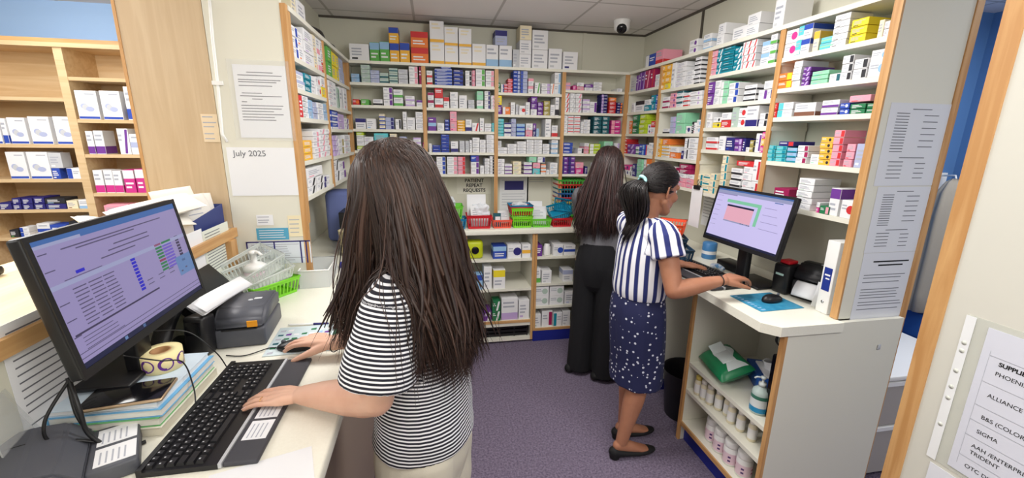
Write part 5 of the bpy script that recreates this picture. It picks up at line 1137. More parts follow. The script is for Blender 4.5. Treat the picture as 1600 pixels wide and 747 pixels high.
# white tubs with pink labels on the lowest shelf
M_TUBL = mat('tub_label_pink', (232, 206, 218), 0.4); M_TUBP = mat('tub_label_purple', (92, 60, 120), 0.5)
tubs = [(1.44, 1.735, 'white tub with pink label at the far back of the lowest shelf'), (1.43, 1.655, 'white tub with pink label, second along the lowest shelf'), (1.425, 1.57, 'white tub with dark red dot, third along the lowest shelf'), (1.435, 1.49, 'white tub with purple and pink label nearest on the lowest shelf')]
for i, (x, y, lab) in enumerate(tubs):
    t = thing('supplement_tub', lab, 'tub', (x, y, 0.1255), 2.4, 'white tubs on the lowest cabinet shelf')
    MB().lathe([(0.034, 0), (0.037, 0.004), (0.037, 0.088), (0.030, 0.098), (0.030, 0.10)], M_WHITE, 24).build('body', t)
    MB().lathe([(0.0374, 0.012), (0.0374, 0.070)], M_TUBL, 24, cap=False).build('label', t)
    MB().lathe([(0.034, 0.097), (0.035, 0.10), (0.035, 0.125), (0.031, 0.13), (0.002, 0.1305)], M_WHITE, 24).build('lid', t)
    mb = MB()
    for k in range(5):
        a0 = 2*math.pi*k/5
        for zz in (0.025, 0.045): mb.quad([(0.0378*math.cos(a0+q), 0.0378*math.sin(a0+q), zz+dz) for q, dz in ((0, 0), (0.35, 0), (0.35, 0.010), (0, 0.010))], M_TUBP if k % 2 else PM['R'])
    mb.build('label_print', t)
# ------------------------------------------------------------------ on the right worktop
t, M, dm = monitor('black computer monitor on the right worktop, pink window on its screen', (1.498, 1.800, 1.314), 0.48, 0.29, math.pi+0.07, 0.208, 1, ZT+0.0005, 0.125)
it = [(0, 0, 1, 0.03, E_BAR), (0, 0.03, 1, 0.09, E_PALE), (0.0, 0.09, 0.3, 0.11, E_TXT2), (0.18, 0.19, 0.66, 0.25, E_GBAR), (0.62, 0.25, 0.66, 0.60, E_GBAR), (0.20, 0.29, 0.58, 0.325, E_TASK), (0.20, 0.325, 0.58, 0.60, E_PNK), (0.20, 0.60, 0.58, 0.625, E_PALE), (0.80, 0.10, 0.90, 0.115, E_BAR), (0, 0.96, 1, 1, E_TASK)]
for i in range(5): it.append((0.45+0.03*i, 0.605, 0.465+0.03*i, 0.618, E_TXT))
for i in range(7): it.append((0.02, 0.14+0.1*i, 0.10, 0.147+0.1*i, E_TXT2))
for i in range(4): it.append((0.70, 0.22+0.13*i, 0.85+0.03*i, 0.228+0.13*i, E_TXT2))
screen_ui(t, M, dm, E_LAV, it)
t = keyboard('black keyboard with silver edge on the right worktop before the standing woman', (1.446, 1.965, ZT+0.001), math.pi+0.10)
t = thing('mouse_mat', 'blue patterned mouse mat near the front of the right worktop', 'mouse mat', (1.475, 1.567, ZT+0.0005), 0.04)
MB().rbox((-0.112, -0.095, 0), (0.112, 0.095, 0.003), 0.0012, mat('mat_blue', (38, 128, 168), 0.5, var=(28, 1.0, (64, 150, 186)))).build('pad', t)
mb = MB(); rnd = random.Random(4)
for i in range(9):
    x = -0.10+0.0*i; y = 0.085-0.02*i; mb.quad([(-0.098, y-0.01, 0.0034), (-0.085+0.01*rnd.random(), y-0.01, 0.0034), (-0.085+0.01*rnd.random(), y, 0.0034), (-0.098, y, 0.0034)], PM['k'])
mb.build('print', t)
mouse('black mouse on the blue mat, beyond the reaching hand', (1.505, 1.565, ZT+0.0045), 0.2)
# card terminal: black upright with red top
t = thing('card_terminal', 'upright black terminal with a red top beside the right monitor', 'terminal', (1.662, 1.668, ZT+0.0005), 0.15)
MB().rbox((-0.045, -0.04, 0), (0.045, 0.04, 0.145), 0.012, M_BLACK).build('body', t)
MB().rbox((-0.03, -0.026, 0.1445), (0.03, 0.026, 0.162), 0.006, mat('red_plastic', (206, 30, 44), 0.35)).build('red_top', t)
mb = MB(); mb.box((-0.047, -0.018, 0.09), (-0.0445, 0.022, 0.10), mat('display_pale', (190, 220, 214), 0.3)); mb.build('display', t)
# label printer with tongue of labels
t = label_printer('black label printer with a white label at its mouth, right worktop', (1.738, 1.570, ZT+0.0005), -1.22, 0.150, 0.150, 0.165)
for c in t.children:
    if c.name.startswith(('base_shell', 'lid')):
        c.data.materials.clear(); c.data.materials.append(mat('black_shell', (34, 34, 38), 0.4))
mb = MB(); n = 8; vs = []; fs = []
for i in range(n+1):
    u = i/n; y = -0.077-0.040*math.sin(u*1.5); z = 0.087-0.062*u**1.3
    for x in (-0.05, 0.045): vs.append((x, y, z))
for i in range(n): fs.append((2*i, 2*i+1, 2*i+3, 2*i+2))
mb.add(vs, fs, M_PAPER, True); o = mb.build('label_tongue', t); md = o.modifiers.new('thickness', 'SOLIDIFY'); md.thickness = 0.001
# white lever-arch binder + loose papers at the near end
t = thing('ring_binder', 'white ring binder with blue spine label standing by the right end panel', 'binder', (1.735, 1.425, ZT+0.0005))
MB().rbox((-0.115, -0.028, 0), (0.12, 0.028, 0.315), 0.003, M_WHITE).build('cover', t)
mb = MB(); mb.box((-0.1162, -0.018, 0.10), (-0.1152, 0.018, 0.20), mat('spine_blue', (28, 52, 140), 0.4)); mb.box((-0.1164, -0.012, 0.165), (-0.1160, 0.012, 0.172), M_PAPER); mb.box((-0.1164, -0.012, 0.15), (-0.1160, 0.006, 0.156), M_PAPER); mb.build('spine_label', t)
MB().lathe([(0.007, -0.001), (0.007, 0.001)], M_CHROME, 14, Matrix.Translation((-0.1155, 0, 0.05)) @ Matrix.Rotation(math.pi/2, 4, 'Y')).build('finger_ring', t)
t = thing('blue_folder', 'blue-grey folder standing between the binder and the end panel', 'folder', (1.755, 1.385, ZT+0.0005))
MB().box((-0.11, -0.006, 0), (0.10, 0.005, 0.30), mat('folder_blue', (96, 140, 184), 0.5)).build('cover', t)
mb = MB(); a = Matrix.Translation((1.655, 1.475, ZT+0.002)) @ Matrix.Rotation(0.25, 4, 'Y') @ Matrix.Rotation(math.pi/2-0.08, 4, 'X') @ Matrix.Translation((0, 0.055, 0)); paper_sheet(mb, 0.075, 0.11, M_PAPER, a, 0.012)
tag(mb.build('loose_paper'), 'white paper curling beside the right label printer', 'paper')
# things below the monitor
t = thing('docking_station', 'low black device under the right monitor', 'device', (1.655, 2.03, ZT+0.0005), 0.1); MB().rbox((-0.045, -0.075, 0), (0.045, 0.075, 0.045), 0.006, M_BLACK).build('body', t)
mb = MB(); mb.tube(bez([(1.545, 2.06, ZT+0.015), (1.56, 2.03, ZT+0.024), (1.565, 1.99, ZT+0.015)], 8), 0.014, mat('blue_white_wrap', (96, 150, 200), 0.4, var=(70, 1.0, (232, 236, 240))), 10); tag(mb.build('wrapped_bar'), 'blue and white wrapped snack bar below the right monitor', 'snack')
t = thing('blue_tin', 'blue and white round tin behind the right monitor\u2019s far corner', 'tin', (1.665, 2.26, ZT+0.0005))
t['label'] = 'blue and white round tin beyond the right monitor, next to the slate baskets'
MB().lathe([(0.04, 0), (0.042, 0.004), (0.042, 0.095), (0.036, 0.10)], mat('tin_blue', (70, 130, 186), 0.4), 22).build('body', t); MB().lathe([(0.0424, 0.03), (0.0424, 0.05)], M_PAPER, 22, cap=False).build('label', t)
# baskets beyond the right monitor
bxp = atz(1086, 405, ZT)
basket('slate-blue slotted basket, lower of two before the hand of the woman in wide stripes', 1.43, 2.245, ZT+0.0005, 0.20, 0.15, 0.085, BK['slate'], 1.3, grp='baskets on the right worktop')
basket('slate-blue slotted basket nested crosswise under the orange one', 1.455, 2.36, ZT+0.05, 0.19, 0.15, 0.085, BK['slate'], 1.3, (0.0, -0.1), grp='baskets on the right worktop')
basket('bright orange slotted basket on top of the slate-blue baskets', 1.44, 2.34, ZT+0.137, 0.22, 0.16, 0.08, BK['orange'], 0.9, grp='baskets on the right worktop', n=13)
# clipboard with white sheet hanging from the lowest shelf
p = atx(1087, 322, XRF-0.004); t = thing('hanging_clipboard', 'white sheet in a black bulldog clip hanging from the lowest right shelf', 'clipboard', (XRF-0.006, p.y, p.z)); wv = 0.085
MB().box((-0.0015, -wv/2-0.012, -0.13), (0.0, wv/2+0.012, 0.12), M_PAPER).build('sheet', t); MB().rbox((-0.010, -0.03, 0.105), (0.006, 0.03, 0.13), 0.003, M_BLACK).build('clip', t); 
mb = MB(); mb.tube([(0, 0.0, 0.13), (0.0, 0.012, 0.15), (0.0, 0.0, 0.165), (0, -0.012, 0.15), (0, 0, 0.13)], 0.0018, M_BLACK, 6); mb.build('clip_ring', t)
# white wall notice below the shelf, right wall
p = atx(1108, 330, XR-0.002); M = frame((XR-0.002, p.y, p.z), (0, -1, 0), (-1, 0, 0)); t = flat_sheet('white printed notice on the right wall beside the hanging clipboard', M, 0.15, 0.21); print_lines(t, M, 0.15, 0.21, [0.9-0.1*i for i in range(7)], M_INK, 61, th=0.003)
# dark device far along right worktop
t = thing('black_camera', 'small black camera-like device on the far right worktop', 'device', (1.45, 2.62, ZT+0.0005), 0.2); MB().rbox((-0.035, -0.045, 0), (0.035, 0.045, 0.11), 0.012, M_BLACK).build('body', t); MB().lathe([(0.022, 0), (0.020, 0.012), (0.012, 0.013)], M_BLACKG, 16, Matrix.Translation((-0.0345, 0, 0.07)) @ Matrix.Rotation(-math.pi/2, 4, 'Y')).build('lens', t)

# ------------------------------------------------------------------ papers on the right end panel
def rend(label, x0, y0, x1, y1, rows=(), ink=M_INK, seed=1, m=M_PAPER, title=None, lift=0.0006):
    a = aty(x0, y0, YE-lift); b = aty(x1, y1, YE-lift); w_ = abs(b.x-a.x); h_ = abs(a.z-b.z)
    M = frame(((a.x+b.x)/2, YE-lift, (a.z+b.z)/2), (1, 0, 0), (0, -1, 0)); t = flat_sheet(label, M, w_, h_, m)
    if rows: print_lines(t, M, w_, h_, rows, ink, seed, th=0.003)
    return t, M, w_, h_
M_PAPG = mat('paper_sleeved', (224, 226, 232), 0.35)
two = [(0.93, 0.35, 0.65)]+[(0.88-0.035*i, 0.12, 0.32) for i in range(14)]+[(0.86-0.075*i, 0.55, 0.78) for i in range(6)]+[(0.35, 0.3, 0.7)]+[(0.30-0.05*i, 0.15, 0.38) for i in range(5)]+[(0.28-0.06*i, 0.58, 0.74) for i in range(4)]
t, M, w_, h_ = rend('two-column printed sheet, uppermost on the right end panel', 1393, 160, 1461, 290, two, seed=71, m=M_PAPG)
t, M, w_, h_ = rend('two-column printed sheet, middle of three on the right end panel', 1372, 292, 1434, 392, two, seed=72, m=M_PAPG)
t, M, w_, h_ = rend('typed sheet with bold centred heading, lowest on the right end panel', 1350, 396, 1408, 502, [0.70, 0.66, 0.60, 0.50, 0.46, 0.42, 0.38, 0.32, 0.28, 0.22], seed=73, m=M_PAPG)
print_lines(t, M, w_, h_, [(0.88, 0.2, 0.85), (0.83, 0.3, 0.75)], M_BLACKINK, 74, th=0.006, name='heading')
p = aty(1373, 542, Y0-0.001); MB().rbox((p.x-0.008, Y0-0.004, p.z-0.012), (p.x+0.008, Y0-0.0005, p.z+0.012), 0.002, M_LGREY).build('cable_clip'); tag(bpy.data.objects['cable_clip'], 'small grey hook on the cabinet side below the notices', 'hook')
# ------------------------------------------------------------------ sheet on the near right wall
XN = 1.0
def nr(px, py): return atx(px, py, XN-0.002)
a = nr(1545, 512); M0 = frame((XN-0.0012, a.y, a.z), (0, -1, 0), (-1, 0, 0))
t = flat_sheet('supplier list in a punched plastic sleeve on the nearest right wall', M0 @ Matrix.Translation((0.105, -0.148, 0)), 0.21, 0.297, mat('paper_list', (214, 216, 228), 0.6))
MB().box((-0.034, -0.305, -0.0006), (0.222, 0.012, -0.0001), mat('sleeve_clear', (232, 234, 226), 0.2, alpha=0.35), M0).build('clear_sleeve', t)
mb = MB(); mb.box((-0.036, -0.305, 0.0002), (-0.020, 0.010, 0.0006), mat('punch_strip', (238, 240, 242), 0.35), M0); mb.build('punched_strip', t)
mb = MB()
for zz in (-0.045, -0.062, -0.105, -0.140, -0.165, -0.225): mb.lathe([(0.0045, 0.0006), (0.0045, 0.0009)], mat('hole_shadow', (206, 208, 200), 0.6), 12, M0 @ Matrix.Translation((-0.028, zz, 0)))
mb.build('punched_holes', t)
rows = [('SUPPLIERS:', 1562, 566, True), ('PHOENIX', 1556, 580, False), ('ALLIANCE', 1544, 614, False), ('B&S (COLORAMA)', 1534, 648, False), ('SIGMA', 1527, 670, False), ('AAH /ENTERPRISE', 1519, 692, False), ('TRIDENT', 1516, 702, False), ('OTC DIRECT', 1508, 723, False)]
for s_, px, py, b_ in rows:
    q = nr(px, py); lx = a.y-q.y; lz = q.z-a.z
    text_mesh(s_, 0.0108, M_BLACKINK, t, M0 @ Matrix.Translation((lx, lz-0.008, 0.0009)), name='lettering', bold=0.00035 if b_ else 0.0)
mb = MB()
for px, py in ((1558, 560), (1545, 600), (1533, 636), (1525, 659), (1517, 682), (1508, 714)):
    q = nr(px, py); lz = q.z-a.z; mb.quad([(0.012, lz, 0.0008), (0.2, lz, 0.0008), (0.2, lz+0.0006, 0.0008), (0.012, lz+0.0006, 0.0008)], M_INKL, M0)
mb.box((0.012, -0.28, 0.0008), (0.0126, -0.04, 0.001), M_INKL, M0); mb.build('table_rules', t)
q = nr(1470, 728); M1 = frame((XN-0.0012, q.y+0.018, q.z), (0, -1, 0), (-1, 0, 0)); t = flat_sheet('second plastic sleeve starting below the supplier list', M1 @ Matrix.Translation((0.12, -0.16, 0)), 0.24, 0.31, mat('paper_list2', (226, 228, 236), 0.5))
# ------------------------------------------------------------------ passage: drawers, coat, lockers
t = thing('drawer_unit', 'white-topped grey two-drawer cabinet seen through the passage gap', 'drawer unit', (2.30, 1.66, 0.0)); M_DRW = mat('drawer_grey', (176, 170, 164), 0.5)
MB().box((-0.325, -0.18, 0.03), (0.40, 0.30, 0.575), M_PANEL).build('carcase', t); MB().rbox((-0.33, -0.205, 0.576), (0.41, 0.31, 0.60), 0.003, M_WHITE).build('top', t)
for z0, z1 in ((0.05, 0.295), (0.33, 0.545)): 
    d = MB().box((-0.32, -0.20, z0), (0.39, -0.181, z1), M_DRW).build('drawer', t); MB().box((-0.32, -0.204, z1+0.001), (0.39, -0.182, z1+0.022), M_WHITE).build('pull_rail', d)
t = thing('blue_locker', 'low blue metal drawer chest with dark slots against the far passage wall', 'locker', (3.66, 2.05, 0.0)); M_LOCK = mat('locker_blue', (54, 104, 180), 0.45)
MB().box((-0.10, -0.45, 0.0), (0.105, 0.455, 0.48), M_LOCK).build('body', t)
for z in (0.06, 0.27):
    q = MB().box((-0.112, -0.44, z), (-0.101, 0.44, z+0.18), M_LOCK).build('drawer', t); MB().box((-0.118, 0.08, z+0.09), (-0.1125, 0.24, z+0.12), M_TRIM).build('handle', q)
# coat
t = thing('hanging_coat', 'grey-beige coat hanging on a hook in the passage', 'coat', (3.575, 2.36, 1.42)); M_COAT = mat('coat_cloth', (172, 164, 150), 0.9, bump=(60, 0.3))
mb = MB(); n = 30; vs = []; fs = []; prof = [(0.02, 0.03), (0.05, 0.01), (0.09, -0.06), (0.115, -0.22), (0.125, -0.5), (0.14, -0.80), (0.145, -0.93), (0.135, -0.94)]
for r, z in prof:
    for k in range(n):
        a_ = 2*math.pi*k/n; rr = r*(1+0.12*math.sin(a_*6+z*3)+0.06*math.sin(a_*11)*(-z)); vs.append((rr*math.cos(a_), rr*math.sin(a_)*0.6, z))
for i in range(len(prof)-1):
    for k in range(n): fs.append((i*n+k, i*n+(k+1) % n, (i+1)*n+(k+1) % n, (i+1)*n+k))
fs.append(tuple(range(n))); mb.add(vs, fs, M_COAT, True); mb.build('body', t)
mb = MB(); q = bez([(0.06, -0.05, -0.06), (0.10, -0.09, -0.3), (0.10, -0.10, -0.55), (0.06, -0.10, -0.72)], 6); mb.tube(q, [0.045]*len(q), M_COAT, 12, flat=0.8); mb.build('sleeve', t)
mb = MB(); mb.box((0.03, 0.13, -0.10), (0.12, 0.147, 0.06), M_WHITE); mb.tube([(0.06, 0.13, 0.04), (0.03, 0.02, 0.05), (0.01, 0.0, 0.03)], 0.006, M_WHITE, 8)
tag(mb.build('coat_hook', loc=(3.575, 2.36, 1.42)), 'white wall hook plate above the grey-beige coat', 'hook')
t = thing('blue_bag', 'bright blue file standing on the white-topped drawer cabinet', 'file', (2.02, 1.62, 0.6005)); MB().rbox((-0.03, -0.10, 0), (0.03, 0.14, 0.20), 0.01, mat('file_blue', (24, 70, 170), 0.4)).build('cover', t)
# ------------------------------------------------------------------ people
from mathutils.bvhtree import BVHTree
class Sculpt:
    """closed, overlapping forms that are fused into one continuous skin"""
    def __init__(s): s.bm = bmesh.new()
    def chain(s, pts, rad, side=None, seg=22, flat=(False, False), sub=1):
        pts = [Vector(p) for p in pts]; rad = [r if isinstance(r, (tuple, list)) else (r, r) for r in rad]
        if sub > 1:          # smooth interpolation of both path and section
            P = []; R_ = []; n = len(pts)
            def cr(a, b, c, d, t): return 0.5*((2*b)+(c-a)*t+(2*a-5*b+4*c-d)*t*t+(3*b-a-3*c+d)*t**3)
            for i in range(n-1):
                I = [max(i-1, 0), i, i+1, min(i+2, n-1)]
                for k in range(sub):
                    t = k/sub; P.append(cr(*[pts[j] for j in I], t)); R_.append(tuple(max(0.002, cr(*[rad[j][q] for j in I], t)) for q in (0, 1)))
            P.append(pts[-1]); R_.append(rad[-1]); pts, rad = P, R_
        n = len(pts); rings = []; prev = Vector(side) if side else None
        for i, p in enumerate(pts):
            t = (pts[min(i+1, n-1)]-pts[max(i-1, 0)]).normalized()
            a = prev if prev is not None else (t.cross(Vector((0, 0, 1))) if abs(t.z) < 0.95 else t.cross(Vector((1, 0, 0))))
            a = (a - t*a.dot(t)).normalized(); prev = a; b = t.cross(a); rings.append((p, t, a, b, rad[i]))
        full = []
        def cap(r, sgn):
            p, t, a, b, (ra, rb) = r; m = min(ra, rb)
            return [(p+t*(sgn*m*math.sin(q)), t, a, b, (ra*math.cos(q), rb*math.cos(q))) for q in (0.45, 0.85, 1.2, 1.45)]
        if not flat[0]: full += cap(rings[0], -1)[::-1]
        full += rings
        if not flat[1]: full += cap(rings[-1], 1)
        V = []
        for p, t, a, b, (ra, rb) in full:
            V.append([s.bm.verts.new(p+a*ra*math.cos(2*math.pi*k/seg)+b*rb*math.sin(2*math.pi*k/seg)) for k in range(seg)])
        for i in range(len(V)-1):
            for k in range(seg): s.bm.faces.new((V[i][k], V[i][(k+1) % seg], V[i+1][(k+1) % seg], V[i+1][k]))
        s.bm.faces.new(V[0][::-1]); s.bm.faces.new(V[-1]); return s
    def ball(s, c, ax, M=None, u=24, v=16):
        r = bmesh.ops.create_uvsphere(s.bm, u_segments=u, v_segments=v, radius=1)['verts']
        B = M or Matrix.Identity(3)
        for q in r: q.co = Vector(c) + B @ Vector((q.co.x*ax[0], q.co.y*ax[1], q.co.z*ax[2]))
        return s
    def fuse(s, name, voxel, smooth=4, parent=None, material=None):
        me = bpy.data.meshes.new(name); bmesh.ops.recalc_face_normals(s.bm, faces=list(s.bm.faces)); s.bm.to_mesh(me); s.bm.free()
        o = bpy.data.objects.new('tmp', me); COL.objects.link(o)
        m = o.modifiers.new('r', 'REMESH'); m.mode = 'VOXEL'; m.voxel_size = voxel; m.use_smooth_shade = True
        if smooth: k = o.modifiers.new('s', 'SMOOTH'); k.factor = 0.5; k.iterations = smooth
        bpy.context.view_layer.update(); dg = bpy.context.evaluated_depsgraph_get()
        nm = bpy.data.meshes.new_from_object(o.evaluated_get(dg)); COL.objects.unlink(o); bpy.data.objects.remove(o); nm.name = name
        nm.materials.clear()
        if material: nm.materials.append(material)
        for p in nm.polygons: p.use_smooth = True
        r = bpy.data.objects.new(name, nm); COL.objects.link(r)
        if parent: r.parent = parent
        return r
def basis(f):
    f = Vector(f).normalized(); u = Vector((0, 0, 1)); l = u.cross(f).normalized(); return f, l, f.cross(l)
def head_forms(S, C, f, l, u):
    B = Matrix((f, l, u)).transposed()
    P = lambda a, b, c: C+f*a+l*b+u*c
    S.ball(P(-0.005, 0, 0.020), (0.096, 0.076, 0.098), B); S.ball(P(0.026, 0, -0.045), (0.070, 0.060, 0.078), B)
    S.ball(P(0.070, 0, -0.105), (0.024, 0.026, 0.020), B)
    S.chain([P(0.088, 0, 0.015), P(0.100, 0, -0.008), P(0.113, 0, -0.032)], [0.007, 0.008, 0.0115])
    for k in (-1, 1):
        S.ball(P(0.099, k*0.011, -0.036), (0.011, 0.008, 0.008), B); S.ball(P(0.058, k*0.043, -0.028), (0.030, 0.022, 0.026), B)
        S.chain([P(0.088, k*0.008, 0.022), P(0.083, k*0.032, 0.028), P(0.066, k*0.055, 0.022)], [0.010, 0.010, 0.010])
        E = Matrix((f, l*1.0, u)).transposed()
        S.chain([P(-0.012, k*0.078, -0.034), P(-0.018, k*0.083, -0.012), P(-0.020, k*0.084, 0.012), P(-0.008, k*0.081, 0.020), P(0.002, k*0.077, 0.008), P(0.001, k*0.075, -0.022)], [0.007, 0.0065, 0.0065, 0.006, 0.0055, 0.006], seg=10)
        S.ball(P(-0.008, k*0.074, -0.005), (0.014, 0.006, 0.024), E)
        S.chain([P(0.0, k*0.055, -0.055), P(0.045, k*0.040, -0.098), P(0.066, 0, -0.108)], [0.022, 0.018, 0.018])
    S.chain([P(0.086, -0.022, -0.070), P(0.096, -0.008, -0.0655), P(0.0965, 0, -0.067), P(0.096, 0.008, -0.0655), P(0.086, 0.022, -0.070)], [0.0045, 0.0065, 0.006, 0.0065, 0.0045], seg=12)
    S.chain([P(0.085, -0.020, -0.0765), P(0.094, 0, -0.079), P(0.085, 0.020, -0.0765)], [0.0045, 0.0075, 0.0045], seg=12)
def face_parts(parent, C, f, l, u, brow):
    P = lambda a, b, c: C+f*a+l*b+u*c
    for k in (-1, 1):
        mb = MB(); mb.lathe([(0.0115*math.sin(q), -0.0115*math.cos(q)) for q in [math.pi*i/10 for i in range(11)]], mat('eye_white', (232, 228, 224), 0.2), 16, frame(P(0.0755, k*0.031, 0.004), l, f), cap=False)
        mb.lathe([(0.0055, 0.0104), (0.003, 0.0117), (0.0002, 0.0119)], mat('iris_brown', (50, 32, 24), 0.15), 14, frame(P(0.0755, k*0.031, 0.004), l, f), cap=False); mb.build('eye', parent)
        mb = MB(); mb.tube([P(0.097, k*0.014, 0.027), P(0.093, k*0.032, 0.034), P(0.076, k*0.052, 0.028)], [0.002, 0.0028, 0.001], brow, 6); mb.build('eyebrow', parent)
    mb = MB(); mb.tube([P(0.092, -0.020, -0.0725), P(0.1025, 0, -0.0725), P(0.092, 0.020, -0.0725)], [0.001, 0.003, 0.001], mat('lip_tone', (176, 96, 92), 0.4), 8, flat=1.0); mb.build('lips', parent)
def hand_forms(S, W, d, n, thumb, bends, spread=0.06, sc=1.0, tb=(0.5, 0.3, 0.2), straight=None):
    """W wrist, d towards the knuckles, n back of hand, thumb = +1/-1 side along n x d"""
    d = Vector(d).normalized(); n = Vector(n); n = (n-d*n.dot(d)).normalized(); s = n.cross(d)*thumb
    tips = []
    dat = [(0.029, 0.086, (0.040, 0.024, 0.021), 0.0080), (0.0095, 0.090, (0.044, 0.028, 0.022), 0.0083), (-0.0100, 0.086, (0.041, 0.026, 0.022), 0.0078), (-0.0285, 0.078, (0.032, 0.020, 0.019), 0.0068)]
    for i, (off, ml, L3, r) in enumerate(dat):
        base = W + (s*off*0.45)*sc + d*0.012*sc; mcp = W + s*off*sc + d*ml*sc - n*0.002
        S.chain([base, (base+mcp)/2+n*0.003, mcp], [(0.013*sc, 0.013*sc), (0.0125*sc, 0.012*sc), (r*1.28*sc, r*1.2*sc)], seg=14)
        a = 0.0; p = mcp; pts = [p]; fan = off*spread/0.029
        dd = (d + s*fan).normalized()
        for L_, b_ in zip(L3, bends[i]):
            a += b_; p = p + (dd*math.cos(a) - n*math.sin(a))*L_*sc; pts.append(p)
        S.chain(pts, [r*1.12*sc, r*1.02*sc, r*0.95*sc, r*0.78*sc], seg=14); tips.append((p, (dd*math.cos(a)-n*math.sin(a)), n*math.cos(a)+dd*math.sin(a), r*sc, s))
    S.chain([W+d*0.02*sc-n*0.004, W+d*0.055*sc-n*0.004, W+d*0.080*sc-n*0.003], [(0.028*sc, 0.014*sc), (0.037*sc, 0.0135*sc), (0.036*sc, 0.010*sc)], side=s)
    t0 = W + d*0.016*sc + s*0.018*sc - n*0.006; dirn = (d*0.80 + s*tb[0]*1.5 - n*0.25).normalized(); t1 = t0+dirn*0.046*sc
    d2 = (dirn - s*tb[1] - n*0.05).normalized(); t2 = t1+d2*0.034*sc; d3 = (d2 - s*tb[2] - n*0.05).normalized(); t3 = t2+d3*0.026*sc
    S.chain([t0, t1, t2, t3], [0.0165*sc, 0.0125*sc, 0.0098*sc, 0.0078*sc], seg=14); tips.append((t3, d3, n, 0.0085*sc, s))
    return tips
def nails(parent, tips, m):
    for k, (p, d, n, r, s) in enumerate(tips):
        if k == 4: n = (n*0.6 + s*0.0).normalized()
        mb = MB(); M = frame(p-d*0.003+n*(r*0.66), d, n)
        mb.rbox((-0.006, -r*0.55, -0.001), (0.0055, r*0.55, 0.0012), 0.0009, m, M); mb.build('fingernail', parent)
def skin_mat(name, rgb, rgb2):
    m = mat(name, rgb, 0.5, var=(14, 0.6, rgb2), bump=(500, 0.03)); b = m.node_tree.nodes['Principled BSDF']
    b.inputs['Subsurface Weight'].default_value = 0.12; b.inputs['Subsurface Radius'].default_value = (0.8, 0.35, 0.2); b.inputs['Subsurface Scale'].default_value = 0.01; return m
def hair_mat(name, dark, light, rough=0.42):
    m = mat(name, dark, rough, spec=0.45); nt, N, L, b = nodes(m); g = N.new('ShaderNodeNewGeometry'); cr = N.new('ShaderNodeValToRGB')
    cr.color_ramp.elements[0].color = lin(dark); cr.color_ramp.elements[1].color = lin(light); cr.color_ramp.elements[0].position = 0.25
    L.new(g.outputs['Random Per Island'], cr.inputs['Fac']); L.new(cr.outputs['Color'], b.inputs['Base Color']); return m
def stripe_mat(name, c0, c1, period, duty, rough=0.85):
    m = mat(name, c0, rough, bump=(700, 0.12)); nt, N, L, b = nodes(m); a = N.new('ShaderNodeAttribute'); a.attribute_name = 'stripe'
    mm = N.new('ShaderNodeMath'); mm.operation = 'DIVIDE'; mm.inputs[1].default_value = period; fr = N.new('ShaderNodeMath'); fr.operation = 'FRACT'
    cr = N.new('ShaderNodeValToRGB'); e = cr.color_ramp.elements; e[0].color = lin(c0); e[0].position = duty-0.04; e[1].color = lin(c1); e[1].position = duty+0.04
    e2 = cr.color_ramp.elements.new(0.95); e2.color = lin(c1); e3 = cr.color_ramp.elements.new(1.0); e3.color = lin(c0)
    L.new(a.outputs['Fac'], mm.inputs[0]); L.new(mm.outputs[0], fr.inputs[0]); L.new(fr.outputs[0], cr.inputs['Fac']); L.new(cr.outputs['Color'], b.inputs['Base Color']); return m
def set_stripe(o, fn):
    me = o.data; at = me.attributes.new('stripe', 'FLOAT', 'POINT'); at.data.foreach_set('value', [fn(v.co) for v in me.vertices])
def folds(o, amp, fn):
    me = o.data; me.update(); ns = [v.normal.copy() for v in me.vertices]
    for v, n in zip(me.vertices, ns): v.co += n*amp*fn(v.co)
    me.update()
def bvh_of(o): return BVHTree.FromPolygons([v.co.copy() for v in o.data.vertices], [tuple(p.vertices) for p in o.data.polygons])
def push_out(p, trees, gap):
    for t in trees:
        q, n, i, d = t.find_nearest(p, 0.25)
        if q is None: continue
        if (p-q).dot(n) < gap: p = q + n*gap
    return p
def lerp_table(tab, a):
    for (a0, v0), (a1, v1) in zip(tab, tab[1:]):
        if a0 <= a <= a1:
            k = (a-a0)/(a1-a0) if a1 > a0 else 0; k = k*k*(3-2*k); return [x+(y-x)*k for x, y in zip(v0, v1)]
    return list(tab[-1][1] if a > tab[-1][0] else tab[0][1])
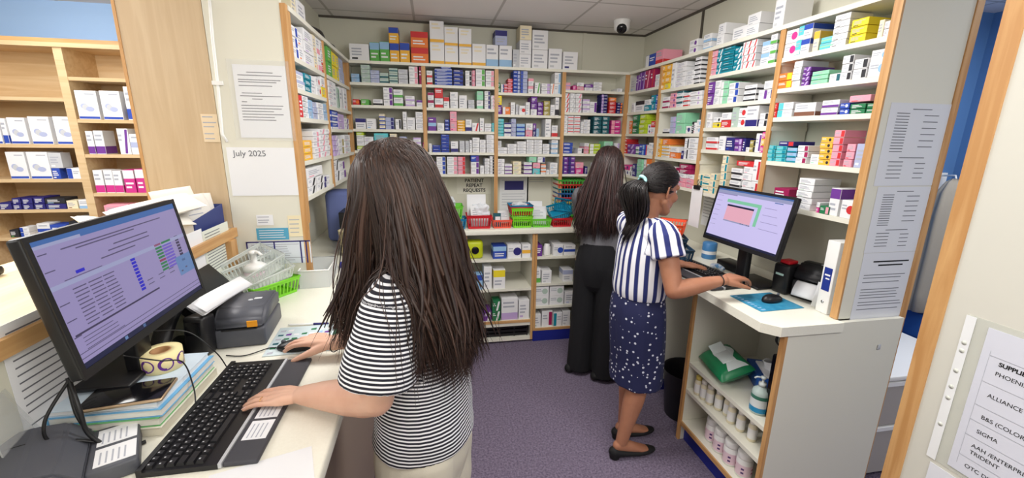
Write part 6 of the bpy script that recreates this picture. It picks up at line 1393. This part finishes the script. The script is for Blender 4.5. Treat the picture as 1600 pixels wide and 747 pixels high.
def long_hair(parent, C, f, l, u, m, tab, trees, n_out, n_in, seed, wave=0.012, r_out=0.0019, cap=(0.108, 0.088, 0.110), amin=38, name='hair', nclump=110):
    """strands combed from a parting over the skull, then falling to the end positions in tab: azimuth -> (forward, left, height of tip)"""
    rnd = random.Random(seed); mb = MB(); B = Matrix((f, l, u)).transposed()
    def skull(a, th, k): return C + B @ Vector((cap[0]*k*math.sin(th)*math.cos(a)-0.005, cap[1]*k*math.sin(th)*math.sin(a), cap[2]*k*math.cos(th)+0.020))
    clumps = []
    for c in range(nclump):
        sg = 1 if c % 2 else -1; ad = amin+(180-amin)*((c+rnd.random())/nclump); a0 = math.radians(ad)*sg
        ef, el, ez = lerp_table(tab, math.degrees(a0))
        clumps.append((a0, ef+rnd.gauss(0, 0.012), el+rnd.gauss(0, 0.012), ez+abs(rnd.gauss(0, 0.04))-0.03, rnd.random()*6.28, rnd.random()*6.28, wave*(0.4+rnd.random()), 5+2.5*rnd.random()))
    for i in range(n_in+n_out):
        inner = i < n_in
        a0, ef, el, ez, ph, ph2, w_, fq = rnd.choice(clumps)
        a0 += rnd.gauss(0, 0.05)
        if abs(a0) < math.radians(amin): a0 = math.copysign(math.radians(amin), a0)
        k = (1.00 if inner else 1.02)+rnd.random()*(0.04 if inner else 0.07)
        th0 = rnd.random()**0.7*0.9+0.02; ast = a0*(0.75+0.25*rnd.random())
        pts = []
        for j in range(6):
            t = j/5; th = th0+(1.60-th0)*t; a = ast+(a0-ast)*t; pts.append(skull(a, th, k+0.05*t))
        jit = 0.016 if inner else (0.010 if rnd.random() > 0.05 else 0.045)
        e = Vector((C.x, C.y, 0)) + f*(ef+rnd.gauss(0, jit)) + l*(el+rnd.gauss(0, jit)); e.z = ez + rnd.gauss(0, 0.02) + (0.06 if inner else 0)
        ph += rnd.gauss(0, 0.25); ph2 += rnd.gauss(0, 0.25)
        s0 = pts[-1]; m_ = 16; dd = rnd.random()
        for j in range(1, m_+1):
            t = j/m_
            p = Vector((s0.x+(e.x-s0.x)*(t**0.85), s0.y+(e.y-s0.y)*(t**0.85), s0.z+(e.z-s0.z)*t))
            p += (l*math.sin(ph+t*fq)+f*math.sin(ph2+t*fq*0.9))*w_*t*(0.5+t)
            pts.append(push_out(p, trees, 0.004 if inner else 0.006+0.012*dd))
        for _ in range(4): pts = pts[:2]+[(pts[q-1]+pts[q]*2+pts[q+1])/4 for q in range(2, len(pts)-1)]+pts[-1:]
        pts = pts[:6]+[push_out(q, trees, 0.003 if inner else 0.005+0.012*dd) for q in pts[6:]]
        n = len(pts); r0 = 0.0075 if inner else r_out*(0.6+0.8*rnd.random())
        rs = [r0*(0.5 if j == 0 else 1.0)*(1 if j < n*0.55 else max(0.12, 1-((j-n*0.55)/(n*0.45))**1.5)) for j in range(n)]
        mb.tube(pts, rs, m, 5 if inner else 4)
    # scalp cover under the strands
    vs = []; fs = []; na, nt_ = 36, 12
    for j in range(nt_+1):
        for i in range(na):
            a = 2*math.pi*i/na; ax = abs(math.degrees(a if a <= math.pi else 2*math.pi-a)); lim = 1.0 if ax < 35 else (1.0+(ax-35)/45*0.75 if ax < 80 else 1.85)
            vs.append(skull(a, 0.02+(lim-0.02)*j/nt_, 0.985))
    for j in range(nt_):
        for i in range(na): fs.append((j*na+i, (j+1)*na+i, (j+1)*na+(i+1) % na, j*na+(i+1) % na))
    mb.add(vs, fs, m, True); return mb.build(name, parent)
def shoe_mb(toe_dir, m, L=0.235, W=0.082, heel=0.02, flat=True):
    S = Sculpt(); return S

# ======== person A: at the left desk, fine black and white stripes
def woman_stripes():
    t = thing('person', 'woman with long brown hair in fine black and white striped top typing at left desk', 'person', (-0.05, 1.15, 0))
    f, l, u = basis((-0.927, 0.375, 0)); O = Vector((-0.050, 1.150, 0)); loc = Vector(t.location)
    P = lambda a, b, c: O+f*a+l*b+Vector((0, 0, c))
    skin = skin_mat('skin_fair', (224, 180, 156), (212, 160, 136))
    # --- body
    S = Sculpt(); C = P(0.055, -0.005, 1.548); hf, hl, hu = basis((-0.90, 0.44, 0)); hu = (hu*0.985+hf*0.12).normalized(); hf = hl.cross(hu)
    head_forms(S, C, hf, hl, hu)
    S.chain([C-hu*0.05-hf*0.025, P(0.015, 0, 1.42), P(0.0, 0, 1.36)], [0.052, 0.050, 0.065])
    S.chain([P(-0.01, 0, 0.86), P(-0.01, 0, 0.95), P(-0.005, 0, 1.08), P(0.0, 0, 1.22), P(0.0, 0, 1.30), P(0.005, 0, 1.36)], [(0.155, 0.105), (0.145, 0.100), (0.125, 0.09), (0.145, 0.10), (0.14, 0.085), (0.07, 0.06)], side=l)
    shL, elL, wrL = P(0.0, 0.168, 1.285), Vector((-0.150, 0.955, 1.075)), Vector((-0.352, 1.075, 1.026))
    shR, elR, wrR = P(0.0, -0.168, 1.285), Vector((-0.110, 1.375, 1.075)), Vector((-0.335, 1.352, 1.030))
    for a, b, c in ((shL, elL, wrL), (shR, elR, wrR)):
        S.chain([P(0, 0, 1.305), a, a.lerp(b, 0.35), a.lerp(b, 0.7), b], [0.06, 0.052, 0.049, 0.048, 0.044])
        S.chain([b, b.lerp(c, 0.12), b.lerp(c, 0.35), b.lerp(c, 0.7), c], [0.044, 0.048, 0.046, 0.036, (0.030, 0.022)], side=Vector((0, 0, 1)).cross(c-b))
    dL = Vector((-0.965, 0.215, -0.09)); nL = Vector((-0.08, -0.05, 1))
    tipsL = hand_forms(S, wrL, dL, nL, -1, [(0.16, 0.35, 0.25), (0.13, 0.34, 0.22), (0.08, 0.30, 0.22), (0.0, 0.22, 0.2)], spread=0.085, tb=(0.35, 0.25, 0.1), sc=0.98)
    dR = Vector((-0.93, 0.36, 0.02)); nR = Vector((-0.10, -0.10, 1))
    tipsR = hand_forms(S, wrR+Vector((0, 0, 0.006)), dR, nR, 1, [(0.25, 0.28, 0.2), (0.25, 0.28, 0.2), (0.30, 0.35, 0.25), (0.34, 0.4, 0.3)], spread=0.09, tb=(0.46, 0.15, 0.1), sc=0.97)
    for k in (1, -1):
        hip, kn, an = P(-0.015, k*0.085, 0.88), P(0.0, k*0.09, 0.47), P(-0.02, k*0.09, 0.09)
        S.chain([hip, hip.lerp(kn, 0.5), kn, kn.lerp(an, 0.3), kn.lerp(an, 0.7), an], [0.088, 0.072, 0.052, 0.054, 0.042, 0.034]); S.chain([an-f*0.02-Vector((0, 0, 0.04)), P(0.07, k*0.09, 0.045), P(0.15, k*0.092, 0.03)], [0.032, 0.034, 0.026])
    body = S.fuse('body', 0.0027, 5, None, skin)
    # --- striped tee
    S = Sculpt()
    S.chain([P(-0.010, 0, 0.842), P(-0.012, 0, 0.92), P(-0.008, 0, 1.05), P(0.0, 0, 1.18), P(0.004, 0, 1.27), P(0.004, 0, 1.325), P(0.008, 0, 1.385)], [(0.182, 0.146), (0.180, 0.140), (0.165, 0.124), (0.168, 0.128), (0.166, 0.114), (0.120, 0.086), (0.060, 0.057)], side=l, flat=(True, True), sub=5, seg=32)
    endL = shL.lerp(elL, 0.80); endR = shR.lerp(elR, 0.74)
    slee = []
    for a, e, c in ((shL, endL, elL), (shR, endR, elR)):
        dd = (c-a).normalized(); s0 = P(0, 0, 1.295).lerp(a, 0.55)
        S.chain([s0, a+Vector((0, 0, -0.006)), a.lerp(e, 0.4), a.lerp(e, 0.75), e], [(0.075, 0.085), (0.070, 0.076), (0.078, 0.084), (0.088, 0.092), (0.092, 0.096)], flat=(False, True), sub=4, seg=26); slee.append((a, e, dd))
    tee = S.fuse('striped_top', 0.004, 3, None, stripe_mat('black_white_stripes', (30, 30, 42), (238, 238, 242), 0.0104, 0.54))
    def fold_fn(p):
        q = p-loc
        return (noise.noise(Vector((p.x*5, p.y*5, p.z*9)))*1.0 + noise.noise(Vector((p.x*13, p.y*13, p.z*7)))*0.55 + 0.5*math.sin(p.z*34+p.x*22+p.y*9)*max(0, min(1, (1.18-p.z)*3)))
    folds(tee, 0.0058, fold_fn)
    def sfn(p):
        best = None
        for a, e, dd in slee:
            s_ = (p-a).dot(dd); r = (p-a-dd*s_).length
            side_out = (p-O).dot(l if a is shL else -l)
            if -0.02 < s_ < (e-a).length+0.012 and r < 0.118 and side_out > (0.142 if a is shL else 0.165): best = 3.0 - s_
        return best if best is not None else p.z + 0.010*math.sin(p.x*9+p.y*7)
    set_stripe(tee, sfn)
    # --- trousers
    S = Sculpt()
    S.chain([P(-0.012, 0, 0.99), P(-0.014, 0, 0.90), P(-0.016, 0, 0.80), P(-0.016, 0, 0.74)], [(0.148, 0.112), (0.172, 0.128), (0.176, 0.130), (0.16, 0.12)], side=l, flat=(True, False), sub=3)
    for k in (1, -1): S.chain([P(-0.014, k*0.082, 0.82), P(-0.008, k*0.092, 0.62), P(-0.004, k*0.095, 0.42), P(-0.008, k*0.097, 0.085)], [(0.096, 0.118), (0.096, 0.112), (0.094, 0.106), (0.098, 0.108)], side=l, flat=(False, True), sub=4)
    tro = S.fuse('trousers', 0.005, 4, None, mat('beige_trousers', (206, 200, 184), 0.8, bump=(300, 0.15)))
    folds(tro, 0.004, lambda p: noise.noise(Vector((p.x*6, p.y*6, p.z*5))) + 0.4*math.sin(p.z*40+p.x*30))
    # --- hair
    trees = [bvh_of(tee)]
    tab = [(-180, (-0.190, 0.00, 1.060)), (-140, (-0.185, -0.105, 1.09)), (-100, (-0.10, -0.150, 1.11)), (-70, (0.05, -0.12, 1.14)), (-36, (0.10, -0.07, 1.16)), (36, (0.115, 0.060, 1.17)), (58, (0.110, 0.080, 1.15)), (78, (0.085, 0.110, 1.15)), (96, (-0.135, 0.155, 1.16)), (120, (-0.155, 0.135, 1.10)), (145, (-0.185, 0.085, 1.075)), (180, (-0.190, 0.0, 1.060))]
    hm = hair_mat('brown_hair', (44, 31, 27), (76, 54, 45), 0.44)
    hair = long_hair(None, C, hf, hl, hu, hm, tab, trees, 4200, 420, 5, wave=0.019, r_out=0.00125, cap=(0.112, 0.094, 0.112), amin=34)
    parts = [body, tee, tro, hair]
    # shoes
    for k in (1, -1):
        S = Sculpt(); S.chain([P(-0.055, k*0.09, 0.045), P(0.02, k*0.09, 0.05), P(0.10, k*0.092, 0.036), P(0.165, k*0.094, 0.03)], [(0.036, 0.040), (0.038, 0.044), (0.044, 0.034), (0.036, 0.026)], side=l); parts.append(S.fuse('shoe', 0.005, 3, None, mat('white_trainer', (222, 220, 214), 0.6)))
    for o in parts:
        for v in o.data.vertices: v.co -= loc
        o.parent = t
    hp = bpy.data.objects.new('face', None)
    sub = []
    # eyes, brows, ring, hair tie, nails, set in world coordinates then moved
    holder = body
    n0 = set(bpy.data.objects); face_parts(None, C, hf, hl, hu, hm); nails(None, tipsL+tipsR, mat('nail_pale', (232, 190, 176), 0.25))
    tp = tipsL[2]; dat = wrL+dL.normalized()*0.128
    nn = nL.normalized(); ss = nn.cross(dL.normalized())*-1
    cR = wrL + ss*(-0.0100-0.004)*0.98 + dL.normalized()*0.104 - nn*0.004
    mb = MB(); ring = [cR + ss*0.0096*math.cos(q) + nn*0.0096*math.sin(q) for q in [2*math.pi*i/20 for i in range(21)]]; mb.tube(ring, 0.0011, mat('gold_ring', (220, 180, 110), 0.25, metal=1.0), 6); mb.build('ring')
    cb_ = wrR-dR.normalized()*0.012; ss = Vector((0, 0, 1)).cross(dR).normalized(); mb = MB(); mb.tube([cb_ + ss*0.031*math.cos(q) + Vector((0, 0, 1))*0.0245*math.sin(q) for q in [2*math.pi*i/24 for i in range(25)]], 0.0016, M_BLACK, 6); mb.build('hair_tie_bracelet')
    for o in set(bpy.data.objects)-n0:
        for v in o.data.vertices: v.co -= loc
        o.parent = t
    bpy.data.objects.remove(hp)
woman_stripes()

# ======== person B: standing at the right-hand computer, wide navy and white stripes
M_SHOEB = mat('black_suede', (18, 18, 20), 0.75)
def flat_shoe(P, l, f, y, name='shoe'):
    """low black court shoe with a block heel: P(forward, left, height)"""
    S = Sculpt()
    S.chain([P(-0.070, y, 0.040), P(-0.03, y, 0.034), P(0.03, y, 0.026), P(0.09, y*1.02, 0.022), P(0.145, y*1.04, 0.020), P(0.165, y*1.05, 0.019)], [(0.030, 0.030), (0.033, 0.024), (0.037, 0.018), (0.041, 0.018), (0.030, 0.016), (0.018, 0.012)], side=l, sub=3)
    S.chain([P(-0.066, y, 0.001), P(-0.066, y, 0.04)], [(0.027, 0.026), (0.029, 0.030)], side=l, flat=(True, True)); return S.fuse(name, 0.004, 2, None, M_SHOEB)
def woman_ponytail():
    t = thing('person', 'woman in navy and white wide-striped blouse and dotted navy skirt reaching for right-hand computer', 'person', (1.035, 1.905, 0))
    f, l, u = basis((1.0, 0.06, 0)); O = Vector((1.035, 1.905, 0)); loc = Vector(t.location); n0 = set(bpy.data.objects)
    P = lambda a, b, c: O+f*a+l*b+Vector((0, 0, c))
    skin = skin_mat('skin_brown', (176, 122, 94), (160, 106, 80))
    S = Sculpt(); C = P(0.050, 0.0, 1.455); hf, hl, hu = basis((0.97, 0.24, 0)); hu = (hu*0.975+hf*0.20).normalized(); hf = hl.cross(hu)
    head_forms(S, C, hf, hl, hu)
    S.chain([C-hu*0.05-hf*0.025, P(0.010, 0, 1.33), P(-0.005, 0, 1.27)], [0.048, 0.047, 0.06])
    S.chain([P(-0.01, 0, 0.80), P(-0.01, 0, 0.90), P(0.0, 0, 1.02), P(0.0, 0, 1.13), P(0.0, 0, 1.23), P(0.0, 0, 1.285)], [(0.15, 0.105), (0.13, 0.10), (0.115, 0.085), (0.135, 0.095), (0.135, 0.08), (0.07, 0.055)], side=l)
    shR, elR = P(0.0, -0.165, 1.255), Vector((1.055, 1.640, 1.030)); wrR = Vector((1.285, 1.620, 1.075))
    shL, elL, wrL = P(0.0, 0.165, 1.255), P(0.10, 0.21, 1.03), P(0.32, 0.12, 1.02)
    for a, b, c in ((shR, elR, wrR), (shL, elL, wrL)):
        S.chain([P(0, 0, 1.25), a, a.lerp(b, 0.35), a.lerp(b, 0.7), b], [0.055, 0.052, 0.047, 0.044, 0.039])
        S.chain([b, b.lerp(c, 0.12), b.lerp(c, 0.35), b.lerp(c, 0.7), c], [0.039, 0.042, 0.040, 0.031, (0.027, 0.021)], side=Vector((0, 0, 1)).cross(c-b))
    dR = Vector((0.95, 0.22, 0.10)); tR = hand_forms(S, wrR, dR, Vector((0.1, 0.0, 1)), 1, [(0.3, 0.5, 0.4), (0.35, 0.55, 0.4), (0.4, 0.6, 0.4), (0.45, 0.6, 0.4)], spread=0.05, tb=(0.4, 0.2, 0.2), sc=0.97) if False else hand_forms(S, wrR, dR, Vector((0.0, -0.15, 1)), -1, [(0.30, 0.45, 0.35), (0.35, 0.5, 0.4), (0.4, 0.55, 0.4), (0.42, 0.55, 0.4)], spread=0.05, tb=(0.35, 0.2, 0.1), sc=0.97)
    tL = hand_forms(S, wrL, Vector((0.95, -0.25, -0.1)), Vector((0.1, 0, 1)), 1, [(0.15, 0.3, 0.25)]*4, spread=0.07, tb=(0.35, 0.2, 0.1), sc=0.97)
    for k in (1, -1):
        fo = -0.035 if k < 0 else 0.05; hip, kn, an = P(-0.015, k*0.08, 0.84), P(0.01+fo*0.5, k*0.075, 0.44), P(-0.035+fo, k*0.068, 0.095)
        S.chain([hip, hip.lerp(kn, 0.5), kn, kn.lerp(an, 0.28), kn.lerp(an, 0.65), an], [0.070, 0.066, (0.048, 0.052), (0.050, 0.056), (0.038, 0.042), (0.029, 0.033)], side=l, sub=3)
        S.chain([an-Vector((0, 0, 0.02))-f*0.022, P(0.015+fo, k*0.068, 0.055), P(0.08+fo, k*0.070, 0.036), P(0.12+fo, k*0.072, 0.026)], [(0.026, 0.03), (0.029, 0.032), (0.034, 0.018), (0.028, 0.012)], side=l)
    body = S.fuse('body', 0.0034, 4, None, skin)
    # blouse
    S = Sculpt()
    S.chain([P(-0.005, 0, 0.925), P(-0.006, 0, 0.965), P(-0.004, 0, 1.04), P(0.0, 0, 1.14), P(0.0, 0, 1.21), P(0.0, 0, 1.265), P(0.004, 0, 1.32)], [(0.158, 0.122), (0.165, 0.128), (0.166, 0.125), (0.170, 0.122), (0.165, 0.108), (0.125, 0.082), (0.058, 0.054)], side=l, flat=(True, True), sub=5, seg=32)
    sl = []
    for a, b in ((shR, elR), (shL, elL)):
        e = a.lerp(b, 0.40); S.chain([P(0, 0, 1.245).lerp(a, 0.5), a+Vector((0, 0, -0.004)), a.lerp(e, 0.55), e], [(0.072, 0.080), (0.066, 0.074), (0.068, 0.078), (0.072, 0.082)], flat=(False, True), sub=4, seg=24); sl.append((a, (b-a).normalized()))
    bl = S.fuse('striped_blouse', 0.0045, 3, None, stripe_mat('navy_white_stripes', (236, 236, 242), (36, 44, 104), 0.046, 0.52))
    folds(bl, 0.005, lambda p: noise.noise(Vector((p.x*6, p.y*6, p.z*4))) + 0.6*noise.noise(Vector((p.x*14, p.y*14, p.z*6))))
    def sfn(p):
        q = p-O; la = q.dot(l); fa = q.dot(f); s_ = abs(la)
        base = math.atan2(la, -fa*1.15 if True else 1)*0.150
        if fa < 0.13:
            wv = 0.006*noise.noise(Vector((p.x*5, p.y*5, p.z*4)))
            if s_ > 0.182 or (p.z > 1.165 and s_ > 0.132):
                a, dd = sl[0] if la < 0 else sl[1]; ll = l if la > 0 else -l; r_ = p-a-dd*(p-a).dot(dd)
                return 2.0 + math.atan2(r_.dot(f), r_.dot(ll)+0.03)*0.085
            return 0.8 + base + wv
        return 0.8 + base
    set_stripe(bl, sfn)
    # skirt with white dots
    S = Sculpt()
    S.chain([P(-0.004, 0, 0.985), P(-0.004, 0, 0.93), P(-0.006, 0, 0.84), P(0.002, 0, 0.70), P(0.012, 0, 0.56), P(0.016, 0, 0.435)], [(0.140, 0.110), (0.152, 0.118), (0.168, 0.132), (0.170, 0.134), (0.164, 0.130), (0.162, 0.132)], side=l, flat=(True, True), sub=5, seg=32)
    m = mat('dotted_navy', (30, 34, 74), 0.8); nt, N, L_, b = nodes(m); tc = N.new('ShaderNodeTexCoord')
    vo = N.new('ShaderNodeTexVoronoi'); vo.inputs['Scale'].default_value = 46; vo.inputs['Randomness'].default_value = 0.95
    cmp_ = N.new('ShaderNodeMath'); cmp_.operation = 'LESS_THAN'; cmp_.inputs[1].default_value = 0.27
    wn = N.new('ShaderNodeSeparateColor'); gt = N.new('ShaderNodeMath'); gt.operation = 'GREATER_THAN'; gt.inputs[1].default_value = 0.42; mu = N.new('ShaderNodeMath'); mu.operation = 'MULTIPLY'
    mx = N.new('ShaderNodeMix'); mx.data_type = 'RGBA'; mx.inputs[6].default_value = lin((30, 34, 74)); mx.inputs[7].default_value = lin((214, 216, 228))
    L_.new(tc.outputs['Object'], vo.inputs['Vector']); L_.new(vo.outputs['Distance'], cmp_.inputs[0]); L_.new(vo.outputs['Color'], wn.inputs[0]); L_.new(wn.outputs[0], gt.inputs[0]); L_.new(cmp_.outputs[0], mu.inputs[0]); L_.new(gt.outputs[0], mu.inputs[1]); L_.new(mu.outputs[0], mx.inputs[0]); L_.new(mx.outputs[2], b.inputs['Base Color'])
    sk = S.fuse('dotted_skirt', 0.005, 3, None, m); folds(sk, 0.004, lambda p: noise.noise(Vector((p.x*8, p.y*8, p.z*3)))+0.5*math.sin(math.atan2(p.y-O.y, p.x-O.x)*9))
    # hair: smooth cap, tied low, falling ponytail
    hm = hair_mat('black_hair', (20, 17, 18), (40, 33, 33), 0.35); rnd = random.Random(9); mb = MB(); Bm = Matrix((hf, hl, hu)).transposed()
    tie = C - hf*0.105 + hu*0.010
    def sk_(a, th, k): return C + Bm @ Vector((0.104*k*math.sin(th)*math.cos(a)-0.006, 0.084*k*math.sin(th)*math.sin(a), 0.106*k*math.cos(th)+0.020))
    na, nt_ = 40, 14; vs = []; fs = []
    for j in range(nt_+1):
        for i in range(na):
            a = 2*math.pi*i/na; ax = abs(math.degrees(a if a <= math.pi else 2*math.pi-a)); lim = 0.95 if ax < 30 else (0.95+(ax-30)/45*0.55 if ax < 75 else (1.5+(ax-75)/45*0.5 if ax < 120 else 2.0))
            vs.append(sk_(a, 0.02+(lim-0.02)*j/nt_, 1.0))
    for j in range(nt_):
        for i in range(na): fs.append((j*na+i, (j+1)*na+i, (j+1)*na+(i+1) % na, j*na+(i+1) % na))
    mb.add(vs, fs, hm, True)
    for i in range(1300):
        a = math.radians(rnd.uniform(-180, 180)); ax = abs(math.degrees(a)); lim = 0.95 if ax < 30 else (0.95+(ax-30)/45*0.55 if ax < 75 else 1.9)
        th = lim*math.sqrt(rnd.random()) if ax < 120 else rnd.uniform(0.05, 1.9); pts = []; k = 1.01+0.035*rnd.random()
        p0 = sk_(a, th, k); dr = (p0-C); e = tie + Vector((rnd.gauss(0, 0.008), rnd.gauss(0, 0.010), rnd.gauss(0, 0.010)))
        for j in range(9):
            q = p0.lerp(e, j/8); d = Bm.transposed() @ (q-C-hu*0.020+hf*0.006); r = math.sqrt((d.x/0.104)**2+(d.y/0.084)**2+(d.z/0.106)**2)
            if r < k and r > 1e-3: d = d*(k/r)
            pts.append(C+hu*0.020-hf*0.006 + Bm @ d if j < 8 else q)
        mb.tube(pts, 0.0014, hm, 4)
    tr = [bvh_of(bl)]
    for i in range(900):
        th = rnd.random()*6.28; r = math.sqrt(rnd.random()); base = tie + hl*(0.016*r*math.cos(th)) + hu*(0.016*r*math.sin(th)); pts = []
        ex = -0.045+0.03*r*math.sin(th+0.5)+rnd.gauss(0, 0.01); ey = 0.050*r*math.cos(th)+rnd.gauss(0, 0.008); ez = 0.245+rnd.gauss(0, 0.03); ph = rnd.random()
        for j in range(15):
            q = j/14; bulge = math.sin(min(1, q*1.25)*math.pi)
            p = base + (-hf)*(0.055*math.sin(min(1.0, q*2.6)*math.pi/2) + ex*q*0.7) + hl*(ey*(0.4+0.9*bulge)+0.010*math.sin(q*7+ph)*q) - Vector((0, 0, 1))*(ez*(q**1.35)) + (-hf)*0.034*r*math.sin(th)*bulge
            pts.append(push_out(p, tr, 0.004+0.02*r))
        mb.tube(pts, [0.0026*(1 if j < 9 else max(0.15, 1-(j-9)/6)) for j in range(15)], hm, 4)
    hair = mb.build('hair')
    mb = MB(); hp = [tie - hf*0.012 + (hl*math.cos(q)*0.024 + hu*math.sin(q)*0.030) + hf*0.006*math.sin(3*q) for q in [2*math.pi*i/24 for i in range(25)]]; mb.tube(hp, 0.0085, mat('mint_scrunchie', (150, 200, 200), 0.7), 8); sc_ = mb.build('hair_tie')
    face_parts(None, C, hf, hl, hu, hm)
    cb_ = wrR - Vector((0.020, 0, 0)); mb = MB(); mb.tube([cb_ + Vector((0, 1, 0))*0.031*math.cos(q) + Vector((0, 0, 1))*0.025*math.sin(q) for q in [2*math.pi*i/24 for i in range(25)]], 0.0024, M_BLACK, 6); mb.build('bracelet')
    for k in (1, -1):
        fo = -0.035 if k < 0 else 0.05; flat_shoe(lambda a, b, c: P(a+fo-0.005, b, c), l, f, k*0.070)
    for o in set(bpy.data.objects)-n0:
        for v in o.data.vertices: v.co -= loc
        o.parent = t
woman_ponytail()
# ======== person C: at the back worktop, long straight hair, grey top
def woman_grey():
    t = thing('person', 'woman with long dark straight hair in grey top and wide black trousers at the back', 'person', (1.125, 2.66, 0))
    f, l, u = basis((0.66, 0.75, 0)); O = Vector((1.125, 2.66, 0)); loc = Vector(t.location); n0 = set(bpy.data.objects)
    P = lambda a, b, c: O+f*a+l*b+Vector((0, 0, c))
    skin = skin_mat('skin_fair', (0, 0, 0), (0, 0, 0))
    S = Sculpt(); C = P(0.045, 0.0, 1.505); hf, hl, hu = basis((0.60, 0.80, 0)); hu = (hu*0.98+hf*0.18).normalized(); hf = hl.cross(hu)
    head_forms(S, C, hf, hl, hu); S.chain([C-hu*0.05-hf*0.025, P(0.010, 0, 1.38), P(-0.005, 0, 1.32)], [0.048, 0.047, 0.06])
    S.chain([P(-0.01, 0, 0.84), P(-0.01, 0, 0.94), P(0.0, 0, 1.06), P(0.0, 0, 1.18), P(0.0, 0, 1.28), P(0.0, 0, 1.335)], [(0.15, 0.105), (0.13, 0.10), (0.115, 0.085), (0.135, 0.095), (0.135, 0.08), (0.07, 0.055)], side=l)
    shR, elR, wrR = P(0.0, -0.165, 1.30), P(0.16, -0.20, 1.10), P(0.37, -0.09, 1.08)
    shL, elL, wrL = P(0.0, 0.165, 1.30), P(0.12, 0.20, 1.06), P(0.34, 0.10, 1.05)
    for a, b, c, th in ((shR, elR, wrR, -1), (shL, elL, wrL, 1)):
        S.chain([P(0, 0, 1.295), a, a.lerp(b, 0.35), a.lerp(b, 0.7), b], [0.055, 0.048, 0.043, 0.040, 0.035]); S.chain([b, b.lerp(c, 0.12), b.lerp(c, 0.35), b.lerp(c, 0.7), c], [0.035, 0.038, 0.036, 0.029, 0.024])
        hand_forms(S, c, (c-b), Vector((0, 0, 1)), th, [(0.2, 0.4, 0.3)]*4, spread=0.06, tb=(0.35, 0.2, 0.1), sc=0.97)
    for k in (1, -1):
        hip, kn, an = P(-0.015, k*0.085, 0.86), P(0.0, k*0.09, 0.46), P(-0.02, k*0.09, 0.08)
        S.chain([hip, hip.lerp(kn, 0.5), kn, kn.lerp(an, 0.3), kn.lerp(an, 0.7), an], [0.085, 0.07, 0.05, 0.05, 0.04, 0.032])
    body = S.fuse('body', 0.0036, 4, None, MATS['skin_fair'])
    S = Sculpt()
    S.chain([P(-0.008, 0, 0.955), P(-0.006, 0, 1.0), P(0.0, 0, 1.07), P(0.0, 0, 1.18), P(0.0, 0, 1.26), P(0.0, 0, 1.312), P(0.004, 0, 1.37)], [(0.146, 0.118), (0.140, 0.112), (0.132, 0.102), (0.150, 0.110), (0.150, 0.098), (0.115, 0.078), (0.056, 0.052)], side=l, flat=(True, True), sub=5, seg=32)
    for a, b in ((shR, elR), (shL, elL)):
        e = a.lerp(b, 0.55); S.chain([P(0, 0, 1.29).lerp(a, 0.5), a, a.lerp(e, 0.55), e], [(0.062, 0.068), (0.058, 0.064), (0.058, 0.062), (0.060, 0.064)], flat=(False, True), sub=4, seg=24)
    top = S.fuse('grey_top', 0.0045, 3, None, mat('grey_jersey', (104, 103, 108), 0.85, bump=(500, 0.1))); folds(top, 0.005, lambda p: noise.noise(Vector((p.x*7, p.y*7, p.z*9)))+0.5*noise.noise(Vector((p.x*14, p.y*14, p.z*16))))
    S = Sculpt()
    S.chain([P(-0.012, 0, 1.0), P(-0.014, 0, 0.92), P(-0.016, 0, 0.84), P(-0.016, 0, 0.76)], [(0.132, 0.108), (0.156, 0.124), (0.166, 0.130), (0.155, 0.12)], side=l, flat=(True, False), sub=3)
    for k in (1, -1): S.chain([P(-0.014, k*0.078, 0.84), P(-0.008, k*0.088, 0.62), P(-0.004, k*0.094, 0.40), P(0.0, k*0.100, 0.035)], [(0.090, 0.112), (0.090, 0.108), (0.092, 0.108), (0.098, 0.118)], side=l, flat=(False, True), sub=4)
    tro = S.fuse('black_trousers', 0.005, 4, None, mat('black_cloth', (20, 20, 24), 0.9)); folds(tro, 0.005, lambda p: noise.noise(Vector((p.x*8, p.y*8, p.z*3))))
    tab = [(-180, (-0.160, 0.00, 1.075)), (-140, (-0.155, -0.09, 1.08)), (-100, (-0.09, -0.125, 1.10)), (-70, (0.04, -0.11, 1.15)), (-40, (0.09, -0.07, 1.17)), (40, (0.09, 0.07, 1.17)), (70, (0.04, 0.11, 1.15)), (100, (-0.09, 0.125, 1.10)), (140, (-0.155, 0.09, 1.08)), (180, (-0.160, 0.0, 1.075))]
    tab = [(q, (v[0]-0.02, v[1]+0.045, v[2])) for q, v in tab]
    hm = hair_mat('dark_brown_hair', (38, 27, 27), (70, 48, 46), 0.34)
    long_hair(None, C, hf, hl, hu, hm, tab, [bvh_of(top)], 1500, 260, 15, wave=0.005, r_out=0.0022, cap=(0.107, 0.088, 0.108), nclump=80)
    face_parts(None, C, hf, hl, hu, hm)
    f2, l2, _ = basis((0.95, 0.3, 0))
    for k in (1, -1):
        c = P(0.0, k*0.10, 0); Q = lambda a, b, z: c+f2*a+l2*b+Vector((0, 0, z)); S = Sculpt()
        S.chain([Q(-0.10, 0, 0.035), Q(-0.02, 0, 0.045), Q(0.06, 0, 0.036), Q(0.13, 0, 0.028)], [(0.036, 0.034), (0.040, 0.042), (0.045, 0.034), (0.036, 0.026)], side=l2); S.fuse('shoe', 0.005, 3, None, M_SHOEB)
    for o in set(bpy.data.objects)-n0:
        for v in o.data.vertices: v.co -= loc
        o.parent = t
woman_grey()
